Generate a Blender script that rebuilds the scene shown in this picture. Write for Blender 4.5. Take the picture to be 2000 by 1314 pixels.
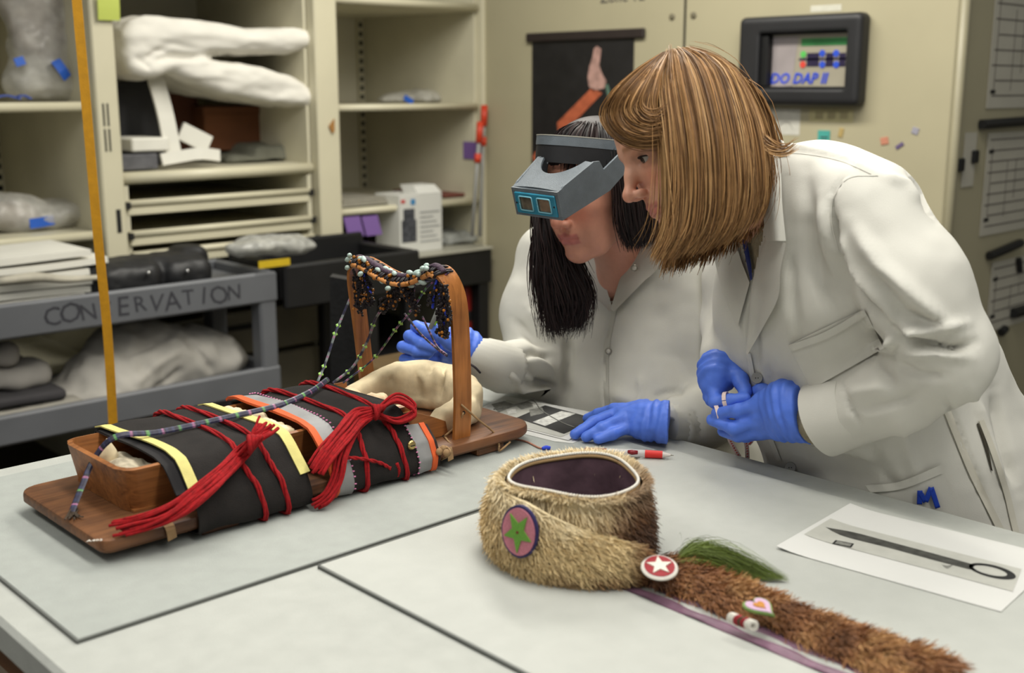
import bpy, math, random
import numpy as np
from mathutils import Vector, Matrix
from mathutils.bvhtree import BVHTree
for _o in list(bpy.data.objects): bpy.data.objects.remove(_o, do_unlink=True)
C = bpy.context.scene.collection
random.seed(7); RNG = np.random.default_rng(11)

# ------------------------------------------------------------------ camera
FPX = 2260.0; PITCH = math.radians(12.2); SP, CP = math.sin(PITCH), math.cos(PITCH)
_n = math.hypot(.686, .728); FX, FY = .686/_n, .728/_n; CZ = 1.5
cam_d = bpy.data.cameras.new('camera'); cam = bpy.data.objects.new('camera', cam_d); C.objects.link(cam)
cam_d.sensor_fit = 'HORIZONTAL'; cam_d.sensor_width = 36.0; cam_d.lens = FPX*36/2000
_R = Vector((FY, -FX, 0)); _F = Vector((FX*CP, FY*CP, -SP)); _U = Vector((FX*SP, FY*SP, CP))
_m = Matrix.Identity(4)
for _i in range(3): _m[_i][0] = _R[_i]; _m[_i][1] = _U[_i]; _m[_i][2] = -_F[_i]
_m[2][3] = CZ; cam.matrix_world = _m
cam_d.clip_start = .05; cam_d.clip_end = 60
cam_d.dof.use_dof = True; cam_d.dof.focus_distance = 1.88; cam_d.dof.aperture_fstop = 3.7
bpy.context.scene.camera = cam

# ------------------------------------------------------------------ world, lights, exposure
w = bpy.data.worlds.new('room_light'); bpy.context.scene.world = w; w.use_nodes = True
w.node_tree.nodes['Background'].inputs[0].default_value = (.98, 1.0, .96, 1)
w.node_tree.nodes['Background'].inputs[1].default_value = .25
def area(name, loc, target, sx, sy, power, col):
    l = bpy.data.lights.new(name, 'AREA'); l.shape = 'RECTANGLE'; l.size = sx; l.size_y = sy; l.energy = power; l.color = col
    o = bpy.data.objects.new(name, l); C.objects.link(o); o.location = loc
    o.rotation_euler = (Vector(target)-Vector(loc)).to_track_quat('-Z', 'Y').to_euler(); return o
area('ceiling_tube_light', (1.05, 1.0, 2.75), (1.05, 1.0, 0), .35, 2.4, 37, (1, .97, .90))
area('ceiling_tube_light', (-.5, 1.6, 2.75), (-.5, 1.6, 0), .35, 2.4, 24, (1, .97, .90))
area('ceiling_tube_light', (2.5, 2.2, 2.75), (2.5, 2.2, 0), .35, 2.4, 74, (1, .96, .86))
area('ceiling_tube_light', (1.0, -1.2, 2.75), (1.0, -1.2, 0), .35, 2.4, 27, (1, .97, .90))
vs = bpy.context.scene.view_settings
vs.view_transform = 'Standard'; vs.look = 'None'; vs.gamma = 1.0; vs.use_curve_mapping = False; vs.exposure = 0.0

# ------------------------------------------------------------------ pixel -> place helpers (the camera's own geometry)
def ray(px, py):
    a = (px-1000)/FPX; u = (657-py)/FPX; f = CP+u*SP; z = -SP+u*CP
    return np.array([FX*f+FY*a, FY*f-FX*a, z])
def at(px, py, d): return np.array([0, 0, CZ])+ray(px, py)*d
def atz(px, py, z): r = ray(px, py); return np.array([0, 0, CZ])+r*((z-CZ)/r[2])
def aty(px, py, y): r = ray(px, py); return np.array([0, 0, CZ])+r*(y/r[1])
def atx(px, py, x): r = ray(px, py); return np.array([0, 0, CZ])+r*(x/r[0])
def proj(P):
    P = np.asarray(P, float)-np.array([0, 0, CZ])
    a = P[..., 0]*FY-P[..., 1]*FX; f = P[..., 0]*FX+P[..., 1]*FY
    d = f*CP-P[..., 2]*SP; u = f*SP+P[..., 2]*CP
    return 1000+FPX*a/d, 657-FPX*u/d, d

# ------------------------------------------------------------------ materials
def lin(c):
    return tuple(((x/255)/12.92 if x/255 <= .04045 else ((x/255+.055)/1.055)**2.4) for x in c)
MATS = {}
def mat(name, rgb, rough=.6, var=.12, scale=8., bump=0., bscale=60., metal=0., stretch=(1, 1, 1), attr=None, trans=0., ior=1.45,
        emit=0., sss=0., sheen=0., alpha=1., coat=0., detail=4.):
    """Principled material: noise-varied colour, optional fine bump, optional per-vertex colour attribute."""
    if name in MATS: return MATS[name]
    m = bpy.data.materials.new(name); m.use_nodes = True; nt = m.node_tree; N = nt.nodes; L = nt.links
    b = N['Principled BSDF']; b.inputs['Roughness'].default_value = rough; b.inputs['Metallic'].default_value = metal
    b.inputs['IOR'].default_value = ior
    if trans: b.inputs['Transmission Weight'].default_value = trans
    if sss: b.inputs['Subsurface Weight'].default_value = sss; b.inputs['Subsurface Radius'].default_value = (.012, .005, .003); b.inputs['Subsurface Scale'].default_value = 1.0
    if sheen: b.inputs['Sheen Weight'].default_value = sheen; b.inputs['Sheen Roughness'].default_value = .5
    if coat: b.inputs['Coat Weight'].default_value = coat; b.inputs['Coat Roughness'].default_value = .15
    if name == 'hair': b.inputs['Specular IOR Level'].default_value = .22
    if alpha < 1: b.inputs['Alpha'].default_value = alpha
    tc = N.new('ShaderNodeTexCoord'); mp = N.new('ShaderNodeMapping'); mp.inputs['Scale'].default_value = stretch
    L.new(tc.outputs['Object'], mp.inputs['Vector'])
    c = lin(rgb)
    nz = N.new('ShaderNodeTexNoise'); nz.inputs['Scale'].default_value = scale; nz.inputs['Detail'].default_value = detail
    L.new(mp.outputs[0], nz.inputs['Vector'])
    mx = N.new('ShaderNodeMix'); mx.data_type = 'RGBA'
    cr = N.new('ShaderNodeMapRange'); cr.inputs['From Min'].default_value = .3; cr.inputs['From Max'].default_value = .7
    L.new(nz.outputs['Fac'], cr.inputs['Value']); L.new(cr.outputs[0], mx.inputs['Factor'])
    if attr:
        at_ = N.new('ShaderNodeAttribute'); at_.attribute_name = attr
        lo = N.new('ShaderNodeMix'); lo.data_type = 'RGBA'; lo.blend_type = 'MULTIPLY'; lo.inputs['Factor'].default_value = 1
        g = 1-var; lo.inputs['B'].default_value = (g, g, g, 1); L.new(at_.outputs['Color'], lo.inputs['A'])
        L.new(lo.outputs['Result'], mx.inputs['A']); L.new(at_.outputs['Color'], mx.inputs['B'])
    else:
        mx.inputs['A'].default_value = tuple(x*(1-var) for x in c)+(1,); mx.inputs['B'].default_value = tuple(min(1, x*(1+var)) for x in c)+(1,)
    L.new(mx.outputs['Result'], b.inputs['Base Color'])
    if emit: L.new(mx.outputs['Result'], b.inputs['Emission Color']); b.inputs['Emission Strength'].default_value = emit
    if bump:
        n2 = N.new('ShaderNodeTexNoise'); n2.inputs['Scale'].default_value = bscale; n2.inputs['Detail'].default_value = 3
        L.new(mp.outputs[0], n2.inputs['Vector'])
        bp = N.new('ShaderNodeBump'); bp.inputs['Strength'].default_value = bump; bp.inputs['Distance'].default_value = .002
        L.new(n2.outputs['Fac'], bp.inputs['Height']); L.new(bp.outputs[0], b.inputs['Normal'])
    MATS[name] = m; return m
def wood(name, dark, light, rough=.45, axis=0, freq=40.):
    """Wood with fine grain running along one axis and slow patina blotches."""
    if name in MATS: return MATS[name]
    m = mat(name, dark, rough=rough); nt = m.node_tree; N = nt.nodes; L = nt.links; b = N['Principled BSDF']
    tc = N.new('ShaderNodeTexCoord'); mp = N.new('ShaderNodeMapping'); s = [1, 1, 1]; s[axis] = .06; mp.inputs['Scale'].default_value = s
    L.new(tc.outputs['Object'], mp.inputs['Vector'])
    g = N.new('ShaderNodeTexNoise'); g.inputs['Scale'].default_value = freq*4; g.inputs['Detail'].default_value = 6; g.inputs['Distortion'].default_value = .6
    L.new(mp.outputs[0], g.inputs['Vector'])
    p = N.new('ShaderNodeTexNoise'); p.inputs['Scale'].default_value = 11; p.inputs['Detail'].default_value = 3; L.new(tc.outputs['Object'], p.inputs['Vector'])
    ad = N.new('ShaderNodeMath'); ad.operation = 'MULTIPLY_ADD'; ad.inputs[1].default_value = .45; L.new(g.outputs['Fac'], ad.inputs[0]); 
    sc = N.new('ShaderNodeMath'); sc.operation = 'MULTIPLY'; sc.inputs[1].default_value = .55; L.new(p.outputs['Fac'], sc.inputs[0]); L.new(sc.outputs[0], ad.inputs[2])
    r = N.new('ShaderNodeValToRGB'); r.color_ramp.elements[0].position = .36; r.color_ramp.elements[1].position = .62
    r.color_ramp.elements[0].color = lin(dark)+(1,); r.color_ramp.elements[1].color = lin(light)+(1,)
    L.new(ad.outputs[0], r.inputs['Fac']); L.new(r.outputs['Color'], b.inputs['Base Color'])
    bp = N.new('ShaderNodeBump'); bp.inputs['Strength'].default_value = .25; bp.inputs['Distance'].default_value = .001
    L.new(g.outputs['Fac'], bp.inputs['Height']); L.new(bp.outputs[0], b.inputs['Normal'])
    return m

# ------------------------------------------------------------------ object helpers
LOC = {}
def thing(name, label, cat, loc=(0, 0, 0), group=None):
    o = bpy.data.objects.new(name, None); C.objects.link(o); o.location = loc; o.empty_display_size = .05
    o['label'] = label; o['category'] = cat
    if group: o['group'] = group
    LOC[o.name] = np.array(loc, float); return o
def tag(o, label, cat, group=None):
    o['label'] = label; o['category'] = cat
    if group: o['group'] = group
    return o
def obj(name, geo, m, parent=None, smooth=False, loc=None, label=None, kind=None, cols=None, mods=None, sharp=None):
    """Link ONE mesh object from (verts, faces) given in world space. Origin: its thing's base, or loc / base of its bounds."""
    V, Fc = geo; V = np.asarray(V, float)
    if parent is not None: base = LOC[parent.name]
    elif loc is not None: base = np.array(loc, float)
    else:
        base = (V.min(0)+V.max(0))/2; base[2] = V[:, 2].min()
    me = bpy.data.meshes.new(name)
    if isinstance(Fc, np.ndarray):
        n = Fc.shape[1]; me.vertices.add(len(V)); me.vertices.foreach_set('co', (V-base).astype(np.float32).ravel())
        me.loops.add(Fc.size); me.loops.foreach_set('vertex_index', Fc.astype(np.int32).ravel())
        me.polygons.add(len(Fc)); me.polygons.foreach_set('loop_start', (np.arange(len(Fc))*n).astype(np.int32))
        me.update(calc_edges=True); me.validate()
    else:
        me.from_pydata((V-base).tolist(), [], [list(f) for f in Fc]); me.update()
    if smooth: me.polygons.foreach_set('use_smooth', [True]*len(me.polygons))
    ms = m if isinstance(m, (list, tuple)) else [m]
    for x in ms: me.materials.append(x)
    if cols is not None:
        a = me.attributes.new('col', 'FLOAT_COLOR', 'POINT')
        cc = np.ones((len(V), 4), np.float32); cc[:, :3] = cols; a.data.foreach_set('color', cc.ravel())
    o = bpy.data.objects.new(name, me); C.objects.link(o)
    if parent is not None: o.parent = parent; LOC[o.name] = base
    else: o.location = base; LOC[o.name] = base
    if sharp is not None and smooth:
        try:
            me.set_sharp_from_angle(angle=math.radians(sharp))
        except Exception: pass
    if label: o['label'] = label
    if kind: o['kind'] = kind
    return o
def join(*geos):
    V = []; F = []; n = 0
    for v, f in geos:
        v = np.asarray(v, float); V.append(v); F += [tuple(int(i)+n for i in q) for q in f]; n += len(v)
    return np.concatenate(V), F
def box(x0, x1, y0, y1, z0, z1, bev=0.):
    if x1 < x0: x0, x1 = x1, x0
    if y1 < y0: y0, y1 = y1, y0
    if z1 < z0: z0, z1 = z1, z0
    if bev <= 0:
        V = [(x, y, z) for z in (z0, z1) for y in (y0, y1) for x in (x0, x1)]
        return np.array(V), [(0, 2, 3, 1), (4, 5, 7, 6), (0, 1, 5, 4), (2, 6, 7, 3), (0, 4, 6, 2), (1, 3, 7, 5)]
    b = min(bev, (x1-x0)*.49, (y1-y0)*.49, (z1-z0)*.49)
    c = np.array([(x0+x1)/2, (y0+y1)/2, (z0+z1)/2]); h = np.array([x1-x0, y1-y0, z1-z0])/2
    V = []; idx = {}
    for sx in (-1, 1):
        for sy in (-1, 1):
            for sz in (-1, 1):
                for ax in range(3):
                    p = np.array([sx, sy, sz])*(h-b); p[ax] = (sx, sy, sz)[ax]*h[ax]; idx[(sx, sy, sz, ax)] = len(V); V.append(c+p)
    F = []
    for ax in range(3):
        o1, o2 = [(1, 2), (2, 0), (0, 1)][ax]
        for s in (-1, 1):
            q = []
            for (a, d) in ((-1, -1), (1, -1), (1, 1), (-1, 1)):
                k = [0, 0, 0]; k[ax] = s; k[o1] = a; k[o2] = d; q.append(idx[(k[0], k[1], k[2], ax)])
            F.append(tuple(q) if s > 0 else tuple(q[::-1]))
    for ax in range(3):   # edges along ax
        o1, o2 = [(1, 2), (2, 0), (0, 1)][ax]
        for s1 in (-1, 1):
            for s2 in (-1, 1):
                def k(s, face):
                    t = [0, 0, 0]; t[ax] = s; t[o1] = s1; t[o2] = s2; return idx[(t[0], t[1], t[2], face)]
                q = [k(-1, o1), k(1, o1), k(1, o2), k(-1, o2)]
                F.append(tuple(q) if s1*s2 > 0 else tuple(q[::-1]))
    for sx in (-1, 1):
        for sy in (-1, 1):
            for sz in (-1, 1):
                q = [idx[(sx, sy, sz, a)] for a in range(3)]; F.append(tuple(q) if sx*sy*sz > 0 else tuple(q[::-1]))
    return np.array(V), F
def prism(poly, axis_vec):
    """Closed polygon (n x 3) extruded by axis_vec."""
    P = np.asarray(poly, float); n = len(P); a = np.asarray(axis_vec, float)
    return np.concatenate([P, P+a]), [tuple(range(n))[::-1], tuple(range(n, 2*n))]+[(i, (i+1) % n, n+(i+1) % n, n+i) for i in range(n)]
def catmull(P, n):
    P = np.asarray(P, float)
    if len(P) == 2: t = np.linspace(0, 1, n)[:, None]; return P[0]*(1-t)+P[1]*t
    Q = np.concatenate([[2*P[0]-P[1]], P, [2*P[-1]-P[-2]]]); t = np.linspace(0, len(P)-1-1e-9, n); i = t.astype(int); u = (t-i)[:, None]
    a, b, c, d = Q[i], Q[i+1], Q[i+2], Q[i+3]
    return .5*((2*b)+(-a+c)*u+(2*a-5*b+4*c-d)*u**2+(-a+3*b-3*c+d)*u**3)
def frames(P, up=None):
    T = np.gradient(P, axis=0); T /= np.linalg.norm(T, axis=1)[:, None]+1e-12
    n0 = np.array(up if up is not None else (0, 0, 1), float)
    if abs(n0@T[0]) > .95: n0 = np.array([1., 0, 0])
    N = np.zeros_like(P); n = n0-T[0]*(n0@T[0]); n /= np.linalg.norm(n)
    for i in range(len(P)):
        n = n-T[i]*(n@T[i]); n /= np.linalg.norm(n)+1e-12; N[i] = n
    return T, N, np.cross(T, N)
def tube(P, r, seg=8, n=None, flat=1., up=None, caps=True):
    """Tube along a path; r scalar or per-point; flat squeezes it along the frame normal."""
    P = np.asarray(P, float)
    r = np.atleast_1d(np.asarray(r, float))
    if n: r = np.interp(np.linspace(0, 1, n), np.linspace(0, 1, len(r)), r) if len(r) > 1 else np.full(n, r[0]); P = catmull(P, n)
    elif len(r) == 1: r = np.full(len(P), r[0])
    T, N, B = frames(P, up); a = np.arange(seg)/seg*2*math.pi
    V = P[:, None]+r[:, None, None]*(np.cos(a)[None, :, None]*B[:, None]+flat*np.sin(a)[None, :, None]*N[:, None])
    m = len(P); F = [(i*seg+j, i*seg+(j+1) % seg, (i+1)*seg+(j+1) % seg, (i+1)*seg+j) for i in range(m-1) for j in range(seg)]
    if caps: F += [tuple(range(seg))[::-1], tuple((m-1)*seg+j for j in range(seg))]
    return V.reshape(-1, 3), F
def ribbon(P, wd, th, n=None, up=None):
    """Flat rectangular band along a path, width wd across, thickness th along the frame normal."""
    P = np.asarray(P, float)
    if n: P = catmull(P, n)
    T, N, B = frames(P, up); wd = np.broadcast_to(np.atleast_1d(wd), (len(P),)) if np.size(wd) in (1, len(P)) else np.interp(np.linspace(0, 1, len(P)), np.linspace(0, 1, len(wd)), wd)
    off = [(-.5, -.5), (.5, -.5), (.5, .5), (-.5, .5)]
    V = np.stack([P+B*(a*wd)[:, None]+N*(b*th) for a, b in off], 1).reshape(-1, 3); m = len(P)
    F = [(i*4+j, i*4+(j+1) % 4, (i+1)*4+(j+1) % 4, (i+1)*4+j) for i in range(m-1) for j in range(4)]+[(3, 2, 1, 0), tuple((m-1)*4+j for j in range(4))]
    return V, F
def lathe(prof, seg=24, c=(0, 0, 0), axis=None):
    """Profile [(r, h)] turned about an axis through c (default +z)."""
    a = np.arange(seg)/seg*2*math.pi; V = []
    for r, h in prof: V += [(r*math.cos(t), r*math.sin(t), h) for t in a]
    V = np.array(V); n = len(prof)
    F = [(i*seg+j, i*seg+(j+1) % seg, (i+1)*seg+(j+1) % seg, (i+1)*seg+j) for i in range(n-1) for j in range(seg)]
    F += [tuple(range(seg))[::-1], tuple((n-1)*seg+j for j in range(seg))]
    if axis is not None:
        q = Vector((0, 0, 1)).rotation_difference(Vector(axis)).to_matrix(); V = V@np.array(q).T
    return V+np.array(c, float), F
def sheet(fn, nu, nv, th=0.):
    """Grid surface fn(u, v) -> xyz; th > 0 closes it into a solid of that thickness along its normals."""
    u = np.linspace(0, 1, nu); v = np.linspace(0, 1, nv)
    P = np.array([[fn(a, b) for b in v] for a in u], float)
    F = [(i*nv+j, (i+1)*nv+j, (i+1)*nv+j+1, i*nv+j+1) for i in range(nu-1) for j in range(nv-1)]
    if not th: return P.reshape(-1, 3), F
    du = np.gradient(P, axis=0); dv = np.gradient(P, axis=1); N = np.cross(du, dv); N /= np.linalg.norm(N, axis=2)[..., None]+1e-12
    Q = P-N*th; n = nu*nv; F2 = [tuple(i+n for i in f[::-1]) for f in F]; S = []
    for i in range(nu-1): S += [(i*nv, i*nv+n, (i+1)*nv+n, (i+1)*nv)[::-1], (i*nv+nv-1, (i+1)*nv+nv-1, (i+1)*nv+nv-1+n, i*nv+nv-1+n)[::-1]]
    for j in range(nv-1): S += [(j, j+1, j+1+n, j+n)[::-1], ((nu-1)*nv+j, (nu-1)*nv+j+n, (nu-1)*nv+j+1+n, (nu-1)*nv+j+1)[::-1]]
    return np.concatenate([P.reshape(-1, 3), Q.reshape(-1, 3)]), F+F2+S
def sphere(c, r, nu=10, nv=6):
    r = np.broadcast_to(np.asarray(r, float), (3,)); V = [(0, 0, 1)]
    for i in range(1, nv):
        t = math.pi*i/nv; V += [(math.sin(t)*math.cos(2*math.pi*j/nu), math.sin(t)*math.sin(2*math.pi*j/nu), math.cos(t)) for j in range(nu)]
    V.append((0, 0, -1)); F = [(0, 1+j, 1+(j+1) % nu) for j in range(nu)]
    for i in range(nv-2): F += [(1+i*nu+j, 1+(i+1)*nu+j, 1+(i+1)*nu+(j+1) % nu, 1+i*nu+(j+1) % nu) for j in range(nu)]
    n = len(V)-1; F += [(n, 1+(nv-2)*nu+(j+1) % nu, 1+(nv-2)*nu+j) for j in range(nu)]
    return np.array(V)*r+np.array(c, float), F
_TM = {}
def text_geo(s, size, origin, ux, uy, depth=.0006, shear=0., bold=0.):
    """Flat lettering as a mesh laid on the plane (ux right, uy up) at origin (centre)."""
    cu = bpy.data.curves.new('lettering', 'FONT'); cu.body = s; cu.size = size; cu.align_x = 'CENTER'; cu.align_y = 'CENTER'; cu.extrude = depth; cu.shear = shear; cu.offset = bold
    cu.resolution_u = 2
    o = bpy.data.objects.new('lettering', cu); C.objects.link(o); dg = bpy.context.evaluated_depsgraph_get()
    me = bpy.data.meshes.new_from_object(o.evaluated_get(dg)); bpy.data.objects.remove(o); bpy.data.curves.remove(cu)
    V = np.array([v.co[:] for v in me.vertices]) if len(me.vertices) else np.zeros((0, 3)); F = [tuple(p.vertices) for p in me.polygons]; bpy.data.meshes.remove(me)
    ux = np.array(ux, float); uy = np.array(uy, float); ux /= np.linalg.norm(ux); uy /= np.linalg.norm(uy); nz = np.cross(ux, uy)
    return np.array(origin)+V[:, :1]*ux+V[:, 1:2]*uy+V[:, 2:]*nz, F
def copy_tree(o, parent=None):
    c = o.copy(); C.objects.link(c); c.parent = parent; LOC[c.name] = LOC[o.name].copy()
    for ch in [x for x in bpy.data.objects if x.parent == o]: copy_tree(ch, c)
    return c

# ------------------------------------------------------------------ signed-distance modelling (bodies, cloth, soft things)
class SDF:
    def __init__(s, lo, hi, res):
        s.res = res; s.lo = np.array(lo, float); s.n = np.ceil((np.array(hi)-s.lo)/res).astype(int)+1
        s.v = np.full(s.n, .08, np.float32)
        s.ax = [s.lo[i]+np.arange(s.n[i])*res for i in range(3)]
    def win(s, lo, hi):
        a = np.clip(np.floor((np.array(lo)-s.lo)/s.res).astype(int), 0, s.n-1); b = np.clip(np.ceil((np.array(hi)-s.lo)/s.res).astype(int)+1, 1, s.n)
        if (b <= a).any(): return None
        sl = tuple(slice(a[i], b[i]) for i in range(3))
        X = s.ax[0][sl[0]][:, None, None].astype(np.float32); Y = s.ax[1][sl[1]][None, :, None].astype(np.float32); Z = s.ax[2][sl[2]][None, None, :].astype(np.float32)
        return sl, X, Y, Z
    def put(s, sl, d, k, op):
        a = s.v[sl]
        if op == 'sub':
            d = -d; h = np.clip(.5-.5*(d-a)/k, 0, 1) if k > 0 else None
            if k > 0: s.v[sl] = a*h+d*(1-h)+k*h*(1-h)      # smooth max(a, -d)
            else: s.v[sl] = np.maximum(a, d)
        else:
            if k > 0: h = np.clip(.5+.5*(d-a)/k, 0, 1); s.v[sl] = d*(1-h)+a*h-k*h*(1-h)
            else: s.v[sl] = np.minimum(a, d)
    def cap(s, p0, p1, r0, r1=None, k=.02, op='add'):
        r1 = r0 if r1 is None else r1; p0 = np.array(p0, float); p1 = np.array(p1, float); m = max(r0, r1)+k+3*s.res+.02
        wn = s.win(np.minimum(p0, p1)-m, np.maximum(p0, p1)+m)
        if wn is None: return s
        sl, X, Y, Z = wn; d = p1-p0; L2 = d@d+1e-12
        t = np.clip(((X-p0[0])*d[0]+(Y-p0[1])*d[1]+(Z-p0[2])*d[2])/L2, 0, 1)
        q = np.sqrt((X-p0[0]-t*d[0])**2+(Y-p0[1]-t*d[1])**2+(Z-p0[2]-t*d[2])**2)-(r0+(r1-r0)*t); s.put(sl, q, k, op); return s
    def chain(s, P, R, k=.02, op='add'):
        for i in range(len(P)-1): s.cap(P[i], P[i+1], R[i], R[i+1], k, op)
        return s
    def ell(s, c, r, k=.02, R=None, op='add'):
        c = np.array(c, float); r = np.broadcast_to(np.asarray(r, float), (3,)); m = r.max()+k+3*s.res+.02
        wn = s.win(c-m, c+m)
        if wn is None: return s
        sl, X, Y, Z = wn; A = np.eye(3) if R is None else np.asarray(R, float)   # columns = axes
        dx, dy, dz = X-c[0], Y-c[1], Z-c[2]
        q = [(dx*A[0, i]+dy*A[1, i]+dz*A[2, i]) for i in range(3)]
        k0 = np.sqrt(sum((q[i]/r[i])**2 for i in range(3))); k1 = np.sqrt(sum((q[i]/r[i]**2)**2 for i in range(3)))+1e-9
        s.put(sl, k0*(k0-1)/k1, k, op); return s
    def rbox(s, c, h, rr=.01, k=.02, R=None, op='add'):
        c = np.array(c, float); h = np.array(h, float); m = np.linalg.norm(h)+k+3*s.res+.02
        wn = s.win(c-m, c+m)
        if wn is None: return s
        sl, X, Y, Z = wn; A = np.eye(3) if R is None else np.asarray(R, float)
        dx, dy, dz = X-c[0], Y-c[1], Z-c[2]
        q = [np.abs(dx*A[0, i]+dy*A[1, i]+dz*A[2, i])-(h[i]-rr) for i in range(3)]
        o = np.sqrt(sum(np.maximum(x, 0)**2 for x in q)); i_ = np.minimum(np.maximum(np.maximum(q[0], q[1]), q[2]), 0)
        s.put(sl, o+i_-rr, k, op); return s
    def plane_cut(s, p, n, k=.0):
        """Remove everything on the side the normal points to."""
        n = np.array(n, float); n /= np.linalg.norm(n); X = s.ax[0][:, None, None]; Y = s.ax[1][None, :, None]; Z = s.ax[2][None, None, :]
        d = (X-p[0])*n[0]+(Y-p[1])*n[1]+(Z-p[2])*n[2]; s.v = np.maximum(s.v, d.astype(np.float32)); return s
    def mesh(s, smooth=1):
        v = s.v.copy(); v[0], v[-1], v[:, 0], v[:, -1], v[:, :, 0], v[:, :, -1] = .05, .05, .05, .05, .05, .05
        ins = v < 0; n = np.array(v.shape)-1
        cnt = np.zeros(tuple(n), np.int8)
        for a in (0, 1):
            for b in (0, 1):
                for c in (0, 1): cnt += ins[a:a+n[0], b:b+n[1], c:c+n[2]]
        cells = np.argwhere((cnt > 0) & (cnt < 8)); idm = -np.ones(tuple(n), np.int64); idm[tuple(cells.T)] = np.arange(len(cells))
        cor = [(a, b, c) for a in (0, 1) for b in (0, 1) for c in (0, 1)]
        val = np.stack([v[cells[:, 0]+a, cells[:, 1]+b, cells[:, 2]+c] for a, b, c in cor], 1)
        acc = np.zeros((len(cells), 3)); k = np.zeros(len(cells))
        for i in range(8):
            for j in range(i+1, 8):
                if sum(abs(cor[i][t]-cor[j][t]) for t in range(3)) != 1: continue
                a, b = val[:, i], val[:, j]; msk = (a < 0) != (b < 0); t = np.where(msk, a/np.where(msk, a-b, 1), 0)
                p = np.array(cor[i])+(np.array(cor[j])-np.array(cor[i]))*t[:, None]; acc += np.where(msk[:, None], p, 0); k += msk
        V = s.lo+(cells+acc/k[:, None])*s.res
        Q = []
        for ax in range(3):
            o1, o2 = (ax+1) % 3, (ax+2) % 3
            a = np.take(ins, range(0, v.shape[ax]-1), ax); b = np.take(ins, range(1, v.shape[ax]), ax)
            E = np.argwhere(a != b); E = E[(E[:, o1] > 0) & (E[:, o2] > 0) & (E[:, o1] < n[o1]) & (E[:, o2] < n[o2])]
            flip = a[tuple(E.T)]
            def cid(d1, d2):
                q = E.copy(); q[:, o1] -= d1; q[:, o2] -= d2; return idm[tuple(q.T)]
            f = np.stack([cid(1, 1), cid(0, 1), cid(0, 0), cid(1, 0)], 1); f[~flip] = f[~flip][:, ::-1]; Q.append(f)
        F = np.concatenate(Q); F = F[(F >= 0).all(1)]
        return relax(V, F, smooth), F
def relax(V, F, it=1, lam=.5):
    if not it: return V
    e = np.concatenate([F[:, [i, (i+1) % F.shape[1]]] for i in range(F.shape[1])]); cnt = np.bincount(e.ravel(), minlength=len(V))[:, None]
    for _ in range(it):
        S = np.zeros_like(V)
        for c in range(3): S[:, c] = np.bincount(e[:, 0], V[e[:, 1], c], len(V))+np.bincount(e[:, 1], V[e[:, 0], c], len(V))
        V = V+lam*(S/np.maximum(cnt, 1)-V)
    return V
def vnormals(V, F):
    n = np.cross(V[F[:, 2]]-V[F[:, 0]], V[F[:, 3]]-V[F[:, 1]]); N = np.zeros_like(V)
    for j in range(4):
        for c in range(3): N[:, c] += np.bincount(F[:, j], n[:, c], len(V))
    return N/(np.linalg.norm(N, axis=1)[:, None]+1e-12)
def vnoise(P, sc, seed=0):
    """Smooth value noise in [-1, 1], vectorised."""
    P = np.asarray(P)*sc+seed*17.3; i = np.floor(P).astype(np.int64); f = P-i; f = f*f*(3-2*f)
    def h(a):
        q = (a[:, 0]*73856093) ^ (a[:, 1]*19349663) ^ (a[:, 2]*83492791); q = (q ^ (q >> 13))*1274126177; return ((q & 0xffff)/32767.5)-1
    r = 0
    for a in (0, 1):
        for b in (0, 1):
            for c in (0, 1):
                wgt = (f[:, 0] if a else 1-f[:, 0])*(f[:, 1] if b else 1-f[:, 1])*(f[:, 2] if c else 1-f[:, 2]); r = r+wgt*h(i+np.array([a, b, c]))
    return r
def folds(V, N, lines, facing=True):
    """Push cloth in or out along creases. Each crease: (pixel polyline as drawn over the photo, width in px, height in m)."""
    px, py, d = proj(V); out = np.zeros(len(V)); view = V-np.array([0, 0, CZ]); front = (N*view).sum(1) < 0
    for L, wd, amp in lines:
        L = np.array(L, float); best = np.full(len(V), 1e9)
        lo = L.min(0)-4*wd; hi = L.max(0)+4*wd
        m = (px > lo[0]) & (px < hi[0]) & (py > lo[1]) & (py < hi[1]) & front
        if not m.any(): continue
        x, y = px[m], py[m]; bb = np.full(len(x), 1e9); tt = np.zeros(len(x)); cum = 0; tot = np.linalg.norm(np.diff(L, axis=0), axis=1).sum()
        for a, b in zip(L[:-1], L[1:]):
            e = b-a; l = np.linalg.norm(e); t = np.clip(((x-a[0])*e[0]+(y-a[1])*e[1])/(l*l), 0, 1); q = np.hypot(x-a[0]-t*e[0], y-a[1]-t*e[1])
            tt = np.where(q < bb, (cum+t*l)/tot, tt); bb = np.minimum(bb, q); cum += l
        out[m] += amp*np.exp(-(bb/wd)**2)*np.clip(np.sin(np.pi*np.clip(tt, .04, .96))*1.6, 0, 1)
    return V+N*out[:, None]
def bvh_of(V, F): return BVHTree.FromPolygons([tuple(map(float, p)) for p in V], [tuple(map(int, f)) for f in F])
def on_surface(bvh, px, py, off=.002, default=None):
    """Where the line of sight through a pixel meets a surface, lifted by off along its normal."""
    r = ray(px, py); h, n, i, dd = bvh.ray_cast(Vector((0, 0, CZ)), Vector(r).normalized())
    if h is None: return default
    if n.dot(Vector(r)) > 0: n = -n
    return np.array(h+n*off)

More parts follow.
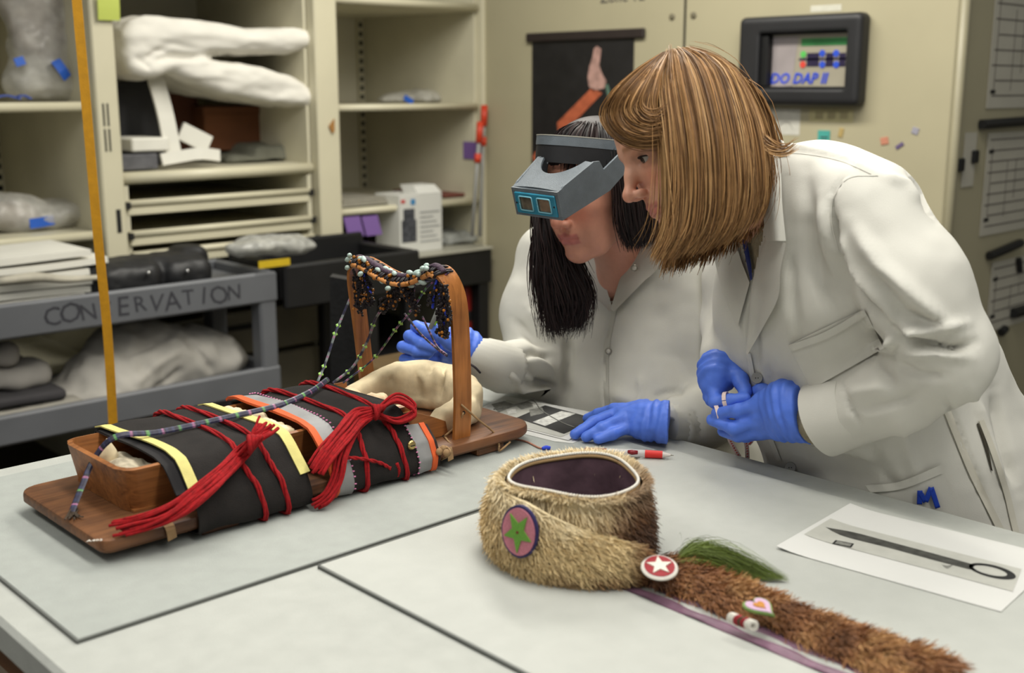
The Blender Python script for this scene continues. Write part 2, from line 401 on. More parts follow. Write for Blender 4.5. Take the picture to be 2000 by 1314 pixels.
# ================================================================== the room
def struct(name, geo, m, **k):
    o = obj(name, geo, m, **k); o['kind'] = 'structure'; return o
M_floor = mat('floor_vinyl', (70, 62, 52), rough=.55, var=.15, scale=3)
M_wall = mat('wall_paint', (150, 147, 132), rough=.85, var=.04)
struct('floor', box(-3, 6.5, -3, 6, -.05, 0), M_floor)
struct('wall_back', box(-3, 6.5, 5.06, 5.16, 0, 2.8), M_wall)
struct('wall_right', box(6.4, 6.5, -3, 5.06, 0, 2.8), M_wall)

M_shelf = mat('cream_enamel_steel', (204, 199, 176), rough=.42, var=.05, scale=5)
M_shelf_edge = mat('cream_enamel_edge', (206, 200, 174), rough=.4, var=.04, scale=5)
M_panel_in = mat('shelf_back_enamel', (216, 211, 190), rough=.5, var=.04, scale=3)
M_dark = mat('dark_slot', (28, 27, 25), rough=.8, var=.1)
M_blackplastic = mat('black_plastic', (24, 24, 25), rough=.45, var=.2, scale=10)
SF, SB = 4.1, 5.0        # shelf front and back planes

def shelving(x0, x1, label, shelves, strip=True, back=True):
    t = thing('shelving_unit', label, 'shelving', ((x0+x1)/2, (SF+SB)/2, 0), 'steel shelving units along the wall')
    obj('back_panel', box(x0, x1, SB, SB+.02, 0, 2.2), M_panel_in, t)
    obj('side_panel', box(x1-.012, x1, SF+.03, SB, 0, 2.2), M_shelf, t)
    obj('side_panel', box(x0, x0+.012, SF+.03, SB, 0, 2.2), M_shelf, t)
    for z, th in shelves:
        s = obj('shelf', box(x0+.013, x1-.013, SF+.02, SB-.005, z-th, z-.004, .003), M_shelf, t)
        obj('front_lip', tube([(x0+.012, SF+.012, z-th/2), (x1-.012, SF+.012, z-th/2)], th/2, 10), M_shelf_edge, s, smooth=True)
    if strip:
        st = obj('slotted_strip', box(x1-.05, x1-.013, SB-.02, SB-.002, .3, 2.1), M_shelf_edge, t)
        V = [box(x1-.042, x1-.022, SB-.0225, SB-.0195, z, z+.022) for z in np.arange(.85, 1.9, .045)]
        for g in V: obj('slot', g, M_dark, st)
    return t
def upright(px_w, x0, x1, label, slots=()):
    t = thing('shelf_upright', label, 'shelf post', ((x0+x1)/2, SF, 0), 'steel posts between the shelving bays')
    obj('post', box(x0, x1, SF-.035, SF+.03, 0, 2.2, .006), M_shelf_edge, t)
    for (a, b, z0, z1) in slots: obj('slot', box(a, b, SF-.037, SF-.034, z0, z1), M_dark, t)
    return t
struct('trim_1', box(3.662, 3.709, 4.085, 4.14, 0, 2.25, .003), M_shelf_edge)
xl0, xl1, xc0, xc1, xr0, xr1 = .90, 1.80, 1.885, 2.735, 2.845, 3.66
shelving(xl0, xl1, 'cream steel shelving bay at the left, holding bagged bundles', [(1.447, .035), (.985, .035), (.5, .035), (1.95, .035)])
ctr = shelving(xc0, xc1, 'cream steel shelving bay with flat drawers below a folded white batting', [(1.19, .045), (1.95, .035)], strip=False)
shelving(xr0, xr1, 'nearly empty cream steel shelving bay beside the tall cabinet', [(1.425, .03), (.985, .03), (1.87, .035)])
upright(0, 1.80, 1.885, 'cream shelf post with paired dark slots under a green sticky note',
        [(1.822, 1.828, 1.36, 1.44), (1.838, 1.844, 1.36, 1.44), (1.822, 1.828, 1.27, 1.35), (1.838, 1.844, 1.27, 1.35), (1.845, 1.862, .975, 1.06)])
up2 = upright(0, 2.735, 2.845, 'wide cream shelf post with a small tan cork mark')
cm = aty(648, 246, SF-.04); obj('cork_mark', prism([cm+(-.016, 0, 0), cm+(0, 0, -.03), cm+(.012, 0, -.02), cm+(.012, 0, .03)], (0, -.004, 0)), mat('cork', (160, 115, 60), .8), up2)
# flat drawers under the middle shelf: each its own drawer
for i, (z, out) in enumerate([(1.075, .0), (.962, .01), (.885, .02), (.80, 0), (.70, 0)]):
    dr = obj('drawer', box(xc0+.03, xc1-.03, SF-out+.005, SB-.06, z-.028, z-.012), M_shelf, ctr)
    obj('front_lip', tube([(xc0+.02, SF-out, z), (xc1-.03, SF-out, z)], .013, 10), M_shelf_edge, dr, smooth=True)
    obj('front_rail', box(xc0+.02, xc1-.03, SF-out-.004, SF-out+.012, z-.045, z-.018, .003), M_shelf_edge, dr)
    for x in (xc0+.015, xc1-.03): obj('catch', box(x-.006, x+.012, SF-out-.016, SF-out, z-.02, z+.006), M_dark, dr)
for x in (xc0+.013, xc1-.04): obj('runner_frame', box(x, x+.016, SF, SB-.05, .6, 1.14), M_shelf, ctr)
for z in (.52, .33, .14):
    d = obj('lower_drawer', box(xc0+.02, xc1-.02, SF-.02, SB-.1, z-.085, z+.085, .006), mat('grey_enamel', (112, 106, 88), .5, .08), ctr)
    obj('drawer_pull', box(2.2, 2.5, SF-.035, SF-.02, z+.02, z+.04, .004), M_dark, d)

# ---------------- things on the shelves
M_bag = mat('clear_plastic_bag', (205, 203, 196), rough=.32, var=.25, scale=18, alpha=.5, bump=.6, bscale=25)
M_bagdark = mat('brown_bundle', (120, 100, 88), rough=.6, var=.35, scale=14, bump=.4, bscale=30)
M_bluetape = mat('blue_tape', (38, 92, 190), rough=.55, var=.1)
M_white = mat('white_foam', (222, 220, 210), rough=.8, var=.04)
M_batt = mat('white_cotton_batting', (222, 219, 210), rough=.9, var=.05, scale=9, bump=.35, bscale=14)
def sdf_obj(name, sd, m, parent=None, sm=2, amp=0., sc=20., seed=0, **k):
    V, F = sd.mesh(sm)
    if amp: N = vnormals(V, F); V = V+N*(amp*(vnoise(V, sc, seed)+.5*vnoise(V, sc*2.1, seed+3)))[:, None]
    return obj(name, (V, F), m, parent, smooth=True, **k)
def blob_bounds(P, m): P = np.array(P); return P.min(0)-m, P.max(0)+m
# wrapped bundle on the upper left shelf
def bagged(label, c, parts, tapes, dark=None):
    t = thing('wrapped_bundle', label, 'bundle', c)
    lo, hi = blob_bounds([p[0] for p in parts], .2); s = SDF(lo, hi, .012)
    for p, r in parts: s.ell(p, r, .05)
    s.plane_cut((0, 0, c[2]+.002), (0, 0, -1)); sdf_obj('plastic_wrap', s, M_bag, t, amp=.012, sc=16)
    if dark:
        s = SDF(lo, hi, .012)
        for p, r in dark: s.ell(p, r, .04)
        s.plane_cut((0, 0, c[2]+.004), (0, 0, -1)); sdf_obj('contents', s, M_bagdark, t, amp=.008, sc=18, seed=2)
    for g in tapes: obj('blue_tape', g, M_bluetape, t)
    return t
c = aty(100, 200, 4.32); c[2] = 1.449
bagged('tall brown bundle wrapped in plastic with blue tape on the upper shelf', c,
       [(c+(0, 0, .07), (.17, .1, .09)), (c+(-.01, 0, .2), (.13, .09, .12)), (c+(-.02, 0, .33), (.15, .08, .09))],
       [ribbon([aty(108, 118, 4.205), aty(120, 134, 4.19), aty(132, 152, 4.2)], .035, .004, 6, up=(0, -1, 0)), ribbon([aty(35, 112, 4.24), aty(42, 128, 4.235)], .035, .004, 4, up=(0, -1, 0))],
       [(c+(-.01, .01, .24), (.115, .07, .1)), (c+(-.02, .01, .34), (.14, .07, .085))])
c = aty(85, 465, 4.35); c[2] = .987
bagged('low clear plastic bundle with blue tape on the lower left shelf', c,
       [(c+(.02, 0, .045), (.2, .12, .055)), (c+(-.16, 0, .06), (.17, .12, .08))],
       [ribbon([aty(58, 437, 4.235), aty(80, 434, 4.232), aty(105, 429, 4.235)], .035, .005, 6, up=(0, -1, 0))],
       [(c+(-.16, 0, .05), (.15, .1, .06))])
c = aty(35, 200, 4.2); c[2] = 1.449
for i, (px, py, w_) in enumerate([(12, 192, .09), (45, 195, .05)]):
    q = aty(px, py, 4.17); q[2] = 1.449
    tag(obj('tape_scrap', ribbon([q+(-w_/2, 0, .012), q+(0, 0, .02), q+(w_/2, 0, .008)], .03, .006, 8), mat('blue_scrap', (60, 80, 150), .6)), ['flat blue tape scrap at the left end of the upper shelf', 'small blue tape scrap beside the tall wrapped bundle'][i], 'tape')
for i, (px, py, y, sx, sz, lb) in enumerate([(185, 180, 4.3, .05, .035, 'small tan cardboard box beside the tall wrapped bundle'), (150, 432, 4.6, .09, .03, 'flat tan cardboard box behind the low plastic bundle'), (200, 445, 4.5, .04, .05, 'small brown carton at the post on the lower shelf')]):
    q = aty(px, py, y); z0 = 1.449 if i == 0 else .987; t = thing('cardboard_box', lb, 'box', (q[0], y, z0))
    obj('carton', box(q[0]-sx, q[0]+sx, y-.05, y+.1, z0, z0+2*sz, .002), mat('kraft_card', (140, 105, 66), .8, .1), t); obj('flap', box(q[0]-sx, q[0]+sx, y-.052, y+.02, z0+2*sz, z0+2*sz+.004), mat('kraft_flap', (150, 114, 74), .8, .1), t)
# folded batting on the middle bay
yb = 4.2
poly_px = [(224, 60), (236, 40), (270, 32), (330, 34), (400, 44), (470, 57), (555, 55), (598, 58), (612, 74), (604, 92), (555, 104), (490, 107), (430, 109), (395, 113), (440, 120), (500, 131), (556, 148), (596, 172), (614, 196), (610, 209), (575, 209), (500, 198), (425, 183), (365, 162), (322, 141), (306, 144), (288, 156), (262, 152), (240, 146), (226, 118)]
PB = np.array([aty(*p, yb) for p in poly_px])[:, [0, 2]]
s = SDF((PB[:, 0].min()-.06, 4.02, PB[:, 1].min()-.06), (PB[:, 0].max()+.06, 4.72, PB[:, 1].max()+.06), .009)
gx, gz = np.meshgrid(s.ax[0], s.ax[2], indexing='ij'); d2 = np.full(gx.shape, 1e9); ins_ = np.zeros(gx.shape, bool)
for (xa, za), (xb_, zb__) in zip(PB, np.roll(PB, -1, 0)):
    ex, ez = xb_-xa, zb__-za; tq = np.clip(((gx-xa)*ex+(gz-za)*ez)/(ex*ex+ez*ez), 0, 1); d2 = np.minimum(d2, np.hypot(gx-xa-tq*ex, gz-za-tq*ez))
    ins_ ^= ((za > gz) != (zb__ > gz)) & (gx < (xb_-xa)*(gz-za)/(zb__-za if zb__ != za else 1e-9)+xa)
d2 = np.where(ins_, -d2, d2)[:, None, :]; dy_ = (np.abs(s.ax[1]-4.38)-.27)[None, :, None]; rr_ = .045
s.v = (np.sqrt(np.maximum(d2+rr_, 0)**2+np.maximum(dy_+rr_, 0)**2)+np.minimum(np.maximum(d2+rr_, dy_+rr_), 0)-rr_).astype(np.float32)
V, F = s.mesh(6); N = vnormals(V, F); V = V+N*(.007*vnoise(V*np.array([.4, 1, 1.6]), 16)+.003*vnoise(V*np.array([.6, 1, 1.5]), 40, 5))[:, None]
V = folds(V, vnormals(V, F), [([(290, 95), (340, 105), (460, 112)], 6, -.016), ([(300, 80), (400, 100), (560, 108)], 5, -.008), ([(280, 118), (310, 100), (330, 90)], 5, -.014), ([(330, 145), (420, 150), (560, 185)], 7, .008), ([(300, 118), (345, 112), (400, 113)], 6, -.03), ([(300, 60), (380, 66), (520, 78)], 12, .008), ([(400, 150), (480, 165), (570, 190)], 6, -.008), ([(262, 110), (285, 125), (296, 138)], 5, -.012)])
tag(obj('batting_bundle', (V, F), M_batt, smooth=True), 'thick folded white cotton batting stuffed in the middle shelving bay', 'batting')
# under the batting
def blk(name, label, cat, px0, px1, pyt, pyb, y0, y1, m, bev=.004, z0=None, tilt=0, lid=None):
    a = aty(px0, pyb, y0); b = aty(px1, pyt, y0); zb = z0 if z0 is not None else min(a[2], b[2])
    t = thing(name, label, cat, ((a[0]+b[0])/2, (y0+y1)/2, zb))
    obj('body', box(a[0], b[0], y0, y1, zb, b[2], bev), m, t)
    if lid: obj('lid', box(a[0]-.006, b[0]+.006, y0-.006, y1+.006, b[2]-.03, b[2]+.004, bev), lid, t)
    return t
blk('archive_box', 'black archive box behind the white foam strips', 'box', 228, 318, 160, 312, 4.42, 4.8, mat('black_card', (38, 38, 42), .6, .2), z0=1.192, lid=mat('black_card_lid', (30, 30, 33), .6, .2))
blk('cardboard_carton', 'brown cardboard carton under the batting, lower front one', 'box', 402, 572, 208, 283, 4.5, 4.9, mat('brown_carton', (112, 68, 40), .8, .1), z0=1.23, lid=mat('brown_carton_lid', (104, 62, 36), .8, .1))
blk('cardboard_carton', 'dark brown cardboard carton behind the leaning white strip', 'box', 335, 385, 165, 300, 4.6, 4.9, mat('dark_carton', (84, 46, 28), .8, .1), z0=1.192, lid=mat('dark_carton_lid', (76, 42, 26), .8, .1))
blk('foam_tray', 'grey lined tray lying under the foam strips on the shelf', 'tray', 236, 308, 300, 325, 4.16, 4.4, mat('grey_felt', (92, 92, 96), .9, .2, 30), z0=1.192)
tag(obj('foam_block', box(*[f for f in (aty(236, 0, 4.18)[0], aty(312, 0, 4.18)[0])], 4.17, 4.4, aty(270, 297, 4.17)[2], aty(270, 270, 4.17)[2], .006), M_white), 'flat white foam block on the grey tray', 'foam')
def strip(name, label, P, wd, th, up, n=8): return tag(obj(name, ribbon(P, wd, th, n, up), M_white), label, 'foam')
strip('foam_strip', 'long white foam strip leaning up to the batting', [aty(303, 152, 4.26), aty(322, 220, 4.22), aty(338, 300, 4.2)], .065, .012, (0, -1, 0))
strip('foam_strip', 'short tilted white foam piece beside the leaning strip', [aty(352, 255, 4.24), aty(408, 283, 4.22)], .07, .02, (0, -1, 0), 3)
strip('foam_strip', 'ragged flat white foam strip lying along the shelf edge', [aty(315, 312, 4.16), aty(350, 306, 4.16), aty(390, 300, 4.15), aty(428, 304, 4.16)], .045, .014, (0, -1, .2))
a = aty(505, 300, 4.45)
s = SDF(a-(.3, .25, .15), a+(.3, .3, .15), .012); s.rbox(a+(0, 0, -.04), (.23, .16, .045), .03, .03); s.rbox(a+(.06, 0, .01), (.16, .14, .03), .02, .02); s.plane_cut((0, 0, 1.192), (0, 0, -1))
tag(sdf_obj('folded_cloth', s, mat('olive_grey_cloth', (104, 104, 92), .9, .15, 25), amp=.01, sc=12), 'folded olive grey cloth on the middle shelf', 'cloth')
g = aty(210, 14, SF-.045); tag(obj('sticky_note', sheet(lambda u, v: g+((u-.5)*.08, -.006-.006*math.sin(v*2), (v-.5)*.09), 4, 5, .001), mat('lime_paper', (188, 200, 96), .7, .03)), 'lime green sticky note at the top of the left post', 'note')
# right bay
for i, (px, py) in enumerate([(690, 442), (725, 440)]):
    q = aty(px, py, SF-.03)
    tag(obj('sticky_note', sheet(lambda u, v: q+((u-.5)*.085+(.5-v)*.015, -.012*(1-v), (v-.5)*.085), 4, 5, .001), mat('purple_paper', (122, 92, 156), .75, .04)), ['left of two purple sticky notes hanging from the shelf edge', 'right of two purple sticky notes hanging from the shelf edge'][i], 'note')
q = atx(925, 294, xr1-.014)
tag(obj('sticky_note', box(xr1-.018, xr1-.016, q[1]-.07, q[1]+.07, q[2]-.04, q[2]+.04), mat('purple_paper', (122, 92, 156))), 'purple note stuck to the inner side panel by the poles', 'note')
for i, (px, w_) in enumerate([(800, .3), (880, .3)]):
    q = aty(px, 200, 4.45); q[2] = 1.427; t = thing('plastic_bag', ['crumpled clear plastic bag in the middle of the right upper shelf', 'crumpled clear plastic bag at the right end of the right upper shelf'][i], 'bag', q, 'bags on the right upper shelf')
    s = SDF(q-(.25, .2, .05), q+(.25, .2, .15), .012); s.ell(q+(0, 0, .01), (.17, .12, .035), .02); s.ell(q+(.08, 0, .01), (.1, .1, .045), .03); s.plane_cut(q, (0, 0, -1)); sdf_obj('wrap', s, M_bag, t, amp=.012, sc=18, seed=i)
    p = aty(px+[-2, 17][i], [195, 193][i], 4.3); obj('blue_tape', ribbon([p+(-.025, 0, .012), p+(.025, 0, -.012)], .025, .004, 3, (0, -1, 0)), M_bluetape, t)
for i in range(2):   # long poles with red ends leaning in the corner
    a = aty([946, 938][i], [208, 240][i], [4.05, 4.0][i]); b = aty([937, 922][i], 462, [4.0, 3.98][i]); dvec = (b-a)/np.linalg.norm(b-a)
    t = thing('pole', ['thin grey pole with a red top end, nearer the cabinet', 'thin grey pole with a red collar leaning left in the corner'][i], 'pole', b, 'poles leaning in the corner')
    obj('shaft', tube([a, b], .009, 8), mat('grey_tube', (150, 150, 146), .4, .05), t, smooth=True); obj('red_end', tube([a-dvec*.005, a+dvec*.09], .016, 10), mat('red_plastic', (200, 62, 36), .4), t, smooth=True)
    obj('red_collar', tube([a+dvec*.14, a+dvec*.18], .016, 10), mat('red_plastic', (200, 62, 36)), t, smooth=True)
# dark red mat lying on the lower shelf
q = aty(880, 395, 4.3); tag(obj('dark_red_folder', box(q[0]-.12, q[0]+.15, 4.2, 4.6, .987, 1.0, .003), mat('maroon_card', (112, 62, 52), .7)), 'flat dark red folder on the right lower shelf', 'folder')
q = aty(700, 398, 4.25); tag(obj('paper_stack', join(*[box(q[0]-.15+.01*i, q[0]+.12-.008*i, 4.16+.01*i, 4.5, .987+.01*i, .996+.01*i) for i in range(3)]), mat('grey_papers', (150, 146, 134), .8, .1, 40)), 'low stack of grey papers on the right lower shelf', 'papers')

# ---------------- bench with grey top, white product box
zb = .765; t = thing('workbench', 'long black workbench with a pale grey top beneath the right shelves', 'workbench', (3.25, 4.4, 0))
obj('bench_top', box(2.86, 3.64, 3.99, 4.95, zb-.012, zb, .003), mat('grey_laminate', (168, 166, 152), .4, .05), t)
obj('apron', box(2.86, 3.64, 4.0, 4.03, zb-.17, zb-.013, .004), M_blackplastic, t)
obj('dark_gap_strip', box(2.87, 3.3, 4.5, 4.53, zb, zb+.1, .004), M_blackplastic, t)  # black strip standing in for the shade in the gap below the shelf
for x in (2.9, 3.6):
    for y in (4.04, 4.9): obj('leg', box(x-.03, x+.03, y-.03, y+.03, 0, zb-.012, .004), M_blackplastic, t)
obj('lower_shelf', box(2.86, 3.64, 4.04, 4.9, .3, .33, .004), M_blackplastic, t)
obj('panel', box(2.87, 3.63, 4.86, 4.89, .33, zb-.02), M_blackplastic, t)
a = aty(772, 0, 4.08)[0]; b = aty(858, 0, 4.08)[0]; m_ = a+.42*(b-a)
zt = aty(830, 378, 4.08)[2]; t = thing('product_box', 'white product carton with a grey picture and printed text on the bench', 'box', ((a+b)/2, 4.15, zb))
obj('carton', box(a, b, 4.08, 4.26, zb, zt, .002), mat('white_card', (214, 214, 208), .6, .03), t)
obj('sloped_top', prism([(m_, 4.079, zt), (b, 4.079, zt), (b-.01, 4.12, zt+.035), (m_+.01, 4.12, zt+.035)], (0, .1, 0)), mat('white_card', (214, 214, 208)), t)
obj('picture', join(box(a+.01, m_-.01, 4.078, 4.0795, zb+.05, zb+.15), box(a+.02, m_-.02, 4.0775, 4.0785, zb+.15, zb+.2)), mat('grey_print', (70, 72, 78), .6, .5, 60), t)
obj('red_mark', box(a+.008, a+.03, 4.0775, 4.0792, zt-.035, zt-.02), mat('red_print', (190, 60, 60), .6), t)
obj('blue_mark', box(m_-.04, m_-.015, 4.0775, 4.0792, zt-.045, zt-.02), mat('blue_print', (60, 130, 180), .6), t)
for k in range(7): obj('text_line', box(m_+.012, b-.014-.02*(k % 3), 4.0775, 4.0792, zb+.045+k*.022, zb+.05+k*.022), mat('grey_text', (150, 152, 152), .7), t)
q = aty(895, 475, 4.2); s = SDF(q-(.25, .2, .1), q+(.25, .3, .2), .012); s.ell((q[0], 4.25, zb+.02), (.16, .14, .035), .02); s.plane_cut((0, 0, zb+.001), (0, 0, -1))
tag(sdf_obj('plastic_bag', s, mat('grey_film_bag', (150, 152, 148), .3, .3, 20, alpha=.8), amp=.012, sc=20), 'crumpled grey film bag on the bench beside the white carton', 'bag')
for i, px in enumerate((908, 940)):
    q = aty(px, 600, 4.12); q[2] = .332; t = thing('red_canister', ['red canister with a black cap under the bench, left one', 'red canister with a black cap under the bench, at the cabinet'][i], 'canister', q, 'red canisters under the bench')
    obj('bottle', lathe([(.035, 0), (.036, .01), (.036, .2), (.03, .23), (.012, .24)], 16, q), mat('red_enamel', (150, 40, 34), .4), t, smooth=True, sharp=40); obj('cap', lathe([(.016, .238), (.016, .275), (.01, .28)], 12, q), M_blackplastic, t, smooth=True, sharp=40)
    obj('label_band', lathe([(.0365, .07), (.0368, .071), (.0368, .12), (.0365, .121)], 16, q), mat('black_label', (40, 36, 36), .6), t, smooth=True, sharp=40)

# ---------------- grey plastic cart
M_cart = mat('grey_cart_plastic', (98, 100, 104), rough=.5, var=.08, scale=6, bump=.15, bscale=120)
cx0, cx1, cy0, cy1 = .86, 2.225, 3.6, 4.04
t = cart = thing('utility_cart', 'grey plastic utility cart with hand-lettered marking on its front', 'cart', ((cx0+cx1)/2, (cy0+cy1)/2, 0))
def tray(z0, z1):
    o = obj('tray', box(cx0+.02, cx1-.02, cy0+.02, cy1-.02, z0+.02, z1-.035, .01), M_cart, t)
    for nm, g in (('front_lip', box(cx0, cx1, cy0, cy0+.028, z0, z1, .008)), ('back_lip', box(cx0, cx1, cy1-.028, cy1, z0, z1, .008)), ('side_lip', box(cx0, cx0+.028, cy0+.028, cy1-.028, z0, z1, .008)), ('side_lip', box(cx1-.028, cx1, cy0+.028, cy1-.028, z0, z1, .008))):
        obj(nm, g, M_cart, o)
tray(.735, .846); tray(.40, .497)
for x, y in ((cx0+.03, cy0+.04), (cx1-.05, cy0+.04), (cx0+.03, cy1-.04), (cx1-.05, cy1-.04)):
    obj('leg', box(x-.025, x+.045, y-.035, y+.035, .1, .8, .008), M_cart, t)
for x, y in ((cx0+.05, cy0+.06), (cx1-.05, cy0+.06), (cx0+.05, cy1-.06), (cx1-.05, cy1-.06)):
    obj('caster', lathe([(.02, -.015), (.05, -.012), (.05, .012), (.02, .015)], 16, (x, y, .052), (0, 1, 0)), M_blackplastic, t, smooth=True, sharp=40)
M_marker = mat('dark_marker_ink', (52, 52, 58), .6, .2)
word = 'CONSERVATION'; xs = np.linspace(1.40, 2.045, len(word))
for k, ch in enumerate(word):
    obj('letter', text_geo(ch, .085+.01*math.sin(k*2.1), (xs[k], cy0-.0006, .788+.004*math.sin(k*1.7)), (1, 0, .04*math.sin(k*3)), (.12*math.sin(k*2.3), 0, 1), .0004), M_marker, cart)
# things on the cart
for i in range(6):   # white foam sheets
    z = .812+.0275*i; ex = [.0, .02, .05, .02, .085, .03][i]
    tag(obj('foam_sheet', sheet(lambda u, v: (1.06+u*(.49+ex)+.0*v, cy0+.09+v*.33, z+.022+.006*math.sin(3*u+i)*u), 8, 4, .02), M_white, smooth=False),
        ['white foam sheet at the bottom of the stack on the grey cart', 'white foam sheet second from the bottom of the cart stack', 'white foam sheet third from the bottom of the cart stack', 'white foam sheet fourth from the bottom of the cart stack', 'white foam sheet with the longest overhang in the cart stack', 'topmost white foam sheet of the stack on the grey cart'][i], 'foam', 'foam sheets stacked on the cart')
q = aty(70, 560, cy0+.05); tag(obj('twisted_paper', tube([q+(-.12, 0, .03), q+(0, -.0, .03), q+(.1, 0, .012), q+(.22, .01, .005)], [.02, .028, .02, .014], 10, 14, .6), mat('beige_paper', (170, 165, 150), .8, .15, 20), smooth=True), 'twisted beige paper lying in front of the white foam sheets', 'paper')
cse = thing('black_case', 'black zipped case with two silver studs on the grey cart', 'case', (1.85, 3.74, .81))
s = SDF((1.5, 3.6, .78), (2.15, 3.95, .99), .008); s.rbox((1.78, 3.77, .865), (.22, .09, .062), .045, .02); s.rbox((1.70, 3.70, .86), (.11, .06, .055), .04, .02); s.rbox((1.91, 3.70, .86), (.09, .06, .055), .04, .02); s.rbox((1.98, 3.8, .885), (.055, .07, .06), .03, .02)
sdf_obj('case_body', s, mat('black_nylon', (26, 26, 28), .5, .25, 30), cse, amp=.003, sc=30)
for px, py in ((290, 533), (366, 529)):
    q = aty(px, py, 3.628); obj('stud', sphere(q, .007, 8, 5), mat('steel', (200, 200, 200), .25, .05, metal=1), cse, smooth=True)
# lower tray: garment bag, dark and white folded things
q = np.array([1.86, 3.82, .44]); s = SDF((1.3, 3.6, .42), (2.2, 4.02, .8), .011)
for p, r in [((1.7, 3.82, .52), (.2, .15, .11)), ((1.92, 3.84, .53), (.2, .15, .12)), ((2.08, 3.84, .5), (.1, .14, .08)), ((1.62, 3.8, .48), (.22, .16, .06)), ((1.78, 3.88, .62), (.16, .1, .06))]: s.ell(p, r, .05)
s.plane_cut((0, 0, .435), (0, 0, -1)); V, F = s.mesh(2); N = vnormals(V, F)
V = V+N*(.012*vnoise(V*np.array([1.3, 1, .5]), 16)+.006*vnoise(V, 30, 2))[:, None]
V = folds(V, vnormals(V, F), [([(255, 760), (300, 715), (360, 680)], 9, .014), ([(300, 765), (340, 735), (360, 715)], 7, -.016), ([(360, 655), (400, 700), (420, 735)], 8, -.018), ([(440, 650), (470, 690), (490, 715)], 8, .012), ([(230, 700), (300, 670), (350, 640)], 8, -.012)])
tag(obj('garment_bundle', (V, F), mat('grey_white_cloth', (176, 172, 164), .85, .1, 10), smooth=True), 'grey white bundled cloth bag on the lower tray of the cart', 'bundle')
for i, (x0, x1, z0, z1, col, lb) in enumerate([(1.0, 1.6, .437, .46, (190, 186, 172), 'long flat white board on the lower cart tray'), (.95, 1.5, .461, .5, (150, 146, 136), 'folded grey cloth above the flat white board'), (.95, 1.45, .501, .54, (60, 58, 60), 'dark folded cloth on the lower cart tray')]):
    sx = SDF((x0-.05, 3.6, z0-.03), (x1+.05, 4.02, z1+.05), .01); sx.rbox(((x0+x1)/2, 3.82, (z0+z1)/2), ((x1-x0)/2, .17, (z1-z0)/2), .009, .0)
    tag(sdf_obj('folded_textile', sx, mat('textile_%s' % ('pale', 'mid', 'dark')[i], col, .85, .1, 14), amp=.004, sc=14), lb, 'textile')
for i, z in enumerate((.548, .628)):
    sx = SDF((.85, 3.62, z-.05), (1.85, 4.02, z+.15), .012); sx.rbox((1.2-.03*i, 3.85, z+.03), (.22-.06*i, .13, .03), .025, .0)
    tag(sdf_obj('tissue_wad', sx, mat('tissue_grey', (150, 146, 140), .9, .12, 12), amp=.02, sc=9, seed=i), ['crumpled grey tissue under the top tray of the cart, lower layer', 'crumpled grey tissue under the top tray of the cart, upper layer'][i], 'tissue')
# black plastic cart at the side of the grey one, yellow label, film bag
t = thing('black_trolley', 'black plastic trolley with a yellow label beside the grey cart', 'trolley', (2.56, 3.8, 0))
obj('tray', box(2.27, 2.86, 3.62, 3.98, .775, .8, .006), M_blackplastic, t)
for nm, g in (('front_lip', box(2.25, 2.88, 3.59, 3.62, .70, .862, .008)), ('back_lip', box(2.25, 2.88, 3.97, 4.0, .73, .9, .008)), ('side_lip', box(2.25, 2.28, 3.62, 3.97, .73, .87, .008)), ('side_lip', box(2.85, 2.88, 3.62, 3.97, .73, .862, .008))): obj(nm, g, M_blackplastic, t)
for x in (2.66, 2.85):
    for y in (3.64, 3.95): obj('leg', box(x-.025, x+.025, y-.025, y+.025, .0, .74, .006), M_blackplastic, t)
obj('shelf', box(2.62, 2.88, 3.62, 3.97, .28, .31, .006), M_blackplastic, t)
q = aty(536, 514, 3.588); obj('yellow_label', box(q[0]-.065, q[0]+.065, 3.587, 3.59, q[2]-.013, q[2]+.013), mat('yellow_label', (200, 170, 30), .6), t)
q = aty(530, 478, 3.72); s = SDF(q-(.3, .2, .12), q+(.3, .25, .12), .01); s.ell(q+(-.03, 0, .0), (.16, .08, .035), .02); s.ell(q+(.09, 0, -.015), (.09, .07, .03), .03)
tag(sdf_obj('film_bag', s, mat('clear_film', (176, 176, 170), .28, .3, 26, alpha=.7), amp=.01, sc=22), 'clear film bag lying on the black trolley', 'bag')
# drafting chair: black back, dark mustard seat
M_mustard = mat('mustard_vinyl', (70, 50, 6), .6, .2, 30)
t = thing('drafting_chair', 'black drafting chair with a dark mustard seat behind the cradleboard', 'chair', (1.86, 2.5, 0))
a = at(640, 600, 3.05); b = at(700, 600, 3.05); zt_, zb_ = at(665, 548, 3.05)[2], at(665, 790, 3.05)[2]
cdir = (b-a)/np.linalg.norm(b-a); bk = np.array([cdir[1], -cdir[0], 0])
P = np.array([[*(a+cdir*0)[:2], 0], [*b[:2], 0]])
V, F = prism([(P[0][0], P[0][1], zb_), (P[1][0], P[1][1], zb_), (P[1][0], P[1][1], zt_), (P[0][0]+.01, P[0][1], zt_+.012)], -bk*.05)
obj('backrest', (V, F), mat('black_vinyl', (18, 18, 19), .5, .3, 40, bump=.5, bscale=80), t)
c0 = at(840, 712, 3.12); sx = SDF(c0-(.3, .3, .12), c0+(.3, .3, .1), .01); sx.rbox(c0+(0, 0, -.035), (.17, .17, .045), .03, .0)
sdf_obj('seat', sx, M_mustard, t); obj('seat_pan', lathe([(.15, -.115), (.17, -.1), (.17, -.078), (.16, -.07)], 24, c0), M_blackplastic, t, smooth=True, sharp=40)
obj('back_bracket', tube([np.array([*(P.mean(0)[:2]), zb_+.05]), np.array([*(P.mean(0)[:2]), zb_-.05]), c0+(0, 0, -.1)], .015, 8, 10), M_blackplastic, t, smooth=True)
